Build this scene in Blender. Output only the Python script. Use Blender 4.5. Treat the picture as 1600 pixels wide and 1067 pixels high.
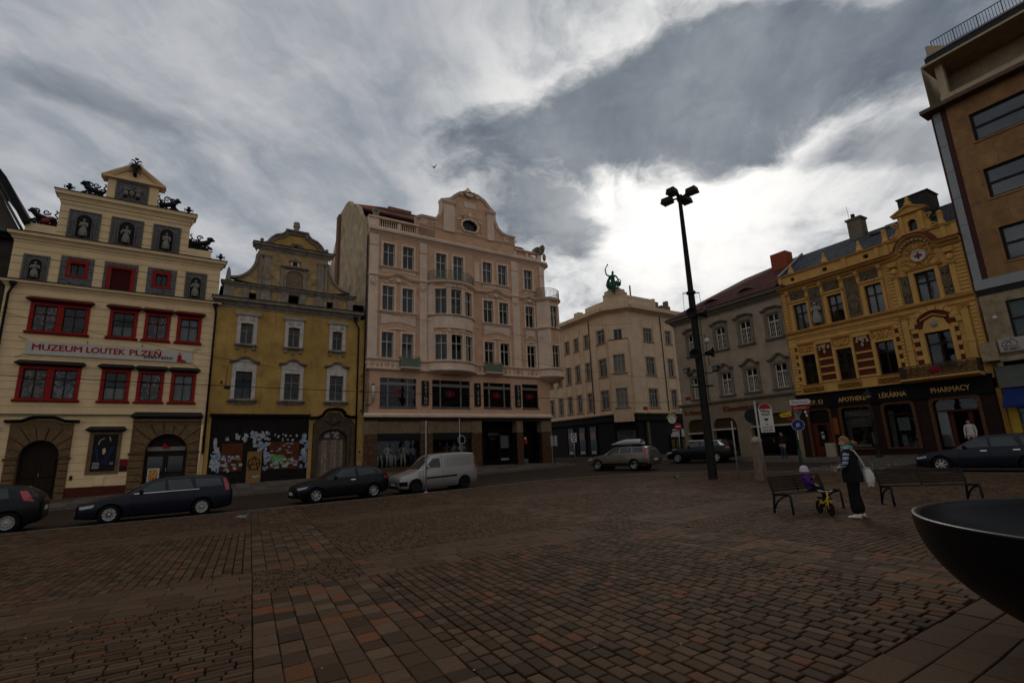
import bpy,bmesh,math,random
from math import sin,cos,pi,sqrt,hypot,atan2,radians
from mathutils import Vector,Matrix
from mathutils.geometry import tessellate_polygon
from mathutils import noise as mnoise
random.seed(11)
scene = bpy.context.scene
for _o in list(bpy.data.objects):
 bpy.data.objects.remove(_o)
COL = scene.collection
# ------------------------------------------------------------------ camera
CAM_R = Vector((0.84063742,-0.54032275,-0.03714921))
CAM_U = Vector((-0.08582495,-0.20062387,0.97590171))
CAM_F = Vector((0.53475491,0.81719116,0.2150251))
cam_d = bpy.data.cameras.new('camera')
cam_d.sensor_fit = 'HORIZONTAL'
cam_d.sensor_width = 36.0
cam_d.lens = 778.2/1600*36
cam_d.clip_start = 0.05
cam_d.clip_end = 2000
cam = bpy.data.objects.new('camera',cam_d)
COL.objects.link(cam)
m3 = Matrix((CAM_R,CAM_U,-CAM_F)).transposed()
cam.matrix_world = Matrix.Translation((0,0,1.65))@m3.to_4x4()
scene.camera = cam
# ------------------------------------------------------------------ world: broken overcast, sun behind the clouds
SUN_DIR = Vector((0.697,0.532,0.481)).normalized()
world = bpy.data.worlds.new('World')
scene.world = world
world.use_nodes = True
class NT:
 """tiny node-tree helper"""
 def __init__(s,tree):
  s.t = tree
  s.n = tree.nodes
  s.l = tree.links
 def new(s,typ,**kw):
  n = s.n.new(typ)
  for k,v in kw.items():
   setattr(n,k,v)
  return n
 def set(s,sock,v):
  if hasattr(v,'is_output')or isinstance(v,bpy.types.NodeSocket):
   s.l.new(v,sock)
  else:
   try:
    sock.default_value = v
   except Exception:
    sock.default_value =(*v,1.0)
 def math(s,op,a,b=0.0,c=None,clamp=False):
  n = s.new('ShaderNodeMath',operation=op,use_clamp=clamp)
  s.set(n.inputs[0],a)
  s.set(n.inputs[1],b)
  if c is not None:
   s.set(n.inputs[2],c)
  return n.outputs[0]
 def vmath(s,op,a,b=None,scale=None):
  n = s.new('ShaderNodeVectorMath',operation=op)
  s.set(n.inputs[0],a)
  if b is not None:
   s.set(n.inputs[1],b)
  if scale is not None:
   s.set(n.inputs['Scale'],scale)
  return n.outputs['Value']if op in('DOT_PRODUCT','LENGTH','DISTANCE')else n.outputs[0]
 def noise(s,vec,scale,detail=4.0,rough=0.5,dist=0.0,dim='3D'):
  n = s.new('ShaderNodeTexNoise',noise_dimensions=dim)
  s.l.new(vec,n.inputs['Vector'])
  n.inputs['Scale'].default_value = scale
  n.inputs['Detail'].default_value = detail
  n.inputs['Roughness'].default_value = rough
  n.inputs['Distortion'].default_value = dist
  return n.outputs[0]
 def mix(s,fac,a,b,blend='MIX'):
  n = s.new('ShaderNodeMix',data_type='RGBA',blend_type=blend)
  s.set(n.inputs[0],fac)
  s.set(n.inputs[6],a)
  s.set(n.inputs[7],b)
  return n.outputs[2]
 def ramp(s,fac,stops,interp='LINEAR'):
  n = s.new('ShaderNodeValToRGB')
  n.color_ramp.interpolation = interp
  el = n.color_ramp.elements
  while len(el)>1:
   el.remove(el[-1])
  for i,(p,c)in enumerate(stops):
   e = el[0]if i==0 else el.new(p)
   e.position = p
   e.color = c if len(c)==4 else(*c,1)
  s.set(n.inputs[0],fac)
  return n.outputs[0]
 def smooth(s,v,lo,hi):
  n = s.new('ShaderNodeMapRange',interpolation_type='SMOOTHSTEP')
  s.set(n.inputs[0],v)
  n.inputs[1].default_value = lo
  n.inputs[2].default_value = hi
  return n.outputs[0]
def build_world():
 w = NT(world.node_tree)
 w.n.clear()
 tc = w.new('ShaderNodeTexCoord')
 d = w.vmath('NORMALIZE',tc.outputs['Generated'])
 sep = w.new('ShaderNodeSeparateXYZ')
 w.l.new(d,sep.inputs[0])
 zc = w.math('ADD',w.math('MAXIMUM',sep.outputs[2],0.0),0.15)
 comb = w.new('ShaderNodeCombineXYZ')
 w.l.new(w.math('DIVIDE',sep.outputs[0],zc),comb.inputs[0])
 w.l.new(w.math('DIVIDE',sep.outputs[1],zc),comb.inputs[1])
 p = comb.outputs[0]
 sky = w.new('ShaderNodeTexSky',sky_type='NISHITA',sun_disc=False)
 sky.sun_elevation = math.asin(SUN_DIR.z)
 sky.sun_rotation = pi/2-atan2(SUN_DIR.y,SUN_DIR.x)
 skyc = w.vmath('SCALE',sky.outputs[0],scale=0.05)
 # streaks: cloud deck stretched along the wind
 mp = w.new('ShaderNodeMapping')
 mp.vector_type = 'TEXTURE'
 mp.inputs['Rotation'].default_value =(0,0,radians(43))
 mp.inputs['Scale'].default_value =(1.9,0.62,1)
 mp.inputs['Location'].default_value =(0.35,0.2,0)
 w.l.new(p,mp.inputs[0])
 warp = w.new('ShaderNodeTexNoise')
 w.l.new(p,warp.inputs['Vector'])
 warp.inputs['Scale'].default_value = 2.2
 warp.inputs['Detail'].default_value = 5
 wv = w.vmath('SCALE',w.vmath('SUBTRACT',warp.outputs[1],(0.5,0.5,0.5)),scale=0.42)
 q = w.vmath('ADD',mp.outputs[0],wv)
 n1 = w.noise(q,2.0,7,0.56)
 pw = w.vmath('ADD',p,w.vmath('SCALE',wv,scale=1.3))
 n2 = w.noise(pw,5.5,6,0.6)
 n3 = w.noise(p,0.9,3,0.5)
 dens = w.math('ADD',w.math('MULTIPLY',n1,0.62),w.math('ADD',w.math('MULTIPLY',n2,0.26),w.math('MULTIPLY',n3,0.16)))
 # heavy cloud bank standing above the sun and ragged smaller ones
 def bank(cx,cy,ang,sx,sy,edge):
  m = w.new('ShaderNodeMapping')
  m.vector_type = 'TEXTURE'
  m.inputs['Location'].default_value =(cx,cy,0)
  m.inputs['Rotation'].default_value =(0,0,radians(ang))
  m.inputs['Scale'].default_value =(sx,sy,1)
  w.l.new(pw,m.inputs[0])
  ln = w.vmath('LENGTH',m.outputs[0])
  ln = w.math('ADD',ln,w.math('MULTIPLY',w.math('SUBTRACT',n2,0.5),0.9))
  return w.smooth(ln,1.0+edge,1.0-edge)
 b1 = bank(0.93,0.66,-57,0.60,0.25,0.25)
 b2 = bank(0.95,1.21,15,0.26,0.13,0.4)
 b3 = bank(1.55,0.36,-40,0.26,0.10,0.45)
 b4 = bank(-0.22,1.30,10,0.16,0.10,0.6)
 bk = w.math('MAXIMUM',b1,w.math('MULTIPLY',b2,0.85))
 bk = w.math('MAXIMUM',bk,w.math('MULTIPLY',b3,0.7))
 bk = w.math('MAXIMUM',bk,w.math('MULTIPLY',b4,0.6))
 body = w.ramp(dens,[(0.37,(0.185,0.22,0.265)),(0.46,(0.29,0.317,0.355)),(0.55,(0.41,0.425,0.455)),(0.66,(0.55,0.555,0.57))])
 # light of the sun through the thin cloud round it
 ca = w.vmath('DOT_PRODUCT',d,tuple(SUN_DIR))
 g1 = w.smooth(ca,0.87,0.998)
 g1 = w.math('MULTIPLY',g1,w.smooth(dens,0.36,0.60))
 g2 = w.smooth(ca,0.955,0.9995)
 glow = w.mix(w.math('MULTIPLY',g1,1.0,clamp=True),body,(0.86,0.85,0.83))
 glow = w.mix(w.math('MULTIPLY',g2,0.75),glow,(1.05,1.03,1.0))
 dark = w.ramp(dens,[(0.36,(0.085,0.108,0.14)),(0.52,(0.15,0.178,0.215)),(0.68,(0.27,0.295,0.33))])
 col = w.mix(w.math('MULTIPLY',bk,0.93),glow,dark)
 # a little blue sky between the clouds
 col = w.mix(w.smooth(dens,0.40,0.28),col,skyc)
 bg = w.new('ShaderNodeBackground')
 w.l.new(col,bg.inputs[0])
 bg.inputs[1].default_value = WORLD_STRENGTH
 out = w.new('ShaderNodeOutputWorld')
 w.l.new(bg.outputs[0],out.inputs[0])
WORLD_STRENGTH = 1.0
build_world()
sun_d = bpy.data.lights.new('sun','SUN')
sun_d.energy = 0.5
sun_d.angle = radians(14)
sun_d.color =(1.0,0.95,0.88)
sun = bpy.data.objects.new('sun',sun_d)
COL.objects.link(sun)
sun.rotation_euler = SUN_DIR.to_track_quat('Z','Y').to_euler()
sun.location =(0,0,40)
scene.view_settings.view_transform = 'Standard'
scene.view_settings.look = 'None'
scene.view_settings.gamma = 1.0
scene.view_settings.exposure = 0.1
scene.view_settings.use_curve_mapping = False
try:
 scene.cycles.max_bounces = 6
 scene.cycles.transparent_max_bounces = 12
except Exception:
 pass
 # ------------------------------------------------------------------ materials
MATS ={}
def mat(name,col=None,rough=0.85,var=0.12,scale=3.0,bump=0.0,bscale=40.0,metal=0.0,streak=0.0,spec=0.1,emit=None,coat=0.0,stain=None):
 if name in MATS:
  return MATS[name]
 m = bpy.data.materials.new(name)
 m.use_nodes = True
 t = NT(m.node_tree)
 b = t.n['Principled BSDF']
 col =(min(0.85,col[0]*1.06),col[1]*0.97,col[2]*0.87)
 c =(*col,1)
 tc = t.new('ShaderNodeTexCoord')
 geo = t.new('ShaderNodeNewGeometry')
 pos = geo.outputs['Position']
 out = None
 if var>0:
  n = t.noise(pos,scale,5,0.6)
  lo = tuple(x*(1-var*1.5)for x in col)
  hi = tuple(min(1,x*(1+var))for x in col)
  out = t.ramp(n,[(0.3,lo),(0.7,hi)])
  n2 = t.noise(pos,scale*0.17,3,0.5)
  out = t.mix(t.math('MULTIPLY',t.smooth(n2,0.4,0.75),min(1,var*2.2)),out,tuple(x*0.78 for x in col))
 if streak>0:
  mp = t.new('ShaderNodeMapping')
  mp.inputs['Scale'].default_value =(5,5,0.35)
  t.l.new(pos,mp.inputs[0])
  sn = t.noise(mp.outputs[0],1.0,5,0.62)
  dirt = tuple(x*0.42 for x in col)if stain is None else stain
  out = t.mix(t.math('MULTIPLY',t.smooth(sn,0.52,0.78),streak),out if out else c,dirt)
 if out is not None:
  t.l.new(out,b.inputs['Base Color'])
 else:
  b.inputs['Base Color'].default_value = c
 b.inputs['Roughness'].default_value = rough
 b.inputs['Metallic'].default_value = metal
 b.inputs['Specular IOR Level'].default_value = spec
 if coat:
  b.inputs['Coat Weight'].default_value = coat
  b.inputs['Coat Roughness'].default_value = 0.04
 if bump>0:
  bn = t.new('ShaderNodeBump')
  bn.inputs['Strength'].default_value = bump
  bn.inputs['Distance'].default_value = 0.02
  t.l.new(t.noise(pos,bscale,4,0.6),bn.inputs['Height'])
  t.l.new(bn.outputs[0],b.inputs['Normal'])
 if emit:
  b.inputs['Emission Color'].default_value =(*emit[0],1)
  b.inputs['Emission Strength'].default_value = emit[1]
 MATS[name] = m
 return m
def glass_mat(name='window_glass',tint=(0.72,0.75,0.75),refl=0.9):
 if name in MATS:
  return MATS[name]
 m = bpy.data.materials.new(name)
 m.use_nodes = True
 t = NT(m.node_tree)
 t.n.clear()
 tr = t.new('ShaderNodeBsdfTransparent')
 tr.inputs[0].default_value =(*tint,1)
 gl = t.new('ShaderNodeBsdfGlossy')
 gl.inputs['Roughness'].default_value = 0.03
 fr = t.new('ShaderNodeFresnel')
 fr.inputs[0].default_value = 1.52
 geo = t.new('ShaderNodeNewGeometry')
 bn = t.new('ShaderNodeBump')
 bn.inputs['Strength'].default_value = 0.08
 bn.inputs['Distance'].default_value = 0.05
 t.l.new(t.noise(geo.outputs['Position'],1.3,2,0.5),bn.inputs['Height'])
 t.l.new(bn.outputs[0],gl.inputs['Normal'])
 mx = t.new('ShaderNodeMixShader')
 t.l.new(t.math('MULTIPLY',fr.outputs[0],refl,clamp=True),mx.inputs[0])
 t.l.new(tr.outputs[0],mx.inputs[1])
 t.l.new(gl.outputs[0],mx.inputs[2])
 o = t.new('ShaderNodeOutputMaterial')
 t.l.new(mx.outputs[0],o.inputs[0])
 MATS[name] = m
 return m
def print_mat(name,stops,scale=2.0,dist=1.5,seed=0.0):
 """printed poster: blotches of flat ink"""
 if name in MATS:
  return MATS[name]
 m = bpy.data.materials.new(name)
 m.use_nodes = True
 t = NT(m.node_tree)
 b = t.n['Principled BSDF']
 tc = t.new('ShaderNodeTexCoord')
 mp = t.new('ShaderNodeMapping')
 mp.inputs['Location'].default_value =(seed,seed*1.7,seed*0.6)
 t.l.new(tc.outputs['Object'],mp.inputs[0])
 n = t.noise(mp.outputs[0],scale,3,0.55,dist)
 t.l.new(t.ramp(n,stops,'CONSTANT'),b.inputs['Base Color'])
 b.inputs['Roughness'].default_value = 0.5
 MATS[name] = m
 return m
def attr_mat(name,stops,rough=0.8,bump=0.35,bscale=55,spec=0.06):
 """stone: tone per piece from the mesh attribute 'tone'"""
 m = bpy.data.materials.new(name)
 m.use_nodes = True
 t = NT(m.node_tree)
 b = t.n['Principled BSDF']
 at = t.new('ShaderNodeAttribute',attribute_name='tone')
 geo = t.new('ShaderNodeNewGeometry')
 pos = geo.outputs['Position']
 base = t.ramp(at.outputs['Fac'],stops)
 n = t.noise(pos,28,5,0.7)
 base = t.mix(t.math('MULTIPLY',t.smooth(n,0.4,0.75),0.45),base,(0.028,0.017,0.011))
 n2 = t.noise(pos,0.5,3,0.55)
 base = t.mix(t.math('MULTIPLY',t.smooth(n2,0.45,0.8),0.35),base,(0.055,0.034,0.021))
 t.l.new(base,b.inputs['Base Color'])
 b.inputs['Roughness'].default_value = rough
 b.inputs['Specular IOR Level'].default_value = spec
 bn = t.new('ShaderNodeBump')
 bn.inputs['Strength'].default_value = bump
 bn.inputs['Distance'].default_value = 0.012
 t.l.new(t.noise(pos,bscale,4,0.65),bn.inputs['Height'])
 t.l.new(bn.outputs[0],b.inputs['Normal'])
 MATS[name] = m
 return m
 # ------------------------------------------------------------------ mesh helpers
class MB:
 def __init__(s):
  s.v =[]
  s.f =[]
 def add(s,vs,fs):
  o = len(s.v)
  s.v+=[tuple(v)for v in vs]
  s.f+=[tuple(i+o for i in f)for f in fs]
  return s
 def box(s,x0,x1,y0,y1,z0,z1):
  return s.add([(x0,y0,z0),(x1,y0,z0),(x1,y1,z0),(x0,y1,z0),(x0,y0,z1),(x1,y0,z1),(x1,y1,z1),(x0,y1,z1)],[(0,3,2,1),(4,5,6,7),(0,1,5,4),(1,2,6,5),(2,3,7,6),(3,0,4,7)])
 def cbox(s,x0,x1,y0,y1,z0,z1,c=0.03):
  """box whose front (y0) edges are chamfered"""
  return s.add([(x0+c,y0,z0+c),(x1-c,y0,z0+c),(x1-c,y0,z1-c),(x0+c,y0,z1-c),(x0,y0+c,z0),(x1,y0+c,z0),(x1,y0+c,z1),(x0,y0+c,z1),(x0,y1,z0),(x1,y1,z0),(x1,y1,z1),(x0,y1,z1)],[(0,1,2,3),(4,5,1,0),(5,6,2,1),(6,7,3,2),(7,4,0,3),(8,9,5,4),(9,10,6,5),(10,11,7,6),(11,8,4,7),(8,11,10,9)])
 def prism(s,loops,y0,y1):
  """polygon in x,z (first loop outer, others holes) between y0 (front) and y1 (back)"""
  if not isinstance(loops[0][0],(tuple,list)):
   loops =[loops]
  flat =[p for lp in loops for p in lp]
  n = len(flat)
  tris = tessellate_polygon([[Vector((p[0],p[1],0))for p in lp]for lp in loops])
  o = len(s.v)
  s.v+=[(p[0],y0,p[1])for p in flat]+[(p[0],y1,p[1])for p in flat]
  for t in tris:
   a,b,c =(flat[i]for i in t)
   cr =(b[0]-a[0])*(c[1]-a[1])-(b[1]-a[1])*(c[0]-a[0])
   t = t if cr>0 else(t[0],t[2],t[1])
   s.f.append((o+t[0],o+t[1],o+t[2]))
   s.f.append((o+n+t[0],o+n+t[2],o+n+t[1]))
  k = 0
  for li,lp in enumerate(loops):
   m = len(lp)
   area = sum(lp[i][0]*lp[(i+1)%m][1]-lp[(i+1)%m][0]*lp[i][1]for i in range(m))
   ccw =(area>0)==(li==0)
   for i in range(m):
    a,b = o+k+i,o+k+(i+1)%m
    s.f.append((a,a+n,b+n,b)if ccw else(a,b,b+n,a+n))
   k+=m
  return s
 def exx(s,prof,x0,x1,r0=0.0,r1=0.0):
  """profile (y,z) extruded along x; r0/r1: the ends return by the profile's own projection"""
  n = len(prof)
  o = len(s.v)
  s.v+=[(x0+r0*min(0,p[0])if r0 else x0,p[0],p[1])for p in prof]
  s.v+=[(x1-r1*min(0,p[0])if r1 else x1,p[0],p[1])for p in prof]
  for i in range(n):
   j =(i+1)%n
   s.f.append((o+i,o+j,o+n+j,o+n+i))
  s.f.append(tuple(o+i for i in range(n))[::-1])
  s.f.append(tuple(o+n+i for i in range(n)))
  return s
 def sweep(s,path,prof,closed=False):
  """moulding: profile (a = outward offset, y) swept along a path in x,z"""
  n = len(path)
  m = len(prof)
  o = len(s.v)
  for i,(x,z)in enumerate(path):
   if closed:
    p0,p1 = path[i-1],path[(i+1)%n]
   else:
    p0,p1 = path[max(0,i-1)],path[min(n-1,i+1)]
   dirs =[]
   for a,b in((p0,(x,z)),((x,z),p1)):
    L = hypot(b[0]-a[0],b[1]-a[1])
    if L>1e-9:
     dirs.append(((b[0]-a[0])/L,(b[1]-a[1])/L))
   if len(dirs)==2:
    nx,nz = -(dirs[0][1]+dirs[1][1]),dirs[0][0]+dirs[1][0]
    L = max(hypot(nx,nz),0.3)
    dd = max(0.5,(1+dirs[0][0]*dirs[1][0]+dirs[0][1]*dirs[1][1])/2)**0.5
    nx,nz = nx/L/dd,nz/L/dd
   else:
    nx,nz = -dirs[0][1],dirs[0][0]
   s.v+=[(x+nx*a,y,z+nz*a)for a,y in prof]
  for i in range(n if closed else n-1):
   for j in range(m):
    a = o+i*m+j
    b = o+i*m+(j+1)%m
    c = o+((i+1)%n)*m+(j+1)%m
    d = o+((i+1)%n)*m+j
    s.f.append((a,d,c,b))
  if not closed:
   s.f.append(tuple(o+j for j in range(m)))
   s.f.append(tuple(o+(n-1)*m+j for j in range(m))[::-1])
  return s
 def tube(s,pts,r,n=6,taper=None,cap=True):
  pts =[Vector(p)for p in pts]
  o = len(s.v)
  N = len(pts)
  up = Vector((0,0,1))
  prev = None
  for i,p in enumerate(pts):
   t =(pts[min(N-1,i+1)]-pts[max(0,i-1)]).normalized()
   if prev is None:
    a = t.cross(up)
    if a.length<0.05:
     a = t.cross(Vector((1,0,0)))
   else:
    a = prev-t*prev.dot(t)
   a.normalize()
   prev = a
   b = t.cross(a)
   rr = r if not isinstance(r,(list,tuple))else r[i]
   if taper is not None:
    rr = r+(taper-r)*i/max(1,N-1)
   for k in range(n):
    an = 2*pi*k/n
    s.v.append(tuple(p+a*(cos(an)*rr)+b*(sin(an)*rr)))
  for i in range(N-1):
   for k in range(n):
    s.f.append((o+i*n+k,o+i*n+(k+1)%n,o+(i+1)*n+(k+1)%n,o+(i+1)*n+k))
  if cap:
   s.f.append(tuple(o+k for k in range(n))[::-1])
   s.f.append(tuple(o+(N-1)*n+k for k in range(n)))
  return s
 def lathe(s,prof,n=12,c=(0,0,0),a0=0.0,a1=2*pi):
  """profile (r,z) turned about the vertical through c"""
  o = len(s.v)
  full = abs(a1-a0-2*pi)<1e-6
  cols = n if full else n+1
  m = len(prof)
  for k in range(cols):
   an = a0+(a1-a0)*k/n
   for r,z in prof:
    s.v.append((c[0]+r*cos(an),c[1]+r*sin(an),c[2]+z))
  for k in range(n):
   k2 =(k+1)%cols
   for j in range(m-1):
    s.f.append((o+k*m+j,o+k2*m+j,o+k2*m+j+1,o+k*m+j+1))
  return s
 def ell(s,c,r,nu=10,nv=6,rot=None):
  """ellipsoid"""
  o = len(s.v)
  r =(r,r,r)if not isinstance(r,(tuple,list))else r
  vs =[]
  for j in range(nv+1):
   th = pi*j/nv
   for i in range(nu):
    ph = 2*pi*i/nu
    v = Vector((r[0]*sin(th)*cos(ph),r[1]*sin(th)*sin(ph),r[2]*cos(th)))
    if rot is not None:
     v = rot@v
    vs.append((c[0]+v.x,c[1]+v.y,c[2]+v.z))
  s.v+=vs
  for j in range(nv):
   for i in range(nu):
    i2 =(i+1)%nu
    s.f.append((o+j*nu+i,o+(j+1)*nu+i,o+(j+1)*nu+i2,o+j*nu+i2))
  return s
 def quad(s,a,b,c,d):
  return s.add([a,b,c,d],[(0,1,2,3)])
 def tf(s,M,start=0):
  for i in range(start,len(s.v)):
   s.v[i] = tuple(M@Vector(s.v[i]))
  return s
 def mesh(s,name,smooth=False):
  me = bpy.data.meshes.new(name)
  me.from_pydata(s.v,[],s.f)
  me.update()
  if smooth:
   me.polygons.foreach_set('use_smooth',[True]*len(me.polygons))
  return me
class Ctx:
 """where parts are put: a parent object and a transform relative to it"""
 def __init__(s,parent,M=None):
  s.p = parent
  s.M = M or Matrix.Identity(4)
 def sub(s,loc=(0,0,0),rz=0.0):
  return Ctx(s.p,s.M@Matrix.Translation(loc)@Matrix.Rotation(rz,4,'Z'))
def put(ctx,name,geo,material,loc=(0,0,0),smooth=False,rz=0.0):
 me = geo if isinstance(geo,bpy.types.Mesh)else geo.mesh(name,smooth)
 if material is not None and len(me.materials)==0:
  me.materials.append(material)
 o = bpy.data.objects.new(name,me)
 COL.objects.link(o)
 if ctx is not None:
  o.parent = ctx.p
  o.matrix_basis = ctx.M@Matrix.Translation(loc)@Matrix.Rotation(rz,4,'Z')
 else:
  o.location = loc
  o.rotation_euler =(0,0,rz)
 return o
def child(parent,name,geo,material,loc=(0,0,0),smooth=False):
 return put(Ctx(parent),name,geo,material,loc,smooth)
def thing(name,label,cat,loc=(0,0,0),rz=0.0,group=None):
 o = bpy.data.objects.new(name,None)
 COL.objects.link(o)
 o.empty_display_size = 0.3
 o.location = loc
 o.rotation_euler =(0,0,rz)
 tag(o,label,cat,group)
 return o
def tag(o,label=None,cat=None,group=None,kind=None):
 if label:
  o['label'] = label
 if cat:
  o['category'] = cat
 if group:
  o['group'] = group
 if kind:
  o['kind'] = kind
 return o
def text(ctx,body,size,material,loc,name='lettering',bold=0.0,extrude=0.006,align='LEFT',sx=1.0,spacing=1.0,rx=pi/2,fit=None):
 cu = bpy.data.curves.new(name,'FONT')
 cu.body = body
 cu.size = size
 cu.extrude = extrude
 cu.align_x = align
 cu.space_character = spacing
 cu.resolution_u = 3
 cu.materials.append(material)
 tmp = bpy.data.objects.new(name,cu)
 COL.objects.link(tmp)
 bpy.context.view_layer.update()
 me = bpy.data.meshes.new_from_object(tmp.evaluated_get(bpy.context.evaluated_depsgraph_get()))
 bpy.data.objects.remove(tmp)
 if bold:
  vs =[tuple(v.co)for v in me.vertices]
  fs =[tuple(p.vertices)for p in me.polygons]
  hb = MB()
  for k,(dx,dy)in enumerate(((-bold,0),(bold,0),(0,bold*0.6),(0,-bold*0.6),(0,0))):
   hb.add([(x+dx,y+dy,z+0.0004*k)for x,y,z in vs],fs)
  me = hb.mesh(name)
  me.materials.append(material)
 xs =[v.co.x for v in me.vertices]
 if fit:
  sx = fit/max(0.01,max(xs)-min(xs))
 o = bpy.data.objects.new(name,me)
 COL.objects.link(o)
 o.parent = ctx.p
 o.matrix_basis = ctx.M@Matrix.Translation(loc)@Matrix.Rotation(rx,4,'X')@Matrix.Diagonal((sx,1,1,1))
 return o
def arc(cx,cz,r,a0,a1,n=12,rz=None):
 """points of an arc in x,z, angles in degrees"""
 rz = r if rz is None else rz
 return[(cx+r*cos(radians(a0+(a1-a0)*i/n)),cz+rz*sin(radians(a0+(a1-a0)*i/n)))for i in range(n+1)]
def rect(x0,x1,z0,z1):
 return[(x0,z0),(x1,z0),(x1,z1),(x0,z1)]
def wall(mb,x0,x1,z0,z1,holes=(),y=0.0,reveal=0.25,grooves=(),gh=0.034,gd=0.03,back=None):
 """flat wall with rectangular openings, reveals, and optional cut joints"""
 xs = sorted({x0,x1}|{h[0]for h in holes}|{h[1]for h in holes})
 xs =[x for x in xs if x0-1e-6<=x<=x1+1e-6]
 zs ={z0,z1}|{h[2]for h in holes}|{h[3]for h in holes}
 gz =[]
 for g in grooves:
  if z0<g<z1-gh:
   zs|={g,g+gh}
   gz.append((g,g+gh))
 zs = sorted(z for z in zs if z0-1e-6<=z<=z1+1e-6)
 def ing(a,b):
  return any(a>=p-1e-6 and b<=q+1e-6 for p,q in gz)
 def hole(xm,zm):
  return any(h[0]<xm<h[1]and h[2]<zm<h[3]for h in holes)
 for i in range(len(xs)-1):
  a,b = xs[i],xs[i+1]
  run = None
  for j in range(len(zs)-1):
   c,d = zs[j],zs[j+1]
   if d-c<1e-6 or hole((a+b)/2,(c+d)/2):
    continue
   g = ing(c,d)
   yy = y+gd if g else y
   mb.quad((a,yy,c),(b,yy,c),(b,yy,d),(a,yy,d))
   if g:
    mb.quad((a,y,c),(b,y,c),(b,yy,c),(a,yy,c))
    mb.quad((a,yy,d),(b,yy,d),(b,y,d),(a,y,d))
 for h in holes:
  a,b,c,d = h[:4]
  r = y+reveal
  mb.quad((a,y,c),(a,r,c),(a,r,d),(a,y,d))
  mb.quad((b,y,d),(b,r,d),(b,r,c),(b,y,c))
  mb.quad((a,y,d),(a,r,d),(b,r,d),(b,y,d))
  mb.quad((a,y,c),(b,y,c),(b,r,c),(a,r,c))
 return mb
WINCACHE ={}
def window(ctx,x0,x1,z0,z1,y=0.2,fm=None,gm=None,t=0.055,cols=2,tr=0.62,bars=(),curtain=None,dark=None,name='window',outer=None,trt=None,mull=None):
 """casement window: frame with transom and mullion (one part), each pane and curtain below it"""
 w,h = x1-x0,z1-z0
 gm = gm or glass_mat()
 key =(round(w,2),round(h,2),t,cols,tr,tuple(bars),fm.name,trt,mull)
 if key not in WINCACHE:
  mb = MB()
  d = 0.07
  mb.box(0,t,0,d,0,h)
  mb.box(w-t,w,0,d,0,h)
  mb.box(t,w-t,0,d,0,t)
  mb.box(t,w-t,0,d,h-t,h)
  mt = mull or t*1.1
  tt = trt or t*1.1
  zt = h*tr if tr else None
  rows =[(t,h-t)]if not tr else[(t,zt-tt/2),(zt+tt/2,h-t)]
  if tr:
   mb.box(t,w-t,-0.012,d,zt-tt/2,zt+tt/2)
  panes =[]
  for a,b in rows:
   for c in range(cols):
    xa = t+(w-2*t)*c/cols+(mt/2 if c else 0)
    xb = t+(w-2*t)*(c+1)/cols-(mt/2 if c<cols-1 else 0)
    panes.append((xa,xb,a,b))
    if c:
     mb.box(xa-mt,xa,-0.004,d,a,b)
  for(bx,bz)in bars:
   for(xa,xb,a,b)in panes[:cols]:
    for k in range(1,bx):
     xm = xa+(xb-xa)*k/bx
     mb.box(xm-0.011,xm+0.011,0.01,d-0.01,a,b)
    for k in range(1,bz):
     zm = a+(b-a)*k/bz
     mb.box(xa,xb,0.012,d-0.012,zm-0.011,zm+0.011)
  me = mb.mesh('window')
  me.materials.append(fm)
  pm =[]
  for(xa,xb,a,b)in panes:
   p = MB().quad((0,0,0),(xb-xa,0,0),(xb-xa,0,b-a),(0,0,b-a)).mesh('pane')
   pm.append((p,xa,a))
  WINCACHE[key] =(me,pm)
 me,pm = WINCACHE[key]
 o = put(ctx,name,me,fm,(x0,y,z0))
 for p,xa,a in pm:
  put(Ctx(o),'pane',p,gm,(xa,0.035,a))
 if curtain:
  kind,cm = curtain
  mb = MB()
  n = 40
  def cur(xa,xb,za,zb):
   o_ = len(mb.v)
   for i in range(n+1):
    x = xa+(xb-xa)*i/n
    yy = 0.16+0.02*sin(i*1.9)+0.012*sin(i*0.7+x0)
    mb.v+=[(x,yy,za),(x,yy,zb)]
   for i in range(n):
    mb.f.append((o_+2*i,o_+2*i+2,o_+2*i+3,o_+2*i+1))
  if kind=='full':
   cur(0,w,0,h)
  elif kind=='sides':
   cur(0,w*0.28,0,h)
   cur(w*0.72,w,0,h)
  elif kind=='top':
   cur(0,w,h*0.45,h)
  elif kind=='low':
   cur(0,w,0,h*0.42)
  put(Ctx(o),'curtain',mb,cm)
 return o
def relief(mb,x0,x1,z0,z1,y=0.0,h=0.06,nx=24,nz=16,f=None,seed=0.0,sym=True,fr=3.0):
 """raised ornament: a fine grid pushed out by a mirrored scroll pattern"""
 o = len(mb.v)
 w = x1-x0
 H = z1-z0
 for j in range(nz+1):
  for i in range(nx+1):
   u,v = i/nx,j/nz
   a = abs(u-0.5)*2 if sym else u*2
   if f:
    k = f(u,v)
   else:
    p = Vector((a*fr*w/H,v*fr,seed))
    p2 = p+Vector((mnoise.noise(p*0.9+Vector((3,1,7))),mnoise.noise(p*0.9+Vector((9,4,2))),0))*0.9
    k = 0.5+0.5*sin(9*mnoise.noise(p2)+3*a)
    k = max(0,k-0.25)/0.75
   e = min(1,min(u,1-u)*10,min(v,1-v)*8)
   mb.v.append((x0+u*w,y-h*k*e,z0+v*H))
 for j in range(nz):
  for i in range(nx):
   a = o+j*(nx+1)+i
   mb.f.append((a,a+1,a+nx+2,a+nx+1))
 return mb
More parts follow.
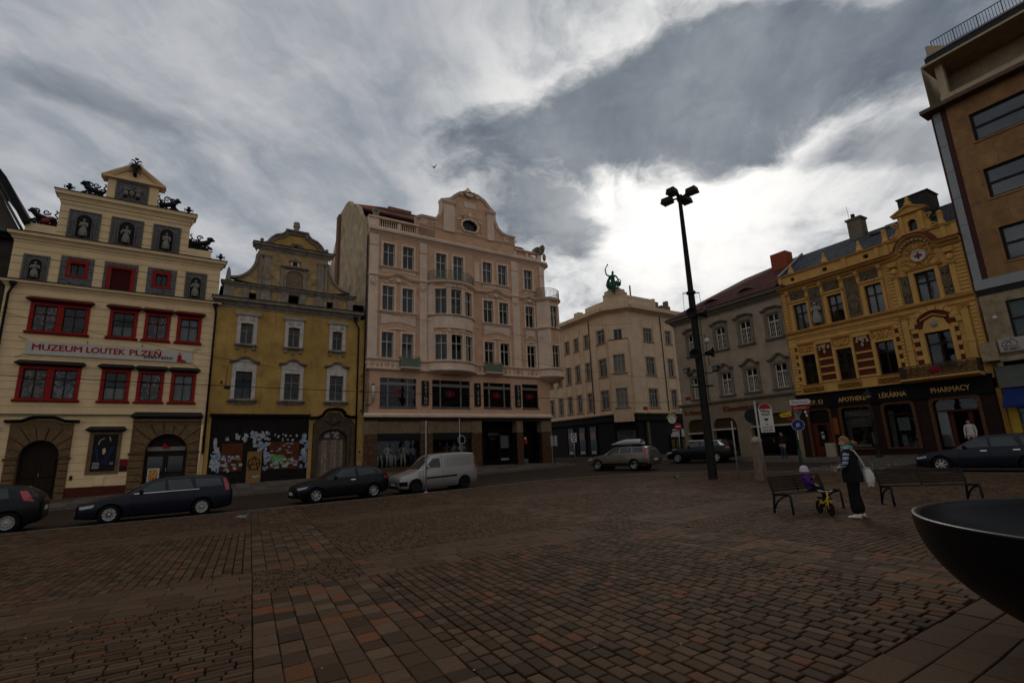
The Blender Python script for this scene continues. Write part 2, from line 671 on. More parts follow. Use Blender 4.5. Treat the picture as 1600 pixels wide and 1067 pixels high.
def scroll(mb,x,z,r,y=0.0,t=0.03,turns=1.6,dirn=1,start=0.0,d=None,n=22):
 """spiral volute as a tube"""
 pts =[]
 for i in range(n+1):
  k = i/n
  a = start+dirn*turns*2*pi*k
  rr = r*(1-0.82*k)
  pts.append((x+rr*cos(a),y,z+rr*sin(a)))
 return mb.tube(pts,t,5,taper=t*0.55)
 # ground height: a gentle hollow, fitted to kerbs, car wheels and house bases
GC =(0.05458,-0.003624,-0.021409,0.000347,0.000439,0.000394)
def gz(x,y):
 x = max(-30,min(33,x))
 y = max(-10,min(36,y))
 return GC[0]+GC[1]*x+GC[2]*y+GC[3]*x*x+GC[4]*x*y+GC[5]*y*y
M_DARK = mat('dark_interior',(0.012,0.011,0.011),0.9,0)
M_CURT = mat('net_curtain',(0.42,0.43,0.43),0.9,0.05)
M_LEAD = mat('dark_sheet_metal',(0.024,0.023,0.024),0.6,0.2,2)
M_IRON = mat('black_iron',(0.009,0.009,0.010),0.6,0.1,8,spec=0.2)
# ================================================================== the ground
def in_square(x,y):
 """inside the paved square (its edge runs along the parked cars, then swings round by the lamp)"""
 if x<16.5:
  return y<22.45+0.06*x
 for i in range(len(SQ_EDGE)-1):
  (xa,ya),(xb,yb) = SQ_EDGE[i],SQ_EDGE[i+1]
  if yb<=y<=ya:
   return x<xa+(xb-xa)*(ya-y)/max(1e-6,ya-yb)
 return False
SQ_EDGE =[(16.5,23.44),(19.0,23.15),(21.3,22.4),(23.2,21.0),(24.5,19.2),(25.4,17.0),(25.9,14.0),(26.2,10.0),(26.4,5.0),(26.6,-12.0)]
def road_mat():
 m = bpy.data.materials.new('road_setts')
 m.use_nodes = True
 t = NT(m.node_tree)
 b = t.n['Principled BSDF']
 geo = t.new('ShaderNodeNewGeometry')
 pos = geo.outputs['Position']
 mp = t.new('ShaderNodeMapping')
 mp.inputs['Rotation'].default_value =(0,0,radians(12))
 t.l.new(pos,mp.inputs[0])
 wob = t.new('ShaderNodeTexNoise')
 t.l.new(pos,wob.inputs['Vector'])
 wob.inputs['Scale'].default_value = 2.5
 v = t.vmath('ADD',mp.outputs[0],t.vmath('SCALE',t.vmath('SUBTRACT',wob.outputs[1],(.5,.5,.5)),scale=0.07))
 br = t.new('ShaderNodeTexBrick')
 t.l.new(v,br.inputs['Vector'])
 br.inputs['Color1'].default_value =(0.045,0.030,0.020,1)
 br.inputs['Color2'].default_value =(0.085,0.056,0.037,1)
 br.inputs['Mortar'].default_value =(0.010,0.008,0.007,1)
 br.inputs['Scale'].default_value = 1.0
 br.inputs['Mortar Size'].default_value = 0.022
 br.inputs['Brick Width'].default_value = 0.24
 br.inputs['Row Height'].default_value = 0.18
 n = t.noise(pos,0.35,4,0.6)
 c = t.mix(t.math('MULTIPLY',t.smooth(n,0.4,0.7),0.4),br.outputs[0],(0.032,0.022,0.015))
 n5 = t.noise(pos,9,3,0.6)
 c = t.mix(t.math('MULTIPLY',n5,0.3),c,(0.055,0.037,0.025))
 t.l.new(c,b.inputs['Base Color'])
 b.inputs['Roughness'].default_value = 0.85
 b.inputs['Specular IOR Level'].default_value = 0.06
 bn = t.new('ShaderNodeBump')
 bn.inputs['Strength'].default_value = 0.6
 bn.inputs['Distance'].default_value = 0.02
 bn.invert = True
 t.l.new(br.outputs['Fac'],bn.inputs['Height'])
 t.l.new(bn.outputs[0],b.inputs['Normal'])
 return m
def sheet(name,material,xs,ys,dz,keep=None):
 mb = MB()
 nx = len(xs)
 for y in ys:
  for x in xs:
   mb.v.append((x,y,gz(x,y)+dz))
 for j in range(len(ys)-1):
  for i in range(nx-1):
   mb.f.append((j*nx+i,j*nx+i+1,(j+1)*nx+i+1,(j+1)*nx+i))
 return put(None,name,mb,material)
def steps(a,b,n):
 return[a+(b-a)*i/n for i in range(n+1)]
M_ROAD = road_mat()
far =[-900,-300,-120,-60]+steps(-40,80,80)+[110,200,400,900]
road = sheet('road',M_ROAD,far,far,-0.03)
tag(road,kind='structure')
# the paved square: joint bed, then the stones
M_JOINT = mat('joint_sand',(0.014,0.011,0.009),0.95,0.25,12)
M_STONE = attr_mat('paving_stone',[(0.0,(0.042,0.025,0.015)),(0.30,(0.068,0.040,0.023)),(0.55,(0.092,0.054,0.030)),(0.78,(0.118,0.070,0.040)),(0.86,(0.072,0.046,0.030)),(0.90,(0.115,0.046,0.021)),(1.0,(0.14,0.055,0.024))])
def make_square():
 mb = MB()
 ys = steps(-12,24.5,73)
 def edge_x(y):
  if y>23.44:
   return max(-16,min(16.5,(y-22.45)/0.06))
  for i in range(len(SQ_EDGE)-1):
   (xa,ya),(xb,yb) = SQ_EDGE[i],SQ_EDGE[i+1]
   if yb<=y<=ya:
    return xa+(xb-xa)*(ya-y)/max(1e-6,ya-yb)
  return 16.5
 def lo_x(y):
  return-16 if y<21.49 else min(16.4,(y-22.45)/0.06)
 n = 24
 rows =[]
 for y in[v for v in ys if v<=23.43]+[23.43]:
  a,b = lo_x(y),edge_x(y)
  rows.append([(a+(b-a)*i/n,y)for i in range(n+1)])
 for r in rows:
  mb.v+=[(x,y,gz(x,y)-0.028)for x,y in r]
 for j in range(len(rows)-1):
  for i in range(n):
   a = j*(n+1)+i
   mb.f.append((a,a+1,a+n+2,a+n+1))
 sq = put(None,'square',mb,M_JOINT)
 tag(sq,kind='structure')
 SP,SB,S0 = 6.7,1.55,0.13
 TP,TB,T0 = 7.6,1.7,0.4
 rnd = random.Random(5)
 stones =[]
 def visible(x,y):
  return x>-0.30*y-2.2 and y>0.19*x-1.6 and in_square(x,y)
 def region(s0,s1,t0,t1,along,wid,length,gap,tone=(0,0.92),red=0.05,jl=0.15,big=False):
  """fill with rows; along 's' or 't' = direction of the unbroken joints"""
  a0,a1,b0,b1 =(s0,s1,t0,t1)if along=='s' else(t0,t1,s0,s1)
  nr = max(1,round((b1-b0)/wid))
  w =(b1-b0)/nr
  for r in range(nr):
   p = a0-(0 if big else rnd.random()*length)
   while p<a1-0.03:
    L = length*(1+jl*(rnd.random()*2-1))
    q0,q1 = max(a0,p),min(a1,p+L)
    if a1-q1<length*0.3:
     q1 = a1
    p = q1 if q1==a1 else p+L
    if q1-q0<0.05:
     continue
    c0,c1 = b0+r*w,b0+(r+1)*w
    ss =(q0,q1,c0,c1)if along=='s' else(c0,c1,q0,q1)
    cx,cy =(ss[0]+ss[1])/2+0.1*(ss[2]+ss[3])/2,(ss[2]+ss[3])/2
    if not visible(cx,cy):
     continue
    tn = rnd.uniform(*tone)*0.85 if rnd.random()>red else rnd.uniform(0.88,1.0)
    stones.append((ss,gap,tn,cx,cy))
 for i in range(-3,5):
  for j in range(-1,4):
   sb0 = S0+SP*i
   tb0 = T0+TP*j
   # crossing of the two slab bands: small bricks
   region(sb0,sb0+SB,tb0,tb0+TB,'s',0.105,0.19,0.018,(0.1,0.7),0.03)
   # slab band running away from the camera
   region(sb0,sb0+SB,tb0+TB,tb0+TP,'t',0.225,0.29,0.010,(0.0,0.95),0.07,0.3,True)
   # slab band across
   region(sb0+SB,sb0+SP,tb0,tb0+TB,'s',0.27,0.46,0.007,(0.3,0.72),0.02,0.3)
   k =(i,j)
   if k==(-1,0)or(i+j)%2!=0:
    wl =(0.098,0.235)if k==(-1,0)else(0.12,0.19)
    region(sb0+SB,sb0+SP,tb0+TB,tb0+TP,'s',wl[0],wl[1],0.019,(0.1,0.75),0.05)
   else:
    region(sb0+SB,sb0+SP,tb0+TB,tb0+TP,'t',0.145,0.205,0.019,(0.0,0.8),0.06)
 def stone(mb,st):
  (s0,s1,t0,t1),g,tn,cx,cy = st
  dz = rnd.uniform(-0.004,0.004)
  z0 = gz(cx,cy)
  tx,ty = rnd.uniform(-.018,.018),rnd.uniform(-.018,.018)
  cs =[(s0+g/2,t0+g/2),(s1-g/2,t0+g/2),(s1-g/2,t1-g/2),(s0+g/2,t1-g/2)]
  o = len(mb.v)
  bot,top =[],[]
  ms,mt =(s0+s1)/2,(t0+t1)/2
  e = 0.008
  for s_,t_ in cs:
   s_+=rnd.uniform(-.0035,.0035)
   t_+=rnd.uniform(-.0035,.0035)
   x,y = s_+0.1*t_,t_
   zz = z0+dz+tx*(x-cx)+ty*(y-cy)+(gz(x,y)-z0)
   s2 = s_+(e if s_<ms else-e)
   t2 = t_+(e if t_<mt else-e)
   bot.append((x,y,zz-0.045))
   top.append((x,y,zz-0.006))
   top.append((s2+0.1*t2,t2,zz))
  mid,cap = top[0::2],top[1::2]
  mb.v+=bot+mid+cap
  for i in range(4):
   j =(i+1)%4
   mb.f.append((o+i,o+j,o+4+j,o+4+i))
   mb.f.append((o+4+i,o+4+j,o+8+j,o+8+i))
  mb.f.append((o+8,o+9,o+10,o+11))
  return 9
 def seen(st):
  (s0,s1,t0,t1),g,tn,cx,cy = st
  v = Vector((cx,cy,-1.65))
  z = v.dot(CAM_F)
  if z<0.3:
   return-1
  px,py = v.dot(CAM_R)/z,v.dot(CAM_U)/z
  if abs(px)>1.0 or abs(py)>0.66:
   return-1
  return(s1-s0)*(t1-t0)/(cx*cx+cy*cy+2.7)**1.5
 stones.sort(key=seen,reverse=True)
 def tones(me,vals):
  a = me.attributes.new('tone','FLOAT','FACE')
  a.data.foreach_set('value',vals)
 for st in stones[:300]:
  b = MB()
  k = stone(b,st)
  me = b.mesh('paving_stone')
  tones(me,[st[2]]*k)
  child(sq,'paving_stone',me,M_STONE)
 b = MB()
 vals =[]
 for st in stones[300:]:
  vals+=[st[2]]*stone(b,st)
 me = b.mesh('paving_stones')
 tones(me,vals)
 o = child(sq,'paving_stones',me,M_STONE)
 o['kind'] = 'stuff'
 # flush kerb along the parked cars
 me_k =[]
 pts =[(x,22.45+0.06*x)for x in steps(-16,16,16)]+SQ_EDGE
 M_K = mat('kerb_granite',(0.15,0.135,0.12),0.8,0.2,6,0.2)
 for(xa,ya),(xb,yb)in zip(pts[:-1],pts[1:]):
  L = hypot(xb-xa,yb-ya)
  k = max(1,round(L/1.0))
  for i in range(k):
   p =[(xa+(xb-xa)*f,ya+(yb-ya)*f)for f in((i+0.01)/k,(i+0.99)/k)]
   nx,ny = -(yb-ya)/L*0.09,(xb-xa)/L*0.09
   b = MB()
   q =[(p[0][0]+nx,p[0][1]+ny),(p[1][0]+nx,p[1][1]+ny),(p[1][0]-nx,p[1][1]-ny),(p[0][0]-nx,p[0][1]-ny)]
   b.add([(x,y,gz(x,y)-0.05)for x,y in q]+[(x,y,gz(x,y)+0.012)for x,y in q],[(0,1,2,3),(7,6,5,4),(1,0,4,5),(2,1,5,6),(3,2,6,7),(0,3,7,4)])
   child(sq,'kerb_stone',b,M_K)
   # crumbs, butts and scraps of paper lying about
 b = MB()
 for i in range(240):
  x,y = rnd.uniform(-2,18),rnd.uniform(2,16)
  if not visible(x,y):
   continue
  r = rnd.uniform(0.005,0.013)
  z = gz(x,y)+0.004
  a = rnd.random()*6
  b.add([(x+r*cos(a+k*2.1),y+r*sin(a+k*2.1),z)for k in range(3)]+[(x,y,z+r*0.6)],[(0,1,3),(1,2,3),(2,0,3)])
 o = child(sq,'litter',b,mat('litter_paper',(0.42,0.40,0.36),0.8,0.2))
 o['kind'] = 'stuff'
 return sq
square = make_square()
# ------------------------------------------------------------------ pavements
M_SLAB = attr_mat('pavement_slab',[(0.0,(0.085,0.068,0.050)),(0.5,(0.112,0.090,0.068)),(1.0,(0.145,0.118,0.090))],0.85,0.25)
M_KERB = mat('kerb_stone',(0.12,0.11,0.10),0.85,0.2,5,0.2)
def interp(tab,x):
 if x<=tab[0][0]:
  return tab[0][1]
 for(a,b),(c,d)in zip(tab[:-1],tab[1:]):
  if x<=c:
   return b+(d-b)*(x-a)/(c-a)
 return tab[-1][1]
def pavement(name,kerb,wallp,n_across,slab,rows_built=True):
 """strip of slabs between a kerb line and a wall line: both are functions f(t)->(x,y,z), t in metres"""
 kf,wf,t0,t1 = kerb,wallp,slab[1],slab[2]
 L = slab[0]
 bed = MB()
 n = round((t1-t0)/L)
 for i in range(n+1):
  t = t0+(t1-t0)*i/n
  a,b = kf(t),wf(t)
  bed.v+=[(a[0],a[1],a[2]-0.012),(b[0],b[1],b[2]-0.012)]
 for i in range(n):
  bed.f.append((2*i,2*i+2,2*i+3,2*i+1))
 root = put(None,name,bed,M_JOINT)
 tag(root,kind='structure')
 rnd = random.Random(3)
 for i in range(n):
  ta,tb = t0+(t1-t0)*i/n,t0+(t1-t0)*(i+1)/n
  ka,kb = Vector(kf(ta)),Vector(kf(tb))
  wa,wb = Vector(wf(ta)),Vector(wf(tb))
  # kerb stone
  d =(wa-ka)
  d.z = 0
  d.normalize()
  q =[ka-d*0.16,kb-d*0.16,kb-d*0.01,ka-d*0.01]
  e =(kb-ka)*0.008
  q =[q[0]+e,q[1]-e,q[2]-e,q[3]+e]
  b = MB().add([(p.x,p.y,p.z-0.3)for p in q]+[(p.x,p.y,p.z)for p in q],[(0,1,2,3),(7,6,5,4),(1,0,4,5),(2,1,5,6),(3,2,6,7),(0,3,7,4)])
  child(root,'kerb_stone',b,M_KERB)
  if not rows_built:
   continue
  for r in range(n_across):
   f0,f1 = r/n_across+0.004,(r+1)/n_across-0.004
   off = 0.5 if r%2 else 0
   P =[]
   for f,(A,B),g in((f0,(ka,wa),0.012),(f0,(kb,wb),0.988),(f1,(kb,wb),0.988),(f1,(ka,wa),0.012)):
    pass
   c =[ka.lerp(wa,f0),kb.lerp(wb,f0),kb.lerp(wb,f1),ka.lerp(wa,f1)]
   e =(c[1]-c[0])*0.012
   c =[c[0]+e,c[1]-e,c[2]-e,c[3]+e]
   z = rnd.uniform(-0.003,0.003)
   b = MB().add([(p.x,p.y,p.z-0.03)for p in c]+[(p.x,p.y,p.z+z)for p in c],[(7,6,5,4)[::-1],(0,1,5,4),(1,2,6,5),(2,3,7,6),(3,0,4,7)])
   me = b.mesh('paving_slab')
   a = me.attributes.new('tone','FLOAT','FACE')
   a.data.foreach_set('value',[rnd.random()]*5)
   child(root,'paving_slab',me,M_SLAB)
 return root
BASE_L =[(-20,-0.15),(-12,0.0),(-5,0.15),(1,0.38),(8,0.48),(12,0.6),(20,0.62),(27,0.56),(40,0.62)]
pavement('pavement_left',lambda t:(t,33.0,gz(t,33)+0.12),lambda t:(t,36.6,interp(BASE_L,t)+0.012),5,(0.82,-12,27.4))
BASE_R =[(4,0.62),(9,0.66),(14,0.64),(18.5,0.5),(29,0.72),(40,0.75)]
pavement('pavement_right',lambda t:(33.0+0.0454*t-0.4,t,gz(33,t)+0.12),lambda t:(36.2+0.0454*(t-14),t,interp(BASE_R,t)+0.01),4,(0.8,-4,29.6))
# pavement round the corner building
pavement('pavement_far',lambda t:((37.6,56-t,0.62+0.1)if t<16 else(37.6+(t-16),38.4-0.35*min(1,(t-16)/5)*5*0.5,0.72)if t<21 else(42.6+(t-21),37.52,0.72)),lambda t:((40.4,57-t*0.97,0.74)if t<16 else(40.4+(t-16)*0.6,41.4-(t-16)*0.42,0.74)if t<21 else(43.4+(t-21),39.3,0.74)),2,(1.0,0,45),False)
# zebra crossing: worn white bars on the setts of the right-hand street
M_PAINT = bpy.data.materials.new('worn_road_paint')
M_PAINT.use_nodes = True
_t = NT(M_PAINT.node_tree)
_b = _t.n['Principled BSDF']
_b.inputs['Base Color'].default_value =(0.34,0.33,0.31,1)
_g = _t.new('ShaderNodeNewGeometry')
_n = _t.noise(_g.outputs['Position'],6,5,0.65)
_t.l.new(_t.smooth(_n,0.44,0.60),_b.inputs['Alpha'])
mk = MB()
for k in range(6):
 x0 = 27.3+k*1.05
 n = 6
 o = len(mk.v)
 for i in range(n+1):
  y = 11.2+3.6*i/n
  mk.v+=[(x0,y,gz(x0,y)-0.022),(x0+0.5,y,gz(x0+0.5,y)-0.022)]
 for i in range(n):
  mk.f.append((o+2*i,o+2*i+1,o+2*i+3,o+2*i+2))
rm = child(road,'road_marking',mk,M_PAINT)
# ================================================================== building helpers
def cornice(ctx,x0,x1,z0,z1,proj,material,name='cornice',lead=None,ret=True,y=0.0):
 """stepped and rounded cornice; an optional sheet-metal cover on top is its sub-part"""
 h = z1-z0
 pr =[(y+0.05,z0),(y-0.10*proj,z0),(y-0.12*proj,z0+0.22*h),(y-0.30*proj,z0+0.26*h),(y-0.42*proj,z0+0.45*h),(y-0.66*proj,z0+0.62*h),(y-0.92*proj,z0+0.68*h),(y-0.95*proj,z0+0.9*h),(y-proj,z0+0.92*h),(y-proj,z1),(y+0.05,z1+0.02)]
 mb = MB()
 n = len(pr)
 for x,sg in((x0,-1),(x1,1)):
  mb.v+=[(x+(sg*max(0,y-p[0])if ret else 0),p[0],p[1])for p in pr]
 for i in range(n-1):
  mb.f.append((i,n+i,n+i+1,i+1))
  # returned ends
 if ret:
  for k,x in((0,x0),(n,x1)):
   o = len(mb.v)
   mb.v+=[(mb.v[k+i][0],0.5,pr[i][1])for i in range(n)]
   for i in range(n-1):
    mb.f.append((k+i,k+i+1,o+i+1,o+i)if k==0 else(k+i,o+i,o+i+1,k+i+1))
 else:
  mb.f.append(tuple(range(n)))
  mb.f.append(tuple(range(2*n-1,n-1,-1)))
 o = put(ctx,name,mb,material)
 if lead:
  e = proj+0.04 if ret else 0.0
  lb = MB().box(x0-e,x1+e,y-proj-0.04,y+0.3,z1+0.004,z1+0.045)
  child(o,'metal_cover',lb,lead).matrix_basis = Matrix.Identity(4)
 return o
def drainpipe(ctx,x,z0,z1,y=-0.12,r=0.06,top=None,material=None):
 mb = MB()
 pts =[(x,y,z0),(x,y,z1)]
 if top:
  pts+=[(x+top[0]*0.5,y-0.02,z1+top[1]*0.5),(x+top[0],y-0.05,z1+top[1])]
 mb.tube(pts,r,8)
 z = z0+1.0
 while z<z1:
  mb.lathe([(r,-0.03),(r+0.02,-0.03),(r+0.02,0.03),(r,0.03)],8,(x,y,z))
  z+=1.9
 if top:
  hx = x+top[0]
  mb.lathe([(r,-0.28),(0.10,-0.15),(0.17,-0.02),(0.17,0.06),(0.14,0.06)],10,(hx,y-0.05,z1+top[1]+0.25))
 return put(ctx,'drainpipe',mb,material or M_IRON,smooth=True)
def shell(ctx,x0,x1,z0,z1,depth,material,roofm=None,name='side_wall'):
 """the rest of the house behind its facade: side and back walls, flat top"""
 mb = MB()
 mb.quad((x0,0.02,z0),(x0,depth,z0),(x0,depth,z1),(x0,0.02,z1))
 mb.quad((x1,depth,z0),(x1,0.02,z0),(x1,0.02,z1),(x1,depth,z1))
 mb.quad((x1,depth,z0),(x0,depth,z0),(x0,depth,z1),(x1,depth,z1))
 return put(ctx,name,mb,material)
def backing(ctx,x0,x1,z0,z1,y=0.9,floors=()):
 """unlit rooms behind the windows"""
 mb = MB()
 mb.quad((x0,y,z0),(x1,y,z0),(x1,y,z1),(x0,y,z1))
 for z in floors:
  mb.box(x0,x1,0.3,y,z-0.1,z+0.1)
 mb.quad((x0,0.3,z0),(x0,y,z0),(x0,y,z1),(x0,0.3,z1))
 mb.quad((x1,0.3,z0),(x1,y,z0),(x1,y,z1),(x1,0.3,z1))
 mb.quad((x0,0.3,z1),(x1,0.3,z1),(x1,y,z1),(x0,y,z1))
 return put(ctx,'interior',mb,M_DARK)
def figure_relief(mb,x,z,h,y=0.0,seed=0):
 """small carved figure standing or sitting in a niche"""
 r = random.Random(seed)
 hd = h*0.15
 mb.ell((x,y-0.09,z+h*0.91),(hd*0.45,hd*0.5,hd*0.58),8,6)
 mb.ell((x,y-0.07,z+h*0.66),(h*0.15,0.10,h*0.18),9,6)
 mb.lathe([(h*0.10,h*0.55),(h*0.15,h*0.42),(h*0.19,h*0.2),(h*0.17,0.0)],10,(x,y-0.04,z))
 for s in(-1,1):
  e = r.uniform(0.12,0.24)
  mb.tube([(x+s*h*0.13,y-0.08,z+h*0.78),(x+s*h*e,y-0.12,z+h*0.58),(x+s*h*r.uniform(0.03,0.2),y-0.16,z+h*r.uniform(0.45,0.6))],h*0.045,6)
  mb.tube([(x+s*h*0.07,y-0.1,z+h*0.4),(x+s*h*0.09,y-0.17,z+h*0.22),(x+s*h*0.08,y-0.12,z)],h*0.06,6)
 for k in range(5):
  a = x+(k-2)*h*0.06
  mb.tube([(a,y-0.13,z+h*0.45),(a+r.uniform(-.02,.02),y-0.2,z+h*0.02)],0.016,4)
def carved_panel(ctx,x0,x1,z0,z1,seed,figure=True,m1=None,m2=None,niche=True):
 """grey sgraffito-and-stone panel: flat frame, scroll field, arched niche with a figure"""
 w,h = x1-x0,z1-z0
 fw = 0.10
 mb = MB().prism([rect(x0,x1,z0,z1),rect(x0+fw,x1-fw,z0+fw,z1-fw)[::-1]],-0.05,0.02)
 o = put(ctx,'carved_panel',mb,m1)
 cx =(x0+x1)/2
 f = MB()
 relief(f,x0+fw,x1-fw,z0+fw,z1-fw,-0.004,0.035,34,34,seed=seed*3.1,fr=5)
 child(o,'scrollwork',f,m2)
 if niche:
  nw = w*0.235
  zs = z0+h*0.66
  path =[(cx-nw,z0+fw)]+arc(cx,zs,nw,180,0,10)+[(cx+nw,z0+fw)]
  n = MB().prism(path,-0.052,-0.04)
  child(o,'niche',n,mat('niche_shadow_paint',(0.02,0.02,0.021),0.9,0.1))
  a = MB().sweep(path,[(0,-0.04),(0,-0.08),(0.055,-0.08),(0.055,-0.03)])
  for s in(-1,1):
   xx = cx+s*w*0.335
   a.lathe([(0.05,0),(0.06,0.04),(0.045,0.08),(0.04,h*0.5),(0.06,h*0.54),(0.06,h*0.58)],8,(xx,-0.03,z0+fw))
  child(o,'arch',a,m1)
 if figure:
  g = MB()
  figure_relief(g,cx,z0+fw+0.05,h*0.62,-0.045,seed)
  child(o,'carved_figure',g,mat('carved_stone_light',(0.21,0.20,0.185),0.9,0.2,9),smooth=True)
 return o
 # ================================================================== puppet museum
def museum():
 B = thing('museum_building','cream three storey gabled house with red framed windows and grey carved panels','building',(1.0,36.0,0),radians(0.73))
 C = Ctx(B)
 cream = mat('cream_plaster',(0.74,0.575,0.345),0.9,0.07,1.4,0.12,60,streak=0.12)
 red = mat('red_painted_wood',(0.27,0.020,0.016),0.7,0.15,6)
 dkred = mat('dark_red_wood',(0.10,0.014,0.012),0.6,0.2,6)
 frame = mat('dark_window_wood',(0.028,0.016,0.013),0.5,0.1)
 stone = mat('brown_sandstone',(0.165,0.105,0.055),0.9,0.25,5,0.35,30,streak=0.2)
 g1 = mat('grey_carved_stone',(0.135,0.13,0.122),0.9,0.15,8,0.2)
 g2 = bpy.data.materials.new('grey_sgraffito')
 g2.use_nodes = True
 t = NT(g2.node_tree)
 ge = t.new('ShaderNodeNewGeometry')
 nn = t.noise(ge.outputs['Position'],10,3,0.6,1.2)
 t.l.new(t.ramp(nn,[(0.40,(.022,.022,.022)),(0.46,(.15,.145,.135)),(0.52,(.20,.19,.18)),(0.55,(.03,.03,.03)),(0.62,(.17,.165,.155))]),t.n['Principled BSDF'].inputs['Base Color'])
 t.n['Principled BSDF'].inputs['Roughness'].default_value = 0.9
 gr =[0.17+0.43*k for k in range(1,40)]
 W =[(-8.69,-6.17),(-5.29,-3.97),(-3.63,-2.36),(-2.02,-0.75)]
 holes =[(a,b,8.93,10.57)for a,b in W]+[(a,b,5.25,7.05)for a,b in W]
 holes+=[(-8.55,-6.2,-0.6,3.55),(-3.4,-0.4,-0.6,3.8),(-5.28,-4.12,1.38,3.42)]
 mb = MB()
 wall(mb,-9.8,0.0,-0.6,11.4,holes,0,0.24,gr)
 h2 =[(-7.36,-6.70,12.33,13.07),(-5.53,-4.57,11.72,13.08),(-3.37,-2.78,12.33,13.09)]
 wall(mb,-9.8,0.0,11.4,14.0,h2,0,0.3,gr)
 wall(mb,-8.19,-1.9,14.4,16.8,(),0,0.2,gr)
 wall(mb,-6.27,-3.75,17.3,18.75,(),0,0.2,gr)
 for a,b in((-9.48,-8.19),(-1.9,-0.62)):
  mb.box(a,b,0.0,0.5,14.4,15.08)
 for x0,x1,z0,z1 in((-8.19,-1.9,14.4,17.3),(-6.27,-3.75,17.3,19.0)):
  mb.box(x0,x1,0.03,0.6,z0,z1)
 put(C,'wall',mb,cream)
 shell(C,-9.8,0.0,-0.6,14.2,11,cream)
 backing(C,-9.7,-0.1,-0.5,14.0,1.0,(4.6,8.2,11.4))
 rf = MB().add([(-9.8,0.4,14.3),(0,0.4,14.3),(0,11,14.3),(-9.8,11,14.3),(-4.9,0.7,18.6),(-4.9,11,18.6)],[(0,4,5,3),(1,2,5,4),(0,1,4),(3,5,2)])
 put(C,'roof',rf,mat('old_red_tile',(0.13,0.042,0.026),0.9,0.25,6))
 # cornices
 cornice(C,-9.78,-0.02,11.28,11.68,0.26,cream,lead=M_LEAD)
 cornice(C,-9.78,-0.02,13.9,14.44,0.32,cream,lead=M_LEAD)
 cornice(C,-8.19,-1.9,16.62,17.30,0.30,cream,lead=M_LEAD)
 cornice(C,-9.78,-3.75,4.36,4.46,0.10,cream,'string_course',lead=M_LEAD,ret=False)
 # pediment
 tri =[(-6.55,18.72),(-3.45,18.72),(-5.0,19.95)]
 mb = MB().prism(tri,0.02,0.6)
 mb.sweep([(-6.6,18.82),(-5.0,20.02),(-3.4,18.82)],[(-0.20,0.05),(-0.20,-0.12),(-0.06,-0.24),(0.02,-0.24),(0.02,0.6)])
 mb.exx([(0.05,18.68),(-0.2,18.76),(-0.22,18.86),(0.05,18.86)],-6.6,-3.4)
 put(C,'pediment',mb,cream)
 # carved panels
 for i,(a,b)in enumerate(((-7.76,-6.3),(-5.84,-4.26),(-3.79,-2.34))):
  carved_panel(C,a,b,14.56,16.31,i+1,True,g1,g2)
 carved_panel(C,-9.32,-8.22,11.75,13.25,5,True,g1,g2)
 carved_panel(C,-1.86,-0.70,11.75,13.48,6,True,g1,g2)
 p = carved_panel(C,-5.86,-4.23,17.36,18.72,7,False,g1,g2,niche=False)
 f = MB()
 figure_relief(f,-5.35,17.72,0.75,-0.03,21)
 figure_relief(f,-4.74,17.72,0.75,-0.03,22)
 f.ell((-5.05,-0.06,17.98),(0.16,0.08,0.2),10,6)
 child(p,'carved_figure',f,MATS['carved_stone_light'],smooth=True)
 # attic windows with carved surrounds
 for i,(ox,rx,gx)in enumerate((((-7.78,-6.31),(-7.5,-6.54),h2[0]),((-5.85,-4.25),(-5.7,-4.38),h2[1]),((-3.8,-2.32),(-3.55,-2.6),h2[2]))):
  mid = i==1
  zb = 11.74
  rz0,rz1 =(11.74,13.21)if mid else(12.19,13.28)
  s = MB()
  fr = MB().prism([rect(ox[0],ox[1],zb,13.45),rect(rx[0],rx[1],rz0-(0.02 if mid else 0),rz1)[::-1]],-0.03,0.01)
  o = put(C,'window_surround',fr,g1)
  for a,b,c,d in((ox[0]+.03,rx[0]-.03,zb+.03,13.42),(rx[1]+.03,ox[1]-.03,zb+.03,13.42),(rx[0],rx[1],rz1+.02,13.43))+(()if mid else((rx[0],rx[1],zb+0.03,rz0-0.02),)):
   relief(s,a,b,c,d,-0.034,0.03,10 if b-a<0.6 else 24,30 if d-c>0.8 else 9,seed=i*2.3+a,fr=6)
  child(o,'scrollwork',s,g2)
  r = MB().prism([rect(rx[0],rx[1],rz0,rz1),rect(gx[0],gx[1],gx[2],gx[3])[::-1]],-0.06,0.03)
  put(C,'window_frame',r,red)
  if mid:
   sl = MB()
   z = gx[2]+0.02
   while z<gx[3]-0.04:
    sl.box(gx[0],gx[1],0.10,0.13,z,z+0.045)
    z+=0.07
   put(C,'shutter',sl,dkred)
  else:
   window(C,gx[0],gx[1],gx[2],gx[3],0.15,frame,t=0.05,cols=2,tr=None)
   # main windows
 prints =[print_mat('window_poster_red',[(0,(.012,.008,.008)),(.48,(.22,.02,.018)),(.54,(.5,.42,.3)),(.60,(.02,.015,.015))],1.7,1.2,3.0),print_mat('window_poster_blue',[(0,(.012,.012,.014)),(.46,(.10,.16,.18)),(.52,(.45,.42,.38)),(.57,(.3,.04,.03)),(.62,(.015,.012,.012))],1.8,1.2,8.0),print_mat('window_poster_cream',[(0,(.012,.01,.01)),(.5,(.45,.34,.19)),(.56,(.20,.02,.018)),(.61,(.02,.015,.015))],1.6,1.2,13.0)]
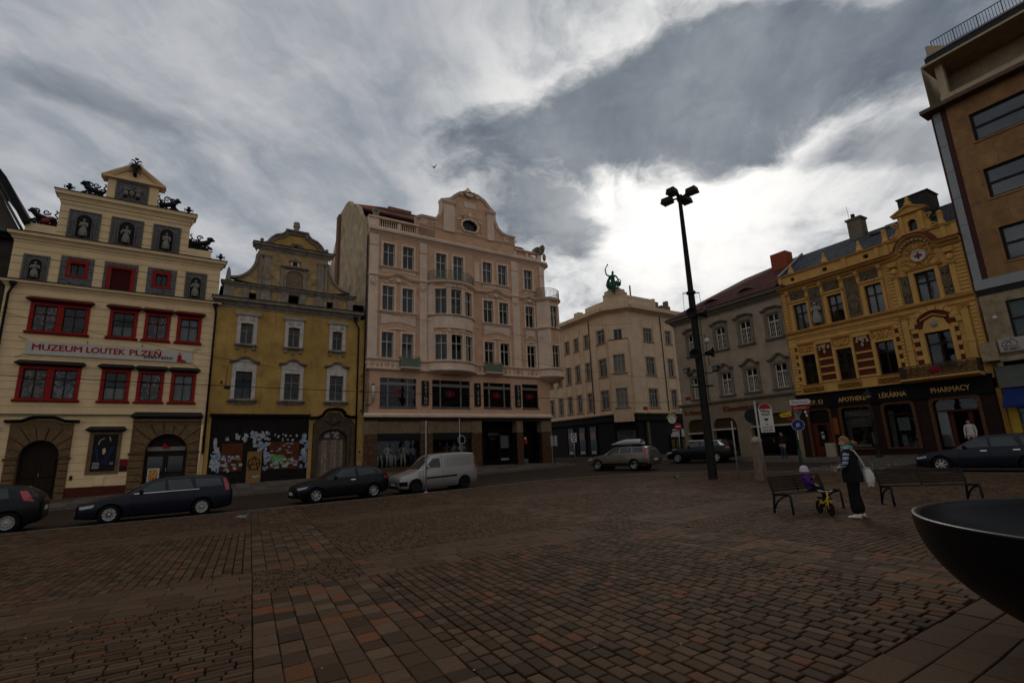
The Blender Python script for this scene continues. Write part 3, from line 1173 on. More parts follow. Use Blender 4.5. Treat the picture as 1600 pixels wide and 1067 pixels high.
 for fl,(z0,z1)in enumerate(((8.93,10.57),(5.25,7.05))):
  top = fl==0
  for i,(a,b)in enumerate(W):
   t = 0.17
   zt = z1-0.15
   cuts =[(a+t,b-t)]if i else[(a+t,a+1.12),(b-1.12,b-t)]
   f = MB().prism([rect(a,b,z0,z1)]+[rect(c,d,z0+0.08,zt)[::-1]for c,d in cuts],-0.05,0.05)
   o = put(C,'window_frame',f,red)
   s = MB().exx([(0.02,z0-0.10),(-0.10,z0-0.10),(-0.16,z0-0.04),(-0.16,z0+0.02),(0.02,z0+0.03)],a-0.09,b+0.09)
   child(o,'sill',s,red)
   e = 0.20
   hd = MB()
   hd.add([(a-0.02,0.02,z1),(b+0.02,0.02,z1),(a-e,-0.30,z1+0.16),(b+e,-0.30,z1+0.16),(a-0.05,0.02,z1+0.34),(b+0.05,0.02,z1+0.34),(a-e,-0.30,z1+0.10),(b+e,-0.30,z1+0.10),(a-0.02,-0.08,z1),(b+0.02,-0.08,z1)],[(0,8,9,1),(8,6,7,9),(6,2,3,7),(2,4,5,3),(0,4,2,6,8),(1,9,7,3,5)])
   child(o,'hood',hd,dkred if top else M_LEAD)
   for j,(c,d)in enumerate(cuts):
    lit = i==3
    window(C,c,d,z0+0.08,zt,0.06,frame,t=0.045,cols=2,tr=0.66,curtain=('full',M_CURT)if lit else(('low',M_CURT)if i==1 else None))
    pic ={(0,0,0):0,(0,2,0):0,(1,0,0):2,(1,0,1):1,(1,2,0):0}.get((fl,i,j))
    if pic is not None:
     q = MB().quad((0,0,0),(d-c,0,0),(d-c,0,zt-z0-0.08),(0,0,zt-z0-0.08))
     me = q.mesh('poster')
     put(C,'poster',me,prints[pic],(c,0.115,z0+0.08))
     # banner with the museum's name
 bn = put(C,'banner',MB().box(-8.56,-1.08,-0.09,-0.05,7.67,8.43),mat('banner_canvas',(0.50,0.48,0.44),0.8,0.06,2))
 tr_ = mat('banner_red_print',(0.30,0.018,0.02),0.7,0)
 tb = mat('banner_black_print',(0.012,0.012,0.012),0.7,0)
 b_ctx = Ctx(bn)
 for s,x0,x1 in(('MUZEUM',-8.36,-6.29),('LOUTEK',-6.12,-4.37),('PLZEŇ',-4.18,-2.66)):
  text(b_ctx,s,0.47,tr_,(x0,-0.095,7.93),fit=x1-x0,bold=0.016,extrude=0.002)
 text(b_ctx,'otevřeno',0.36,tb,(-3.48,-0.1,7.80),fit=1.42,bold=0.006,extrude=0.002)
 lg = MB().prism([(-1.83,7.68),(-1.35,7.68),(-1.38,7.78),(-1.6,7.86),(-1.62,8.1),(-1.82,8.1)],-0.094,-0.09)
 lg.tube([(-1.72,-0.094,8.1),(-1.76,-0.094,8.3)],0.012,4).tube([(-1.72,-0.094,8.1),(-1.66,-0.094,8.24)],0.012,4)
 child(bn,'emblem',lg,tr_)
 ropes = MB()
 for a,b in(((-8.56,8.43),(-8.95,8.62)),((-8.56,7.67),(-8.95,7.5)),((-1.08,8.43),(-0.7,8.6)),((-1.08,7.67),(-0.7,7.35)),((-6.1,8.43),(-6.1,8.62)),((-3.6,8.43),(-3.6,8.62))):
  ropes.tube([(a[0],-0.07,a[1]),(b[0],-0.01,b[1])],0.012,4)
 child(bn,'rope',ropes,M_IRON)
 # two stone portals with arched doors
 for k,(xa,xb,da,db,zs,ztop,zf)in enumerate(((-8.65,-6.14,-8.15,-6.57,2.25,3.12,3.75),(-3.58,-0.26,-2.87,-0.85,2.37,3.38,3.9))):
  cx,r,rz_ =(da+db)/2,(db-da)/2,ztop-zs
  P = Ctx(B)
  back =[(xa,-0.6),(da,-0.6),(da,zs)]+arc(cx,zs,r,180,0,14,rz_)[1:-1]+[(db,zs),(db,-0.6),(xb,-0.6),(xb,zf),(xa,zf)]
  po = put(C,'portal',MB().prism(back,-0.03,0.35),stone)
  # jamb blocks
  z = 0.0
  while z<zs-0.3:
   for a,b in((xa,da),(db,xb)):
    child(po,'jamb_block',MB().cbox(a+0.015,b-0.015,-0.14,0.0,z+0.01,z+0.36,0.035),stone)
   z+=0.375
  for a,b in((xa-0.06,da+0.02),(db-0.02,xb+0.06)):
   child(po,'impost',MB().exx([(0.05,zs-0.14),(-0.14,zs-0.13),(-0.2,zs-0.04),(-0.2,zs+0.0),(0.05,zs)],a,b),stone)
   # voussoirs, wedge by wedge
  nv = 9
  for i in range(nv):
   a0,a1 = 180-180*i/nv,180-180*(i+1)/nv
   a0-=1.2
   a1+=1.2
   inner = arc(cx,zs+0.01,r+0.01,a0,a1,3,rz_+0.01)
   def outp(a):
    ca,sa = cos(radians(a)),sin(radians(a))
    tx =(xb-cx-0.02)/max(1e-4,abs(ca))
    tz =(zf-zs-0.03)/max(1e-4,sa)
    q = min(tx,tz)
    return(cx+ca*q,zs+0.01+sa*q)
   o0,o1 = outp(a0),outp(a1)
   poly = inner+[o1]
   if abs(o0[1]-o1[1])>0.02 and abs(o0[0]-o1[0])>0.02:
    cn =(cx+(xb-cx-0.02)*(1 if o0[0]>cx else-1),zf-0.02)
    poly.append(cn)
   poly.append(o0)
   key = i==nv//2
   child(po,'keystone' if key else 'voussoir',MB().prism(poly[::-1],-0.2 if key else-0.13,0.0),stone)
  if k==0:
   path =[(-8.86,4.06),(-8.2,4.08),(-7.95,4.2),(-7.75,4.28),(-7.0,4.28),(-6.8,4.2),(-6.55,4.08),(-5.92,4.06)]
   child(po,'tympanum',MB().prism([(xa,3.75),(xb,3.75),(xb,4.0),(-6.6,4.02),(-6.95,4.2),(-7.8,4.2),(-8.15,4.02),(xa,4.0)],-0.06,0.02),stone)
   child(po,'hood',MB().sweep(path,[(-0.02,0.02),(-0.02,-0.12),(0.06,-0.34),(0.12,-0.36),(0.13,0.02)]),M_LEAD)
  else:
   child(po,'entablature',MB().exx([(0.02,3.9),(-0.10,3.9),(-0.12,4.05),(-0.2,4.12),(-0.22,4.24),(0.02,4.26)],xa,xb),stone)
   e = 0.16
   child(po,'hood',MB().add([(xa,0.02,4.26),(xb,0.02,4.26),(xa-e,-0.36,4.44),(xb+e-.1,-0.36,4.44),(xa+0.05,0.02,4.68),(xb-0.05,0.02,4.68),(xa-e,-0.36,4.38),(xb+e-.1,-0.36,4.38)],[(0,6,7,1),(6,2,3,7),(2,4,5,3),(0,4,2,6),(1,7,3,5)]),M_LEAD)
  wood = mat('dark_door_wood',(0.022,0.014,0.010),0.55,0.2,5)
  dp =[(da,-0.6),(db,-0.6),(db,zs)]+arc(cx,zs,r,0,180,12,rz_)[1:-1]+[(da,zs)]
  dr = put(C,'door',MB().prism(dp,0.3,0.36),wood)
  for s in(-1,1):
   for(pz0,pz1)in((0.5,1.1),(1.2,2.15)):
    xl,xr = sorted((cx+s*0.1,cx+s*(r-0.12)))
    child(dr,'door_panel',MB().cbox(xl,xr,0.26,0.31,pz0,pz1,0.03),wood if k==0 else mat('door_glass',(0.02,0.022,0.022),0.08,0,spec=0.6))
  child(dr,'handle',MB().tube([(cx+0.06,0.2,1.25),(cx+0.06,0.2,1.45)],0.018,6),mat('polished_steel',(0.45,0.45,0.45),0.25,0,metal=1))
  if k==1:
   child(dr,'transom_sign',MB().box(da+0.08,db-0.08,0.2,0.24,2.44,2.67),mat('frosted_glass',(0.20,0.21,0.20),0.4,0.1))
   child(dr,'emblem',MB().prism([(-2.05,2.56),(-1.7,2.56),(-1.7,2.64),(-1.88,2.72),(-1.9,2.86),(-2.05,2.86)],0.17,0.19),mat('banner_red_print'))
   # poster case, plaque, plinth, meter box
 pf = MB().prism([rect(-5.42,-4.0,1.27,3.53),rect(-5.22,-4.16,1.41,3.40)[::-1]],-0.06,0.05)
 pc = put(C,'poster_case',pf,stone)
 child(pc,'hood',MB().add([(-5.45,0.02,3.53),(-3.97,0.02,3.53),(-5.62,-0.3,3.68),(-3.8,-0.3,3.68),(-5.45,0.02,3.86),(-3.97,0.02,3.86),(-5.62,-0.3,3.63),(-3.8,-0.3,3.63)],[(0,6,7,1),(6,2,3,7),(2,4,5,3),(0,4,2,6),(1,7,3,5)]),M_LEAD)
 pp = child(pc,'poster',MB().quad((-5.22,0.0,1.41),(-4.16,0.0,1.41),(-4.16,0.0,3.40),(-5.22,0.0,3.40)),mat('poster_black',(0.012,0.012,0.016),0.4,0))
 ink = MB()
 ink.tube([(-5.0,-0.004,2.85),(-4.93,-0.004,3.1),(-4.75,-0.004,3.2)],0.025,4).tube([(-4.55,-0.004,3.28),(-4.48,-0.004,3.05)],0.03,4)
 ink.prism([(-4.78,2.35),(-4.7,2.3),(-4.64,2.5),(-4.68,2.68),(-4.8,2.62)],-0.006,0)
 child(pp,'print',ink,mat('poster_cream_ink',(0.5,0.42,0.22),0.6,0.1))
 ink = MB()
 for a,b in(((-5.05,2.6),(-4.95,1.95)),((-4.4,2.7),(-4.72,1.85)),((-4.32,2.75),(-4.6,1.8)),((-5.1,2.75),(-5.0,2.2))):
  ink.tube([(a[0],-0.004,a[1]),(b[0],-0.004,b[1])],0.03,4)
 child(pp,'print',ink,mat('poster_blue_ink',(0.03,0.05,0.13),0.6,0.1))
 ink = MB()
 for r in range(5):
  ink.box(-5.16,-4.88+0.04*(r%2),-0.005,0,1.86-r*0.07,1.885-r*0.07)
  if r<2:
   ink.box(-4.42,-4.26,-0.005,0,1.86-r*0.07,1.88-r*0.07)
 child(pp,'print',ink,mat('poster_white_ink',(0.5,0.5,0.5),0.6,0))
 pq = put(C,'plaque',MB().box(-3.97,-3.60,-0.03,0.0,1.36,2.04),mat('plaque_red',(0.16,0.012,0.012),0.4,0.05))
 child(pq,'lower_field',MB().box(-3.95,-3.62,-0.034,-0.03,1.38,1.66),mat('plaque_dark',(0.02,0.012,0.012),0.4,0))
 put(C,'plinth',MB().box(-6.14,-3.58,-0.05,0.05,-0.6,0.62),mat('maroon_plinth',(0.085,0.022,0.016),0.85,0.2,5))
 put(C,'meter_box',MB().cbox(-4.98,-4.57,-0.06,0.02,0.64,1.12,0.015),cream)
 hn = put(C,'house_number',MB().box(-9.32,-8.95,-0.03,0.0,3.62,3.86),mat('enamel_white',(0.45,0.43,0.40),0.4,0.05))
 put(C,'doorbell',MB().box(-6.02,-5.9,-0.03,0.0,1.02,1.25),M_IRON)
 # A-board poster in the doorway
 ab = put(C,'door_poster',MB().box(-2.66,-2.1,0.12,0.14,0.7,1.46),mat('poster_white',(0.55,0.52,0.48),0.7,0))
 child(ab,'print',MB().box(-2.6,-2.16,0.115,0.12,0.78,1.38),print_mat('poster_orange',[(0,(.5,.08,.03)),(.45,(.6,.35,.03)),(.55,(.04,.03,.03)),(.6,(.55,.12,.04))],6,1,2))
 drainpipe(C,-9.62,-0.4,10.9,top=(0.12,0.35))
 drainpipe(C,-0.04,2.2,10.9,top=(-0.05,0.35))
 put(C,'drainpipe',MB().tube([(-0.2,-0.13,-0.4),(-0.2,-0.13,3.9)],0.055,8),cream,smooth=True)
 # wrought ornaments on the gable
 def urn(x,z,h=0.62):
  mb = MB().lathe([(0.12,0),(0.13,0.06),(0.05,0.16),(0.05,0.24),(0.17,0.36),(0.20,0.42),(0.10,0.46),(0.06,0.5),(0.12,0.56),(0.09,0.62),(0.0,0.66)],10,(0,0,0))
  for s in(-1,1):
   mb.tube([(s*0.16,0,0.44),(s*0.26,0,0.46),(s*0.25,0,0.34),(s*0.17,0,0.3)],0.03,5)
  mb.tf(Matrix.Scale(h/0.66,4))
  put(C,'urn',mb,M_IRON,(x,0.15,z),smooth=True)
 urn(-7.96,17.34)
 urn(-2.08,17.34)
 urn(-0.06,14.48)
 def lion(x,z,w,h,d,redtongue=False):
  mb = MB()
  s = d
  yy = 0.15
  X = lambda a:x+s*a*w
  Z = lambda a:z+a*h
  mb.tube([(X(-.40),yy,Z(.34)),(X(-.1),yy,Z(.42)),(X(.18),yy,Z(.52)),(X(.34),yy,Z(.70))],[h*.17,h*.15,h*.17,h*.12],8)
  mb.ell((X(.40),yy,Z(.80)),(w*.11,0.16,h*.16),9,6)
  mb.tube([(X(.42),yy,Z(.80)),(X(.55),yy,Z(.74))],h*.07,6)
  for k in range(7):
   a = 0.6+k*0.55
   mb.tube([(X(.34),yy,Z(.74)),(X(.34+.17*cos(a)),yy,Z(.74+.24*sin(a)))],h*.045,5,taper=h*.012)
  for a,b,c in((-.36,-.44,.0),(-.28,-.22,.0),(.16,.10,.0),(.26,.42,.18)):
   mb.tube([(X(a),yy,Z(.36)),(X((a+b)/2+.04),yy,Z(.2)),(X(b),yy,Z(c)),(X(b+.08),yy,Z(c))],h*.06,6)
  mb.tube([(X(-.42),yy,Z(.36)),(X(-.52),yy,Z(.55)),(X(-.40),yy,Z(.72)),(X(-.50),yy,Z(.9)),(X(-.42),yy,Z(.98))],h*.045,5)
  scroll(mb,X(-.10),Z(.80),h*.17,yy,h*.045,1.4,s)
  scroll(mb,X(.10),Z(.16),h*.13,yy,h*.04,1.3,-s)
  scroll(mb,X(-.36),Z(.12),h*.12,yy,h*.04,1.3,s)
  rl = random.Random(int(abs(x)*10))
  for q in range(11):
   u = rl.uniform(-.42,.34)
   scroll(mb,X(u),Z(rl.uniform(.18,.62+.22*(u>0))),h*rl.uniform(.10,.17),yy+rl.uniform(-.05,.05),h*.05,1.3,rl.choice((-1,1)),rl.random()*6,n=14)
  for q in range(8):
   u = -.45+q*.12
   mb.ell((X(u),yy,Z(.12+.1*(q%2))),(w*.07,0.1,h*.1),7,5)
  mb.box(min(X(-.5),X(.5)),max(X(-.5),X(.5)),yy-.06,yy+.06,z-0.02,z+0.05)
  o = put(C,'lion_ornament',mb,M_IRON,smooth=True)
  if redtongue:
   child(o,'red_shield',MB().ell((x+0.22,yy-0.1,z+0.36),(0.34,0.05,0.16),10,6,Matrix.Rotation(radians(-28),3,'Y')),mat('red_shield',(0.28,0.05,0.04),0.6,0.1),smooth=True)
 lion(-6.88,17.34,1.15,1.0,-1)
 lion(-3.17,17.34,1.15,1.05,1)
 lion(-8.85,15.1,1.2,1.0,-1,True)
 lion(-1.2,15.1,1.3,1.05,1)
 # double-headed eagle on the pediment
 mb = MB()
 yy = -0.22
 mb.ell((-5.02,yy,19.72),(0.13,0.1,0.3),9,6)
 for s in(-1,1):
  mb.tube([(-5.02,yy,19.95),(-5.02+s*.1,yy,20.12),(-5.02+s*.2,yy,20.16),(-5.02+s*.27,yy,20.1)],0.05,6,taper=0.03)
  for k in range(5):
   a = radians(60-k*27)
   mb.tube([(-5.02+s*.08,yy,19.8),(-5.02+s*(.1+.27*cos(a)),yy,19.8+.27*sin(a))],0.045,5,taper=0.02)
  mb.tube([(-5.02+s*.05,yy,19.5),(-5.02+s*.16,yy,19.35),(-5.02+s*.3,yy,19.28)],0.035,5)
 mb.tube([(-5.02,yy,19.5),(-5.02,yy,19.2)],0.06,6,taper=0.13)
 mb.ell((-5.02,yy,20.26),(0.12,0.08,0.07),8,5)
 mb.box(-5.1,-4.94,yy-0.02,0.05,19.15,19.3)
 put(C,'eagle_ornament',mb,M_IRON,smooth=True)
 return B
museum()
# ------------------------------------------------------------------ neighbour at the left edge
def left_neighbour():
 B = thing('gabled_house','dark grey house with deep black eaves at the left edge of the view','building',(1.0,36.0,0),radians(0.73))
 C = Ctx(B)
 gp = mat('grey_brown_plaster',(0.12,0.10,0.085),0.9,0.15,2,streak=0.3)
 mb = MB()
 mb.quad((-20,0.3,-0.8),(-9.86,0.3,-0.8),(-9.86,0.3,14.3),(-20,0.3,14.3))
 mb.quad((-9.86,0.3,-0.8),(-9.86,9,-0.8),(-9.86,9,14.3),(-9.86,0.3,14.3))
 put(C,'wall',mb,mat('sooty_plaster',(0.045,0.04,0.036),0.9,0.2,2))  # darker grey plaster below the gutter
 put(C,'gable_wall',MB().prism([(-13.5,14.3),(-9.9,14.3),(-9.95,15.0),(-10.95,16.9),(-12,18.6),(-13.5,18.6)],0.9,1.2),gp)
 rf = MB().sweep([(-13.5,18.9),(-12.0,18.9),(-10.75,17.2),(-9.55,14.9)],[(0.0,-0.35),(0.32,-0.35),(0.32,7),(0.0,7)])
 put(C,'roof',rf,mat('black_roofing',(0.018,0.017,0.018),0.7,0.2,3))
 vb = MB().sweep([(-13.5,18.75),(-12.0,18.75),(-10.9,17.1),(-9.72,14.95)],[(-0.12,0.3),(0.0,0.3),(0.0,0.9),(-0.12,0.9)])
 put(C,'bargeboard',vb,mat('grey_board',(0.16,0.155,0.145),0.8,0.1))
 gt = MB().tube([(-13.5,-0.1,14.36),(-9.9,-0.1,14.36)],0.1,8)
 put(C,'gutter',gt,mat('copper_patina',(0.05,0.10,0.085),0.6,0.2,3))
 put(C,'gutter_board',MB().box(-13.5,-9.9,0.0,0.9,14.0,14.3),M_DARK)
left_neighbour()
# ================================================================== yellow baroque house
def yellow_house():
 B = thing('yellow_house','weathered yellow baroque house with curved gable and boarded up shopfront','building',(1.0,36.0,0),radians(0.4))
 C = Ctx(B)
 yel = mat('yellow_plaster',(0.42,0.27,0.085),0.92,0.22,1.1,0.25,30,streak=0.45,stain=(0.13,0.085,0.035))
 old = mat('peeling_plaster',(0.42,0.305,0.15),0.95,0.4,2.2,0.4,25,streak=0.75,stain=(0.10,0.078,0.055))
 grs = mat('weathered_stucco',(0.27,0.24,0.20),0.95,0.3,3,0.35,25,streak=0.65,stain=(0.05,0.044,0.038))
 wht = mat('off_white_stucco',(0.52,0.49,0.45),0.9,0.18,3,0.25,30,streak=0.4,stain=(0.13,0.12,0.10))
 frm = mat('dark_window_wood')
 gwf = mat('grey_window_paint',(0.24,0.22,0.19),0.7,0.15)
 U =[(1.43,2.16),(4.32,5.04),(7.24,7.92)]
 V =[(1.36,2.31),(4.25,5.2),(7.17,8.1)]
 holes =[(a,b,9.16,10.5)for a,b in U]+[(a,b,5.56,7.31)for a,b in V]
 holes+=[(0.25,5.95,-0.6,4.55),(6.25,8.95,-0.6,4.0)]
 mb = MB()
 wall(mb,0.02,9.58,-0.6,11.6,holes,0,0.28)
 put(C,'wall',mb,yel)
 backing(C,0.1,9.5,-0.5,12.8,1.1,(4.7,8.4,11.5))
 shell(C,0.02,9.58,-0.6,11.8,11,yel)
 cornice(C,0.1,8.95,11.5,12.08,0.42,grs,lead=M_LEAD)
 # attic with three small square openings
 SQ =[(1.75,2.19,12.15,12.66),(4.19,4.88,12.17,12.84),(6.76,7.2,12.17,12.68)]
 mb = MB()
 wall(mb,0.26,8.6,12.05,12.95,SQ,0.02,0.4)
 put(C,'attic_wall',mb,old)
 for a,b in((0.26,0.85),(1.4,1.72),(2.22,2.5),(2.5,3.0),(3.75,4.16),(4.9,5.3),(6.0,6.45),(6.5,6.72),(7.24,7.5),(8.15,8.6)):
  put(C,'pilaster',MB().box(a,b,-0.05,0.03,12.1,12.92),grs)
 cornice(C,0.3,8.58,12.9,13.22,0.2,grs,'belt_course',lead=M_LEAD)
 # upper gable stage with a blind niche and volutes
 mb = MB()
 wall(mb,2.15,6.72,13.2,15.85,[(4.32,4.63,14.96,15.25)],0.0,0.3)
 mb.box(2.15,6.72,0.35,0.7,13.2,15.85)
 put(C,'gable_wall',mb,old)
 for a,b in((2.2,2.36),(2.5,2.93),(6.02,6.44),(6.52,6.7)):
  p = put(C,'pilaster',MB().box(a,b,-0.09,0.02,13.35,15.3),grs)
  child(p,'capital',MB().exx([(0,15.28),(-0.1,15.28),(-0.16,15.42),(-0.16,15.48),(0,15.5)],a-0.05,b+0.05),grs)
  child(p,'base',MB().exx([(0,13.22),(-0.15,13.22),(-0.15,13.32),(-0.1,13.38),(0,13.38)],a-0.04,b+0.04),grs)
 npth =[(3.95,13.3)]+arc(4.5,14.2,0.55,180,0,10,0.38)+[(5.05,13.3)]
 nc = put(C,'blind_niche',MB().prism(npth[::-1],-0.025,0.02),mat('bare_brown_stucco',(0.20,0.15,0.11),0.95,0.3,6,0.3))
 child(nc,'niche_surround',MB().sweep(npth,[(0,0),(0,-0.1),(0.1,-0.1),(0.1,0)]),grs)
 child(nc,'niche_cornice',MB().exx([(0,14.72),(-0.12,14.74),(-0.22,14.84),(-0.22,14.9),(0,14.92)],3.58,5.38),grs)
 for x in(3.7,5.2):
  child(nc,'niche_pilaster',MB().box(x-0.1,x+0.1,-0.07,0.0,13.3,14.72),grs)
 put(C,'small_pediment',MB().prism([(4.05,15.28),(4.9,15.28),(4.48,15.52)],-0.14,0),grs)
 put(C,'window_surround',MB().prism([rect(4.2,4.75,14.92,15.3),rect(4.32,4.63,14.96,15.25)[::-1]],-0.06,0.0),wht)
 cornice(C,2.05,6.85,15.8,16.25,0.28,grs,lead=M_LEAD)
 for sgn,xw,xe in((-1,2.15,0.62),(1,6.72,8.32)):
  n = 12
  cv =[(xw+(xe-xw)*(1-cos(radians(90*i/n))),15.45-1.95*sin(radians(90*i/n)))for i in range(n+1)]
  poly = cv+[(xw,13.3)]
  if sgn>0:
   poly = poly[::-1]
  v = put(C,'volute',MB().prism(poly,0.0,0.35),old)
  path = cv[::-1]if sgn<0 else cv
  child(v,'coping',MB().sweep(path,[(-0.04,-0.06),(-0.02,-0.14),(0.10,-0.16),(0.14,-0.1),(0.14,0.4),(0.0,0.4)]),grs)
  # curved top pediment
 top =[(2.4,16.25),(2.62,16.36),(2.85,16.72),(3.15,17.0),(3.5,17.12),(3.72,17.3),(3.8,17.52),(5.2,17.52),(5.28,17.3),(5.5,17.12),(5.85,17.0),(6.15,16.72),(6.38,16.36),(6.6,16.25)]
 g = put(C,'top_gable',MB().prism(top[::-1],0.02,0.4),yel)
 child(g,'coping',MB().sweep(top,[(-0.22,0.0),(-0.22,-0.08),(-0.10,-0.12),(0.0,-0.24),(0.08,-0.26),(0.08,0.45),(-0.05,0.45)]),grs)
 ey =[(4.5+0.42*cos(a),16.42+0.2*sin(a))for a in[i*pi/8 for i in range(16)]]
 e = put(C,'oval_eye',MB().sweep(ey[::-1],[(0,0.02),(0,-0.05),(0.07,-0.05),(0.07,0.02)],True),grs)
 child(e,'pane',MB().ell((4.5,0.0,16.42),(0.2,0.03,0.12),12,5),M_DARK)
 def finial(x,z,prof,name):
  put(C,name,MB().lathe(prof,12,(x,0.12,z)),grs,smooth=True)
 ball =[(0.12,0),(0.13,0.05),(0.05,0.12),(0.05,0.18),(0.12,0.26),(0.13,0.34),(0.08,0.43),(0,0.46)]
 finial(2.3,16.27,ball,'ball_finial')
 finial(6.62,16.27,ball,'ball_finial')
 finial(4.46,17.55,[(0.3,0),(0.3,0.08),(0.2,0.14),(0.17,0.3),(0.24,0.45),(0.24,0.55),(0.17,0.6),(0.22,0.7),(0.2,0.78),(0,0.8)],'stone_finial')
 ob =[(0.24,0),(0.24,0.1),(0.17,0.14),(0.13,0.6),(0.09,0.9),(0.03,1.05),(0,1.06)]
 finial(0.48,13.22,ob,'obelisk')
 finial(8.38,13.22,ob,'obelisk')
 rf = MB().add([(0.1,0.5,13.0),(9.5,0.5,12.0),(9.5,11,12.0),(0.1,11,13.0),(4.5,0.45,16.0),(4.5,11,16.0)],[(0,4,5,3),(1,2,5,4),(3,5,2)])
 put(C,'roof',rf,mat('old_red_tile'))
 # windows with stucco surrounds
 for i,(a,b)in enumerate(U):
  o = put(C,'window_surround',MB().prism([rect(a-0.22,b+0.24,9.14,10.98),rect(a,b,9.16,10.5)[::-1]],-0.07,0.0),wht)
  child(o,'hood',MB().exx([(0,11.0),(-0.12,11.0),(-0.2,11.1),(-0.24,11.2),(0,11.24)],a-0.34,b+0.36),wht)
  k = MB()
  cx =(a+b)/2
  k.cbox(cx-0.09,cx+0.09,-0.14,-0.05,10.5,10.95,0.02)
  for s in(-1,1):
   scroll(k,cx+s*0.3,10.76,0.11,-0.09,0.03,1.3,s,0 if s>0 else pi)
  child(o,'keystone',k,wht)
  s = child(o,'sill',MB().exx([(0,8.94),(-0.14,8.96),(-0.22,9.04),(-0.22,9.12),(0,9.14)],a-0.27,b+0.27),grs)
  for q in(a-0.12,b+0.12):
   put(C,'sill_bracket',MB().cbox(q-0.1,q+0.1,-0.12,0.0,8.74,8.94,0.03),grs)
  put(C,'sill_bracket',MB().cbox(cx-0.06,cx+0.06,-0.08,0.0,8.6,8.94,0.02),grs)
  window(C,a,b,9.16,10.5,0.18,gwf,t=0.05,cols=2,tr=0.66)
 for i,(a,b)in enumerate(V):
  o = put(C,'window_surround',MB().prism([rect(a-0.22,b+0.22,5.54,7.7),rect(a,b,5.56,7.31)[::-1]],-0.07,0.0),wht)
  cx =(a+b)/2
  path =[(a-0.4,7.95),(a-0.12,7.96),(a+0.02,8.02),(cx-0.25,8.2),(cx,8.25),(cx+0.25,8.2),(b-0.02,8.02),(b+0.12,7.96),(b+0.4,7.95)]
  child(o,'frieze',MB().prism([(a-0.2,7.7),(b+0.2,7.7),(b+0.2,7.92),(b,7.98),(cx+0.25,8.16),(cx-0.25,8.16),(a,7.98),(a-0.2,7.92)],-0.05,0.0),wht)
  child(o,'hood',MB().sweep(path,[(-0.10,0.0),(-0.10,-0.1),(-0.02,-0.2),(0.05,-0.24),(0.06,0.0)]),grs)
  child(o,'sill',MB().exx([(0,5.30),(-0.12,5.34),(-0.22,5.44),(-0.22,5.52),(0,5.54)],a-0.38,b+0.38),grs)
  r = MB()
  relief(r,a-0.3,b+0.3,5.2,5.42,-0.02,0.1,30,6,seed=3.0,fr=1.6)
  child(o,'sill_apron',r,grs)
  window(C,a,b,5.56,7.31,0.2,frm if i==0 else gwf,t=0.05,cols=2,tr=0.66,curtain=('low',mat('grey_curtain',(0.10,0.11,0.12),0.9,0.1))if i!=1 else None)
  # boarded shopfront pasted with torn posters
 blk = mat('sooty_shopfront',(0.016,0.014,0.013),0.85,0.4,6,0.3)
 sf = put(C,'shopfront',MB().box(0.25,5.95,0.06,0.2,-0.6,4.55),blk)
 child(sf,'fascia',MB().exx([(0.1,4.4),(-0.12,4.42),(-0.16,4.52),(-0.16,4.6),(0.1,4.62)],0.15,6.0),blk)
 rust = mat('rust_red_board',(0.10,0.032,0.016),0.85,0.25,5)
 child(sf,'boarded_window',MB().box(0.95,2.1,0.02,0.07,1.08,2.78),rust)
 child(sf,'boarded_window',MB().box(3.6,5.42,0.02,0.07,1.07,2.82),rust)
 dr = child(sf,'boarded_door',MB().box(2.37,3.2,0.0,0.07,-0.3,2.25),mat('plywood',(0.24,0.145,0.05),0.8,0.2,4))
 a_ = MB()
 dk = mat('dark_red_spray',(0.05,0.008,0.008),0.7,0)
 cx,cz = 2.78,1.5
 a_.tube([(cx+0.34*cos(t),-0.008,cz+0.36*sin(t))for t in[i*2*pi/20 for i in range(21)]],0.028,4)
 a_.tube([(cx-0.26,-0.008,1.12),(cx+0.02,-0.008,1.98),(cx+0.24,-0.008,1.1)],0.028,4).tube([(cx-0.36,-0.008,1.42),(cx+0.34,-0.008,1.52)],0.026,4)
 child(dr,'graffiti',a_,dk)
 # scraps of bills: ragged paper polygons
 rnd = random.Random(9)
 def bill(nm,c):
  k =(.03,.028,.028)
  return print_mat(nm,[(0,k),(.36,tuple(q*.55 for q in c)),(.44,c),(.54,tuple(q*.8 for q in c)),(.60,k),(.64,tuple(q*.7 for q in c))],7,1.5,len(nm)*1.3)
 papers =[bill('bill_white',(0.42,0.42,0.43)),bill('bill_blue',(0.25,0.28,0.36)),bill('bill_green',(0.13,0.34,0.04)),bill('bill_red',(0.36,0.05,0.035)),bill('bill_yellow',(0.42,0.34,0.03))]
 def scrap(x,z,w,h,m,y):
  n = 18
  pts =[]
  for i in range(n):
   a = 2*pi*i/n
   k = rnd.choice((1.0,1.0,0.95,0.7,rnd.uniform(0.35,1.0)))
   sx = max(-1,min(1,cos(a)*1.5))
   sz = max(-1,min(1,sin(a)*1.5))
   pts.append((x+sx*w/2*k,z+sz*h/2*k))
  child(sf,'torn_bill',MB().prism(pts,y,y+0.004),m)
 k = 0
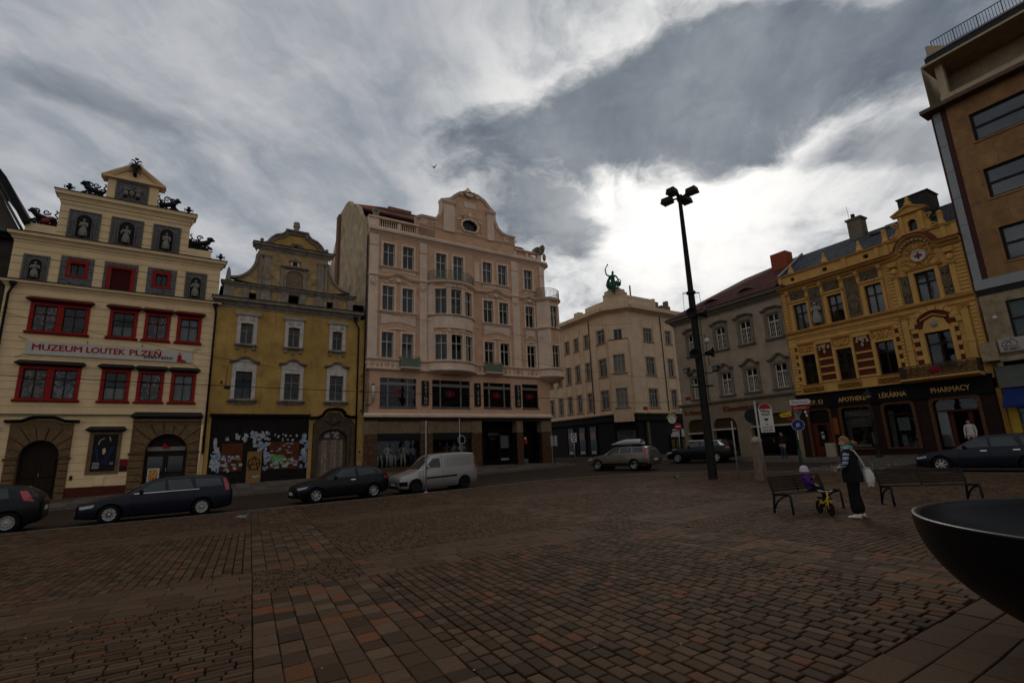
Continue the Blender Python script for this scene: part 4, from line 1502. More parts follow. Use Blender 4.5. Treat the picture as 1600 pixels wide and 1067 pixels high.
 for(x0,x1,z0,z1,cnt,w,h,wm)in((0.45,0.85,1.0,2.4,16,.22,.3,(0,0,1,0)),(0.55,0.8,2.4,3.0,5,.14,.4,(0,0)),(1.0,2.05,1.1,2.0,22,.22,.16,(0,0,1,0,4)),(1.1,2.3,2.95,3.3,9,.2,.22,(0,0,1)),(2.55,3.6,2.35,3.5,44,.22,.2,(0,0,1,0)),(3.28,3.6,1.1,2.3,16,.18,.24,(0,1,1)),(3.68,4.55,1.1,2.0,26,.24,.17,(0,0,1,2,2)),(3.7,4.4,1.65,1.95,7,.35,.2,(2,2)),(4.5,4.9,1.2,1.9,7,.2,.14,(4,3,0)),(4.9,5.35,1.3,1.75,7,.26,.2,(3,0,1)),(3.7,5.4,2.1,2.75,12,.16,.07,(0,)),(5.5,5.9,1.0,3.3,22,.2,.3,(0,1,1,0)),(3.7,5.3,2.9,3.4,9,.12,.16,(0,0))):
  for i in range(cnt):
   k+=1
   scrap(rnd.uniform(x0,x1),rnd.uniform(z0,z1),w*rnd.uniform(.6,1.4),h*rnd.uniform(.6,1.4),papers[rnd.choice(wm)],0.012-0.0003*k)
 scrap(2.95,0.7,0.45,0.14,papers[0],-0.012)
 # portal with plank door
 ps = mat('sooty_portal_stone',(0.085,0.06,0.042),0.95,0.3,4,0.4,20,streak=0.6,stain=(0.022,0.018,0.015))
 da,db,zs,zt = 6.6,8.5,2.92,3.55
 cx =(da+db)/2
 pth =[(da,-0.6),(da,zs)]+arc(cx,zs,0.95,180,0,12,zt-zs)[1:-1]+[(db,zs),(db,-0.6)]
 po = put(C,'portal',MB().prism([(6.2,-0.6)]+pth+[(9.0,-0.6),(9.0,4.0),(6.2,4.0)],-0.06,0.3),ps)
 child(po,'arch_moulding',MB().sweep(pth,[(0.02,0),(0.02,-0.12),(0.12,-0.15),(0.18,-0.1),(0.18,-0.02)]),ps)
 for a in(6.22,8.72):
  child(po,'pilaster',MB().cbox(a,a+0.26,-0.16,-0.04,-0.6,3.75,0.02),ps)
 child(po,'tympanum',MB().prism([(6.25,4.0),(8.95,4.0),(8.8,4.25),(8.2,4.4),(7.95,4.75),(7.2,4.75),(6.95,4.4),(6.4,4.25)],-0.06,0.0),ps)
 child(po,'hood',MB().sweep([(5.98,4.3),(6.5,4.36),(6.85,4.5),(7.0,4.78),(7.15,4.9),(7.6,4.95),(8.0,4.9),(8.15,4.78),(8.3,4.5),(8.6,4.4),(9.1,4.38)],[(-0.05,0),(-0.05,-0.12),(0.05,-0.32),(0.12,-0.34),(0.13,0)]),mat('sooty_shopfront'))
 k = MB()
 k.ell((7.56,-0.14,4.12),(0.2,0.14,0.26),10,7)
 for s in(-1,1):
  scroll(k,7.56+s*0.32,4.1,0.16,-0.12,0.045,1.3,s,0 if s>0 else pi)
 child(po,'carved_keystone',k,ps,smooth=True)
 wd =[mat('old_door_plank',(0.17,0.135,0.105),0.9,0.3,7,0.3,30,streak=0.6),mat('old_door_plank_pale',(0.24,0.19,0.15),0.9,0.3,7,0.3,30,streak=0.5),mat('old_door_plank_brown',(0.10,0.062,0.042),0.9,0.3,7,0.3,30,streak=0.5)]
 dr = put(C,'door',MB().box(da,db,0.2,0.24,-0.6,2.9),wd[2])
 n = 9
 for i in range(n):
  xa = da+0.02+(db-da-0.04)*i/n
  xb = da+0.02+(db-da-0.04)*(i+1)/n-0.012
  child(dr,'plank',MB().box(xa,xb,0.15-0.01*(i%2),0.2,-0.5,2.88),wd[(0,1,1,0,1,1,0,1,2)[i]])
 ft =[(x,z)for x,z in arc(cx,zs,0.93,180,0,12,0.6)]
 fl = put(C,'fanlight',MB().prism([(da,2.92)]+ft+[(db,2.92)],0.2,0.24),wd[2])
 for i in range(14):
  x,z = rnd.uniform(7.0,8.0),rnd.uniform(2.98,3.42)
  child(fl,'torn_bill',MB().prism([(x-.1,z-.08),(x+.1,z-.06),(x+.08,z+.09),(x-.07,z+.07)],0.19-i*0.0006,0.195-i*0.0006),papers[i%2])
 tape = MB()
 for i in range(9):
  tape.box(7.56,7.64,0.128,0.134,0.4+i*0.26,0.53+i*0.26)
 child(dr,'warning_tape',tape,papers[3])
 put(C,'house_number',MB().ell((0.95,-0.02,6.25),(0.2,0.02,0.11),12,5),mat('enamel_blue_black',(0.015,0.015,0.03),0.4,0))
 drainpipe(C,9.08,-0.2,10.9,top=(-0.28,0.5))
 lead = MB().tube([(9.0,-0.1,11.5),(9.6,0.3,12.3)],0.06,6)
 put(C,'gutter',lead,mat('zinc_grey',(0.22,0.22,0.22),0.5,0.1,metal=0.4))
 br = MB()
 for z in(2.0,4.9,6.3,7.4):
  br.ell((9.4,-0.06,z),(0.05,0.06,0.09),6,5)
 put(C,'wall_anchor',br,M_IRON)
 pv = MB().tube([(0.55,-0.06,7.6),(0.85,-0.12,7.6),(0.85,-0.12,6.3)],0.015,5).tube([(0.6,-0.06,6.5),(0.6,-0.3,6.6)],0.05,6)
 put(C,'wall_bracket',pv,M_IRON)
yellow_house()
# ================================================================== pink art-nouveau corner house
def curve_wall(mb,pts,z0,z1,y_off=0.0):
 o = len(mb.v)
 for x,y in pts:
  mb.v+=[(x,y,z0),(x,y,z1)]
 for i in range(len(pts)-1):
  mb.f.append((o+2*i,o+2*i+2,o+2*i+3,o+2*i+1))
def ring_mould(mb,cx,cy,r,a0,a1,prof,n=24):
 """moulding running round a bay: profile (projection, z); angle 0 = straight out of the facade, in degrees"""
 o = len(mb.v)
 m = len(prof)
 for i in range(n+1):
  a = radians(a0+(a1-a0)*i/n)
  for p,z in prof:
   mb.v.append((cx+(r+p)*sin(a),cy-(r+p)*cos(a),z))
 for i in range(n):
  for j in range(m):
   j2 =(j+1)%m
   mb.f.append((o+i*m+j,o+(i+1)*m+j,o+(i+1)*m+j2,o+i*m+j2))
 mb.f.append(tuple(o+j for j in range(m)))
 mb.f.append(tuple(o+n*m+j for j in range(m))[::-1])
def railing(ctx,path,z0,z1,material,scrolls=True,step=0.11):
 """iron balcony railing along a plan path: rails and bars one part, scrolled panel another"""
 mb = MB()
 mb.tube([(x,y,z1)for x,y in path],0.022,6)
 mb.tube([(x,y,z0+0.04)for x,y in path],0.016,5)
 mb.tube([(x,y,z1-0.16)for x,y in path],0.012,5)
 L = 0
 nxt = 0
 bars = MB()
 sc = MB()
 k = 0
 for(xa,ya),(xb,yb)in zip(path[:-1],path[1:]):
  d = hypot(xb-xa,yb-ya)
  while nxt<=L+d:
   f =(nxt-L)/d
   x,y = xa+(xb-xa)*f,ya+(yb-ya)*f
   bars.box(x-0.009,x+0.009,y-0.009,y+0.009,z0,z1)
   if scrolls and k%3==1:
    ux,uy =(xb-xa)/d,(yb-ya)/d
    for s in(-1,1):
     pts =[]
     for i in range(13):
      a = s*i/12*2.4*pi
      rr = 0.15*(1-i/15)
      pts.append((x+ux*rr*sin(a),y+uy*rr*sin(a),(z0+z1)/2-0.03+s*0.13+rr*cos(a)*s))
     sc.tube(pts,0.013,4)
   k+=1
   nxt+=step
  L+=d
 o = put(ctx,'railing',mb,material)
 child(o,'bars',bars,material)
 if scrolls:
  child(o,'scrollwork',sc,material)
 return o
def pink_house():
 B = thing('pink_house','tall pink art nouveau corner house with bowed bay windows and scrolled gable','building',(10.6,36.0,0),radians(-0.36))
 C = Ctx(B)
 pk = mat('pink_plaster',(0.68,0.535,0.43),0.92,0.10,1.3,0.12,60,streak=0.22,stain=(0.20,0.14,0.11))
 sal = mat('salmon_plaster',(0.58,0.375,0.25),0.92,0.14,1.6,0.12,60,streak=0.22,stain=(0.2,0.11,0.07))
 bare = mat('bare_gable_plaster',(0.46,0.385,0.26),0.95,0.3,1.2,0.3,15,streak=0.6,stain=(0.12,0.085,0.055))
 wf = mat('white_window_paint',(0.46,0.45,0.42),0.6,0.08)
 tile = bpy.data.materials.new('red_roof_tile')
 tile.use_nodes = True
 t = NT(tile.node_tree)
 b_ = t.n['Principled BSDF']
 g_ = t.new('ShaderNodeNewGeometry')
 bk = t.new('ShaderNodeTexBrick')
 mp = t.new('ShaderNodeMapping')
 mp.inputs['Rotation'].default_value =(radians(55),0,0)
 t.l.new(g_.outputs['Position'],mp.inputs[0])
 t.l.new(mp.outputs[0],bk.inputs['Vector'])
 bk.inputs['Color1'].default_value =(0.30,0.075,0.034,1)
 bk.inputs['Color2'].default_value =(0.20,0.048,0.024,1)
 bk.inputs['Mortar'].default_value =(0.03,0.014,0.011,1)
 bk.inputs['Brick Width'].default_value = 0.2
 bk.inputs['Row Height'].default_value = 0.17
 bk.inputs['Mortar Size'].default_value = 0.02
 bk.inputs['Scale'].default_value = 1.0
 n_ = t.noise(g_.outputs['Position'],1.5,4,0.6)
 t.l.new(t.mix(t.math('MULTIPLY',n_,0.4),bk.outputs[0],(0.09,0.03,0.018)),b_.inputs['Base Color'])
 b_.inputs['Roughness'].default_value = 0.95
 b_.inputs['Specular IOR Level'].default_value = 0.05
 MATS['red_roof_tile'] = tile
 green = mat('pale_green_iron',(0.16,0.22,0.17),0.6,0.2,5)
 # ---- flat wall with openings
 flat_x =[(1.2,2.13),(2.8,3.72),(10.1,11.05),(11.67,12.6),(14.47,15.4)]
 up =[(a,b,16.15,18.05)for a,b in flat_x]+[(5.68,6.62,15.95,18.05),(7.25,8.2,15.95,18.05)]
 f3 =[(a,b,12.58,14.53)for a,b in flat_x]
 f2 =[(a,b,8.88,10.85)for a,b in flat_x]
 mez =[(1.15,4.0,5.16,7.35),(5.31,8.65,5.18,7.37),(9.89,12.63,5.22,7.34),(13.77,15.5,5.22,7.36)]
 XR = 16.75
 mb = MB()
 wall(mb,0.0,XR,7.9,18.75,up+f3+f2,0,0.25)
 put(C,'wall',mb,sal)
 mb = MB()
 wall(mb,0.0,XR,4.4,7.95,mez,0.0,0.22)
 put(C,'mezzanine_wall',mb,mat('salmon_smooth_plaster',(0.56,0.365,0.25),0.9,0.08,1.2,streak=0.15))
 backing(C,0.1,XR-0.1,4.5,18.6,1.2,(8.0,11.6,15.3))
 sd = MB()
 sd.quad((XR,0,0),(XR,16,0),(XR,16,18.8),(XR,0,18.8))
 sd.quad((XR,16,0),(0,16,0),(0,16,18.8),(XR,16,18.8))
 put(C,'side_wall',sd,pk)
 # bare party wall rising over the yellow house
 side =[(0.0,-0.5),(0.0,19.2),(0.3,20.1),(1.2,20.3),(2.4,21.3),(3.5,22.55),(4.4,23.15),(5.5,23.5),(6.24,24.3),(7.2,24.5),(10.0,24.4),(10.1,23.0),(11.0,22.2),(12.5,20.7),(16,17.5),(16,-0.5)]
 g = MB()
 n = len(side)
 tri = tessellate_polygon([[Vector((p[0],p[1],0))for p in side]])
 g.v =[(0.0,y,z)for y,z in side]+[(0.35,y,z)for y,z in side]
 for a in tri:
  g.f+=[a,tuple(i+n for i in a)]
 for i in range(n):
  g.f.append((i,(i+1)%n,n+(i+1)%n,n+i))
 put(C,'party_wall',g,bare)
 ch = MB().box(-0.22,0.0,9.0,9.9,14,24.2)
 put(C,'flue',ch,mat('flue_brick',(0.2,0.12,0.08),0.95,0.25,4,streak=0.5))
 # ---- roof behind the parapet: steep tiled slope with a hipped upper part
 r = MB().add([(0.3,0.6,20.6),(XR,0.6,19.4),(XR,3.4,22.0),(0.3,3.4,22.0)],[(0,1,2,3)])
 r.add([(0.3,3.2,22.15),(5.6,3.2,22.15),(5.6,9,23.3),(3.4,6.5,24.6),(0.3,6.0,24.0),(8,6.5,24.5),(15.5,8.5,22.5),(12.5,3.2,22.0),(0.3,12,20),(15.5,14,19)],[(0,1,3),(0,3,4),(1,5,3),(1,7,5),(7,6,5),(4,3,8),(3,5,9,8),(5,6,9)])
 put(C,'roof',r,tile)
 put(C,'roof_gutter',MB().box(0.4,5.7,3.1,3.25,22.05,22.25),M_LEAD)
 put(C,'chimney',MB().box(3.9,6.2,7.0,7.6,24.0,25.1),mat('flue_brick'))
 # ---- main cornice and parapet
 cornice(C,0.02,16.55,18.62,19.08,0.34,pk,ret=False)
 mb = MB().box(0.0,16.6,0.02,0.4,19.05,19.42)
 put(C,'parapet',mb,pk)
 put(C,'parapet_coping',MB().box(0.0,4.2,-0.08,0.42,20.06,20.2).box(13.6,16.3,-0.08,0.42,19.9,20.02),pk)
 bal = MB().lathe([(0.05,0),(0.05,0.05),(0.032,0.1),(0.06,0.24),(0.032,0.42),(0.05,0.5),(0.05,0.57)],8)
 bme = bal.mesh('baluster',True)
 for a,b,z,cnt in((0.88,2.32,19.45,8),(2.63,4.1,19.45,8),(13.78,14.78,19.35,6),(15.1,16.15,19.35,6)):
  for i in range(cnt):
   put(C,'baluster',bme,pk,(a+(b-a)*(i+0.5)/cnt,0.18,z))
 for a,b,zt in((0.0,0.85,20.2),(2.35,2.6,20.1),(4.12,5.6,20.2),(13.5,13.76,19.95),(14.8,15.08,19.95),(16.17,16.6,20.0)):
  put(C,'parapet_pier',MB().box(a,b,0.0,0.41,19.4,zt-0.13),pk)
 put(C,'urn',MB().lathe([(0.3,0),(0.3,0.1),(0.2,0.15),(0.26,0.45),(0.33,0.52),(0.3,0.62),(0.0,0.75)],12,(0.62,0.25,20.2)),mat('weathered_stucco'),smooth=True)
 c2 = MB()
 c2.prism([(15.75,19.95),(16.75,19.95),(16.95,20.3),(17.0,20.8),(16.8,21.0),(16.5,20.75),(16.3,20.5),(15.95,20.55),(15.75,20.3)],-0.1,0.35)
 scroll(c2,16.1,20.3,0.28,-0.14,0.08,1.3,1)
 scroll(c2,16.7,20.65,0.25,-0.14,0.07,1.3,-1)
 c2.ell((16.95,0.0,19.7),(0.16,0.2,0.4),9,6)
 put(C,'corner_cartouche',c2,mat('weathered_stucco'),smooth=True)
 # ---- scrolled gable with an oval window
 ov =[(8.05,20.95),(8.32,20.55),(9.5,20.55),(9.8,20.95),(9.8,21.35),(9.45,21.72),(8.9,21.85),(8.4,21.72),(8.05,21.4)]
 base =[(5.85,19.4),(13.55,19.4),(13.6,21.0),(12.75,21.0),(12.2,21.15),(11.75,21.55),(11.45,22.2),(11.38,22.75),(11.5,23.0),(11.1,23.25),(10.4,23.95),(9.8,24.25),(9.3,24.35),(8.4,24.3),(7.9,24.1),(7.4,23.7),(7.0,23.3),(6.2,23.05),(6.25,22.6),(6.2,22.0),(6.0,21.5),(5.6,21.1),(4.35,21.1),(3.9,20.85),(3.9,19.4)]
 o = put(C,'gable',MB().prism([base,ov[::-1]],0.0,0.4),sal)
 cop =[(3.9,20.85),(4.35,21.08),(5.6,21.08),(6.0,21.48),(6.2,22.0),(6.26,22.6),(6.2,23.0),(7.0,23.28),(7.4,23.68),(7.9,24.08),(8.4,24.28),(9.3,24.33),(9.8,24.23),(10.4,23.93),(11.1,23.23),(11.5,22.98),(11.4,22.7),(11.46,22.2),(11.76,21.55),(12.2,21.15),(12.75,21.0),(13.6,21.0)]
 child(o,'coping',MB().sweep(cop,[(-0.10,0.02),(-0.10,-0.10),(0.0,-0.14),(0.05,-0.2),(0.10,-0.2),(0.10,0.42),(0.0,0.42)]),pk)
 for a,b in((6.35,7.4),(10.65,11.35)):
  q = put(C,'gable_pilaster',MB().box(a,b,-0.12,0.02,20.2,22.75),pk)
  child(q,'capital',MB().exx([(0,22.7),(-0.14,22.72),(-0.2,22.8),(-0.28,22.9),(-0.3,23.05),(0,23.1)],a-0.1,b+0.12),pk)
 put(C,'gable_panel',MB().box(8.4,9.6,-0.03,0.01,22.9,23.45),pk)
 child(o,'oval_surround',MB().sweep(ov,[(-0.02,0.02),(-0.02,-0.12),(0.12,-0.14),(0.16,0.0)],True),pk)
 k = MB()
 for s in(-1,1):
  for z in(20.8,21.05,21.3,21.55):
   k.ell((8.92+s*1.12,-0.06,z),(0.11,0.1,0.09),7,5)
  scroll(k,8.92+s*0.55,21.98,0.22,-0.1,0.06,1.4,s,0 if s>0 else pi)
  scroll(k,8.92+s*0.95,21.7,0.15,-0.08,0.045,1.3,-s,0 if s>0 else pi)
 k.ell((8.92,-0.1,22.1),(0.2,0.12,0.25),9,6)
 child(o,'stucco_ornament',k,pk,smooth=True)
 put(C,'oval_window',MB().prism([ov],0.22,0.24),mat('dark_pane',(0.010,0.011,0.012),0.12,0,spec=0.3))
 bars = MB()
 for x in(8.45,8.92,9.38):
  bars.box(x-0.02,x+0.02,0.18,0.215,20.56,21.78)
 for z in(20.95,21.35):
  bars.box(8.06,9.79,0.18,0.214,z-0.02,z+0.02)
 put(C,'glazing_bars',bars,mat('dark_grey_paint',(0.07,0.07,0.072),0.6,0))
 k = MB()
 k.lathe([(0.5,0),(0.42,0.12),(0.28,0.3),(0.2,0.45),(0.06,0.62),(0,0.64)],8,(8.86,0.1,24.28))
 for s in(-1,1):
  scroll(k,8.86+s*0.4,24.2,0.2,-0.2,0.06,1.3,s,0 if s>0 else pi)
  scroll(k,8.86+s*0.75,24.02,0.16,-0.18,0.05,1.3,-s,0 if s>0 else pi)
 k.ell((8.86,-0.18,24.05),(0.4,0.12,0.22),10,6)
 put(C,'crowning_ornament',k,pk,smooth=True)
 cornice(C,3.9,13.6,20.2,20.34,0.12,pk,'gable_sill',ret=False)
 for s,cx in((-1,4.9),(1,13.0)):
  k = MB()
  k.prism([rect(cx-0.55,cx-0.1,20.45,20.9),rect(cx-0.43,cx-0.22,20.57,20.78)[::-1]],-0.06,0.01)
  scroll(k,cx+0.2,20.62,0.2,-0.04,0.05,1.3,1)
  scroll(k,cx+0.62,20.6,0.2,-0.04,0.05,1.3,-1,pi)
  put(C,'stucco_ornament',k,pk,smooth=False)
  # ---- giant pilasters and stucco dress of the bays
 for a,b in((0.1,0.82),(4.22,4.84),(13.05,13.77),(16.2,16.72)):
  q = put(C,'pilaster',MB().box(a,b,-0.10,0.02,8.75,18.62),pk)
  child(q,'neck_band',MB().exx([(0,17.72),(-0.13,17.72),(-0.15,17.78),(0,17.82)],a,b),pk)
  md = MB().lathe([(0.0,0.05),(0.2,0.05),(0.24,0.0),(0.28,0.0),(0.3,0.04),(0.34,0.04),(0.34,0.0)],18,(0,0,0))
  md.tf(Matrix.Translation(((a+b)/2,-0.1,14.75))@Matrix.Rotation(pi/2,4,'X')@Matrix.Diagonal((0.85,0.85,1,1)))
  child(q,'medallion',md,pk,smooth=True)
 put(C,'panel_strip',MB().box(9.3,9.75,-0.05,0.02,16.1,17.9),pk)
 rnd = random.Random(4)
 def surround(a,b,z0,z1,w=0.16,c=C):
  return put(c,'window_surround',MB().prism([rect(a-w,b+w,z0-0.02,z1+w),rect(a,b,z0,z1)[::-1]],-0.06,0.0),pk)
 cur =['full','sides',None,'low',None,'sides']
 gcur = mat('grey_net_curtain',(0.16,0.165,0.17),0.9,0.1)
 for a,b,z0,z1 in up+f3+f2:
  surround(a,b,z0,z1)
  k = rnd.choice(cur)
  window(C,a,b,z0,z1,0.14,wf,t=0.065,cols=2,tr=0.64,curtain=(k,gcur)if k else None)
 def sill(x0,x1,z,name='sill',c=C):
  put(c,name,MB().exx([(0,z-0.14),(-0.10,z-0.14),(-0.14,z-0.06),(-0.2,z-0.03),(-0.2,z+0.03),(0,z+0.05)],x0,x1),pk)
  # string course that arches over each pair of windows, with a shell ornament below
 def arched_course(segs,z):
  path =[]
  for x0,x1,arch in segs:
   if not arch:
    path+=[(x0,z),(x1,z)]
   else:
    cx =(x0+x1)/2
    w = x1-x0
    h = 0.34 if w>2 else 0.22
    for i in range(13):
     u = i/12
     path.append((x0+w*u,z+h*(0.5-0.5*cos(2*pi*u))**1.1))
  pp =[path[0]]
  for p in path[1:]:
   if hypot(p[0]-pp[-1][0],p[1]-pp[-1][1])>0.02:
    pp.append(p)
  put(C,'string_course',MB().sweep(pp,[(-0.12,0.0),(-0.12,-0.10),(-0.05,-0.13),(0.0,-0.2),(0.06,-0.2),(0.07,0.0)]),pk)
 arched_course([(0.02,1.3,0),(1.3,3.6,1),(3.6,4.95,0)],15.28)
 arched_course([(9.15,10.2,0),(10.2,12.5,1),(12.5,14.2,0),(14.2,15.6,1),(15.6,16.1,0)],15.28)
 for cx,w in((2.45,1.1),(11.36,1.1),(14.93,0.6)):
  k = MB()
  for s in(-1,1):
   scroll(k,cx+s*w*0.45,14.98,0.17,-0.07,0.05,1.4,s,0 if s>0 else pi)
   scroll(k,cx+s*w*0.85,14.88,0.13,-0.06,0.04,1.3,-s,0 if s>0 else pi)
  k.ell((cx,-0.08,15.02),(0.2,0.1,0.18),9,6)
  for i in range(5):
   a_ = radians(-60+i*30)
   k.tube([(cx,-0.12,14.9),(cx+0.26*sin(a_),-0.12,14.95+0.26*cos(a_))],0.03,5)
  put(C,'shell_ornament',k,pk,smooth=True)
 for x0,x1 in((0.92,4.1),(9.9,12.9),(14.2,15.65)):
  sill(x0,x1,16.1)
  sill(x0,x1,12.5)
  # aprons between third and second floor
  cx =(x0+x1)/2
  w =(x1-x0)/2-0.2
  pth =[(cx+w,12.33),(cx-w,12.33),(cx-w,11.5)]+[(cx-w+2*w*i/10,11.42+0.3*sin(pi*i/10))for i in range(1,10)]+[(cx+w,11.5)]
  p = put(C,'apron',MB().prism(pth[::-1]if False else pth,-0.045,0.01),pk)
  d = MB()
  for s in(-1,1):
   for i in range(6):
    d.ell((cx+s*(w+0.1),-0.04,12.28-i*0.17),(0.085-0.006*i,0.06,0.07),7,5)
   if x1-x0>2:
    d.ell((cx+s*0.22,-0.05,12.3),(0.09,0.07,0.1),7,5)
  child(p,'stucco_drops',d,pk,smooth=True)
  g_o = MB()
  for i in range(9):
   u =(i-4)/4
   g_o.ell((cx+u*0.75*(1 if x1-x0>2 else 0.6),-0.05,11.16-0.10*u*u),(0.11,0.06,0.06+0.03*(1-abs(u))),7,5)
  put(C,'garland',g_o,pk,smooth=True)
  sp =[(cx-w,16.02),(cx-w,15.65)]+[(cx-w+2*w*i/8,15.62+0.16*sin(pi*i/8))for i in range(1,8)]+[(cx+w,15.65),(cx+w,16.02)]
  put(C,'apron',MB().prism(sp,-0.035,0.01),pk)
  # balustrade belt above the mezzanine
 put(C,'belt',MB().exx([(0,8.64),(-0.14,8.66),(-0.2,8.74),(-0.2,8.80),(0,8.82)],0.02,4.95).exx([(0,8.64),(-0.14,8.66),(-0.2,8.74),(-0.2,8.80),(0,8.82)],9.15,16.1),pk)
 put(C,'belt',MB().exx([(0,7.9),(-0.16,7.92),(-0.22,8.0),(-0.22,8.08),(0,8.1)],0.02,4.95).exx([(0,7.9),(-0.16,7.92),(-0.22,8.0),(-0.22,8.08),(0,8.1)],9.15,16.1),pk)
 put(C,'frieze',MB().box(0.1,4.9,-0.05,0.01,8.1,8.64).box(9.2,16.1,-0.05,0.01,8.1,8.64),pk)
 for x in(0.5,1.65,9.55,12.1,13.4,14.9):
  d = MB().lathe([(0,0.03),(0.1,0.03),(0.13,0.0),(0.17,0.0),(0.19,0.03),(0.22,0)],14)
  d.tf(Matrix.Translation((x,-0.05,8.37))@Matrix.Rotation(pi/2,4,'X'))
  d.box(x-0.5,x-0.34,-0.075,-0.05,8.2,8.55).box(x+0.34,x+0.5,-0.075,-0.05,8.2,8.55)
  put(C,'rosette',d,sal,smooth=True)
 for x0,x1 in((2.6,4.1),(9.95,11.5)):
  put(C,'balcony_slab',MB().exx([(0,7.95),(-0.45,8.0),(-0.62,8.08),(-0.62,8.16),(0,8.16)],x0-0.05,x1+0.05),pk)
  rl = railing(C,[(x0,0),(x0,-0.55),(x1,-0.55),(x1,0)],8.16,9.0,green)
  child(rl,'mesh_panel',MB().quad((x0+.02,-0.53,8.2),(x1-.02,-0.53,8.2),(x1-.02,-0.53,8.85),(x0+.02,-0.53,8.85)),mat('pale_green_sheet',(0.20,0.25,0.19),0.7,0.3,9))
  # ---- bowed bay
 cx,r = 7.05,2.705
 cy = r-1.0
 am = 50.9
 arcp =[(cx+r*sin(radians(a)),cy-r*cos(radians(a)))for a in[-am+2*am*i/24 for i in range(25)]]
 fac =[(-41,-15),(-13,13),(15,41)]
 for k,(fa,fb)in enumerate(fac):
  x0,y0 = cx+r*sin(radians(fa)),cy-r*cos(radians(fa))
  x1,y1 = cx+r*sin(radians(fb)),cy-r*cos(radians(fb))
  w = hypot(x1-x0,y1-y0)
  F = C.sub((x0,y0,0),atan2(y1-y0,x1-x0))
  hl =[(w/2-0.48,w/2+0.48,12.65,14.75),(w/2-0.48,w/2+0.48,8.9,10.95)]
  mb = MB()
  wall(mb,0,w,8.05,15.3,hl,0,0.2)
  put(F,'bay_wall',mb,sal)
  for a,b,z0,z1 in hl:
   put(F,'window_surround',MB().prism([rect(a-0.11,b+0.11,z0-0.02,z1+0.14),rect(a,b,z0,z1)[::-1]],-0.05,0.0),pk)
   window(F,a,b,z0,z1,0.12,wf,t=0.06,cols=2,tr=0.66,curtain=('sides',gcur)if k!=1 else('low',gcur))
 for fa,fb in((-am,-41),(-15,-13),(13,15),(41,am)):
  mb = MB()
  curve_wall(mb,[(cx+r*sin(radians(a)),cy-r*cos(radians(a)))for a in(fa,fb)],8.05,15.3)
  put(C,'bay_pier',mb,pk)
 bk_ = MB()
 curve_wall(bk_,[(cx+(r-0.7)*sin(radians(a)),cy-(r-0.7)*cos(radians(a)))for a in range(-50,51,10)],8.1,15.2)
 put(C,'interior',bk_,M_DARK)
 def ring(name,prof,aa=am,m=pk):
  mb = MB()
  ring_mould(mb,cx,cy,r,-aa,aa,prof)
  put(C,name,mb,m)
 ring('string_course',[(-0.1,15.2),(0.06,15.2),(0.1,15.28),(0.2,15.32),(0.2,15.42),(-0.1,15.44)])
 ring('sill',[(-0.1,12.46),(0.08,12.48),(0.16,12.56),(0.16,12.62),(-0.1,12.64)])
 ring('sill',[(-0.1,8.66),(0.08,8.68),(0.16,8.76),(0.16,8.82),(-0.1,8.84)])
 ring('belt',[(-0.1,7.95),(0.12,7.98),(0.2,8.06),(0.2,8.14),(-0.1,8.16)])
 ring('apron',[(-0.05,11.45),(0.05,11.45),(0.05,12.44),(-0.05,12.44)],40)
 ring('frieze',[(-0.05,8.16),(0.05,8.16),(0.05,8.64),(-0.05,8.64)])
 so = MB()
 n = 24
 for rr,z in((r+0.12,7.96),(r-0.25,7.85),(r-0.7,7.80)):
  so.v+=[(cx+rr*sin(radians(-am+2*am*i/n))*(1 if rr>r-0.5 else 0.95),min(0.02,cy-rr*cos(radians(-am+2*am*i/n))),z)for i in range(n+1)]
 for j in range(2):
  for i in range(n):
   a = j*(n+1)+i
   so.f.append((a,a+n+1,a+n+2,a+1))
 put(C,'bay_soffit',so,pk,smooth=True)
 tp = MB()
 tp.v =[(x,y,15.43)for x,y in arcp]
 tp.f =[tuple(range(len(arcp)))]
 put(C,'balcony_floor',tp,M_LEAD)
 k = MB()
 for an in(-14,0,14):
  for s in(-1,1):
   a_ = radians(an+s*4)
   k.ell((cx+(r+.05)*sin(a_),cy-(r+.05)*cos(a_),14.98),(0.14,0.1,0.12),8,6)
   k.ell((cx+(r+.05)*sin(a_*1.3),cy-(r+.05)*cos(a_*1.3),11.2),(0.13,0.08,0.07),8,6)
 put(C,'stucco_ornament',k,pk,smooth=True)
 railing(C,[(cx+(r+.05)*sin(radians(a)),cy-(r+.05)*cos(radians(a)))for a in range(-50,51,5)],15.44,16.32,green)
 # ---- round corner bay
 tx,ty,tr = 16.95,0.45,1.38
 def tp_(a,rr=tr):
  return(tx+rr*sin(radians(a)),ty-rr*cos(radians(a)))
 for k,ac in enumerate((-46,6,58,110)):
  x0,y0 = tp_(ac-22)
  x1,y1 = tp_(ac+22)
  w = hypot(x1-x0,y1-y0)
  F = C.sub((x0,y0,0),atan2(y1-y0,x1-x0))
  hl =[(w/2-0.43,w/2+0.43,12.62,14.65),(w/2-0.43,w/2+0.43,8.9,10.92)]if k!=0 else[]
  mb = MB()
  wall(mb,0,w,8.05,15.3,hl,0,0.2)
  put(F,'bay_wall',mb,sal if k else pk)
  for a,b,z0,z1 in hl:
   put(F,'window_surround',MB().prism([rect(a-0.08,b+0.08,z0-0.02,z1+0.12),rect(a,b,z0,z1)[::-1]],-0.05,0.0),pk)
   window(F,a,b,z0,z1,0.12,wf,t=0.06,cols=2,tr=0.66)
 for ac in(-20,32,84):
  mb = MB()
  curve_wall(mb,[tp_(ac-4),tp_(ac),tp_(ac+4)],8.05,15.3)
  put(C,'bay_pier',mb,pk)
 mb = MB()
 curve_wall(mb,[tp_(a,tr-0.5)for a in range(-70,140,15)],8.1,15.2)
 put(C,'interior',mb,M_DARK)
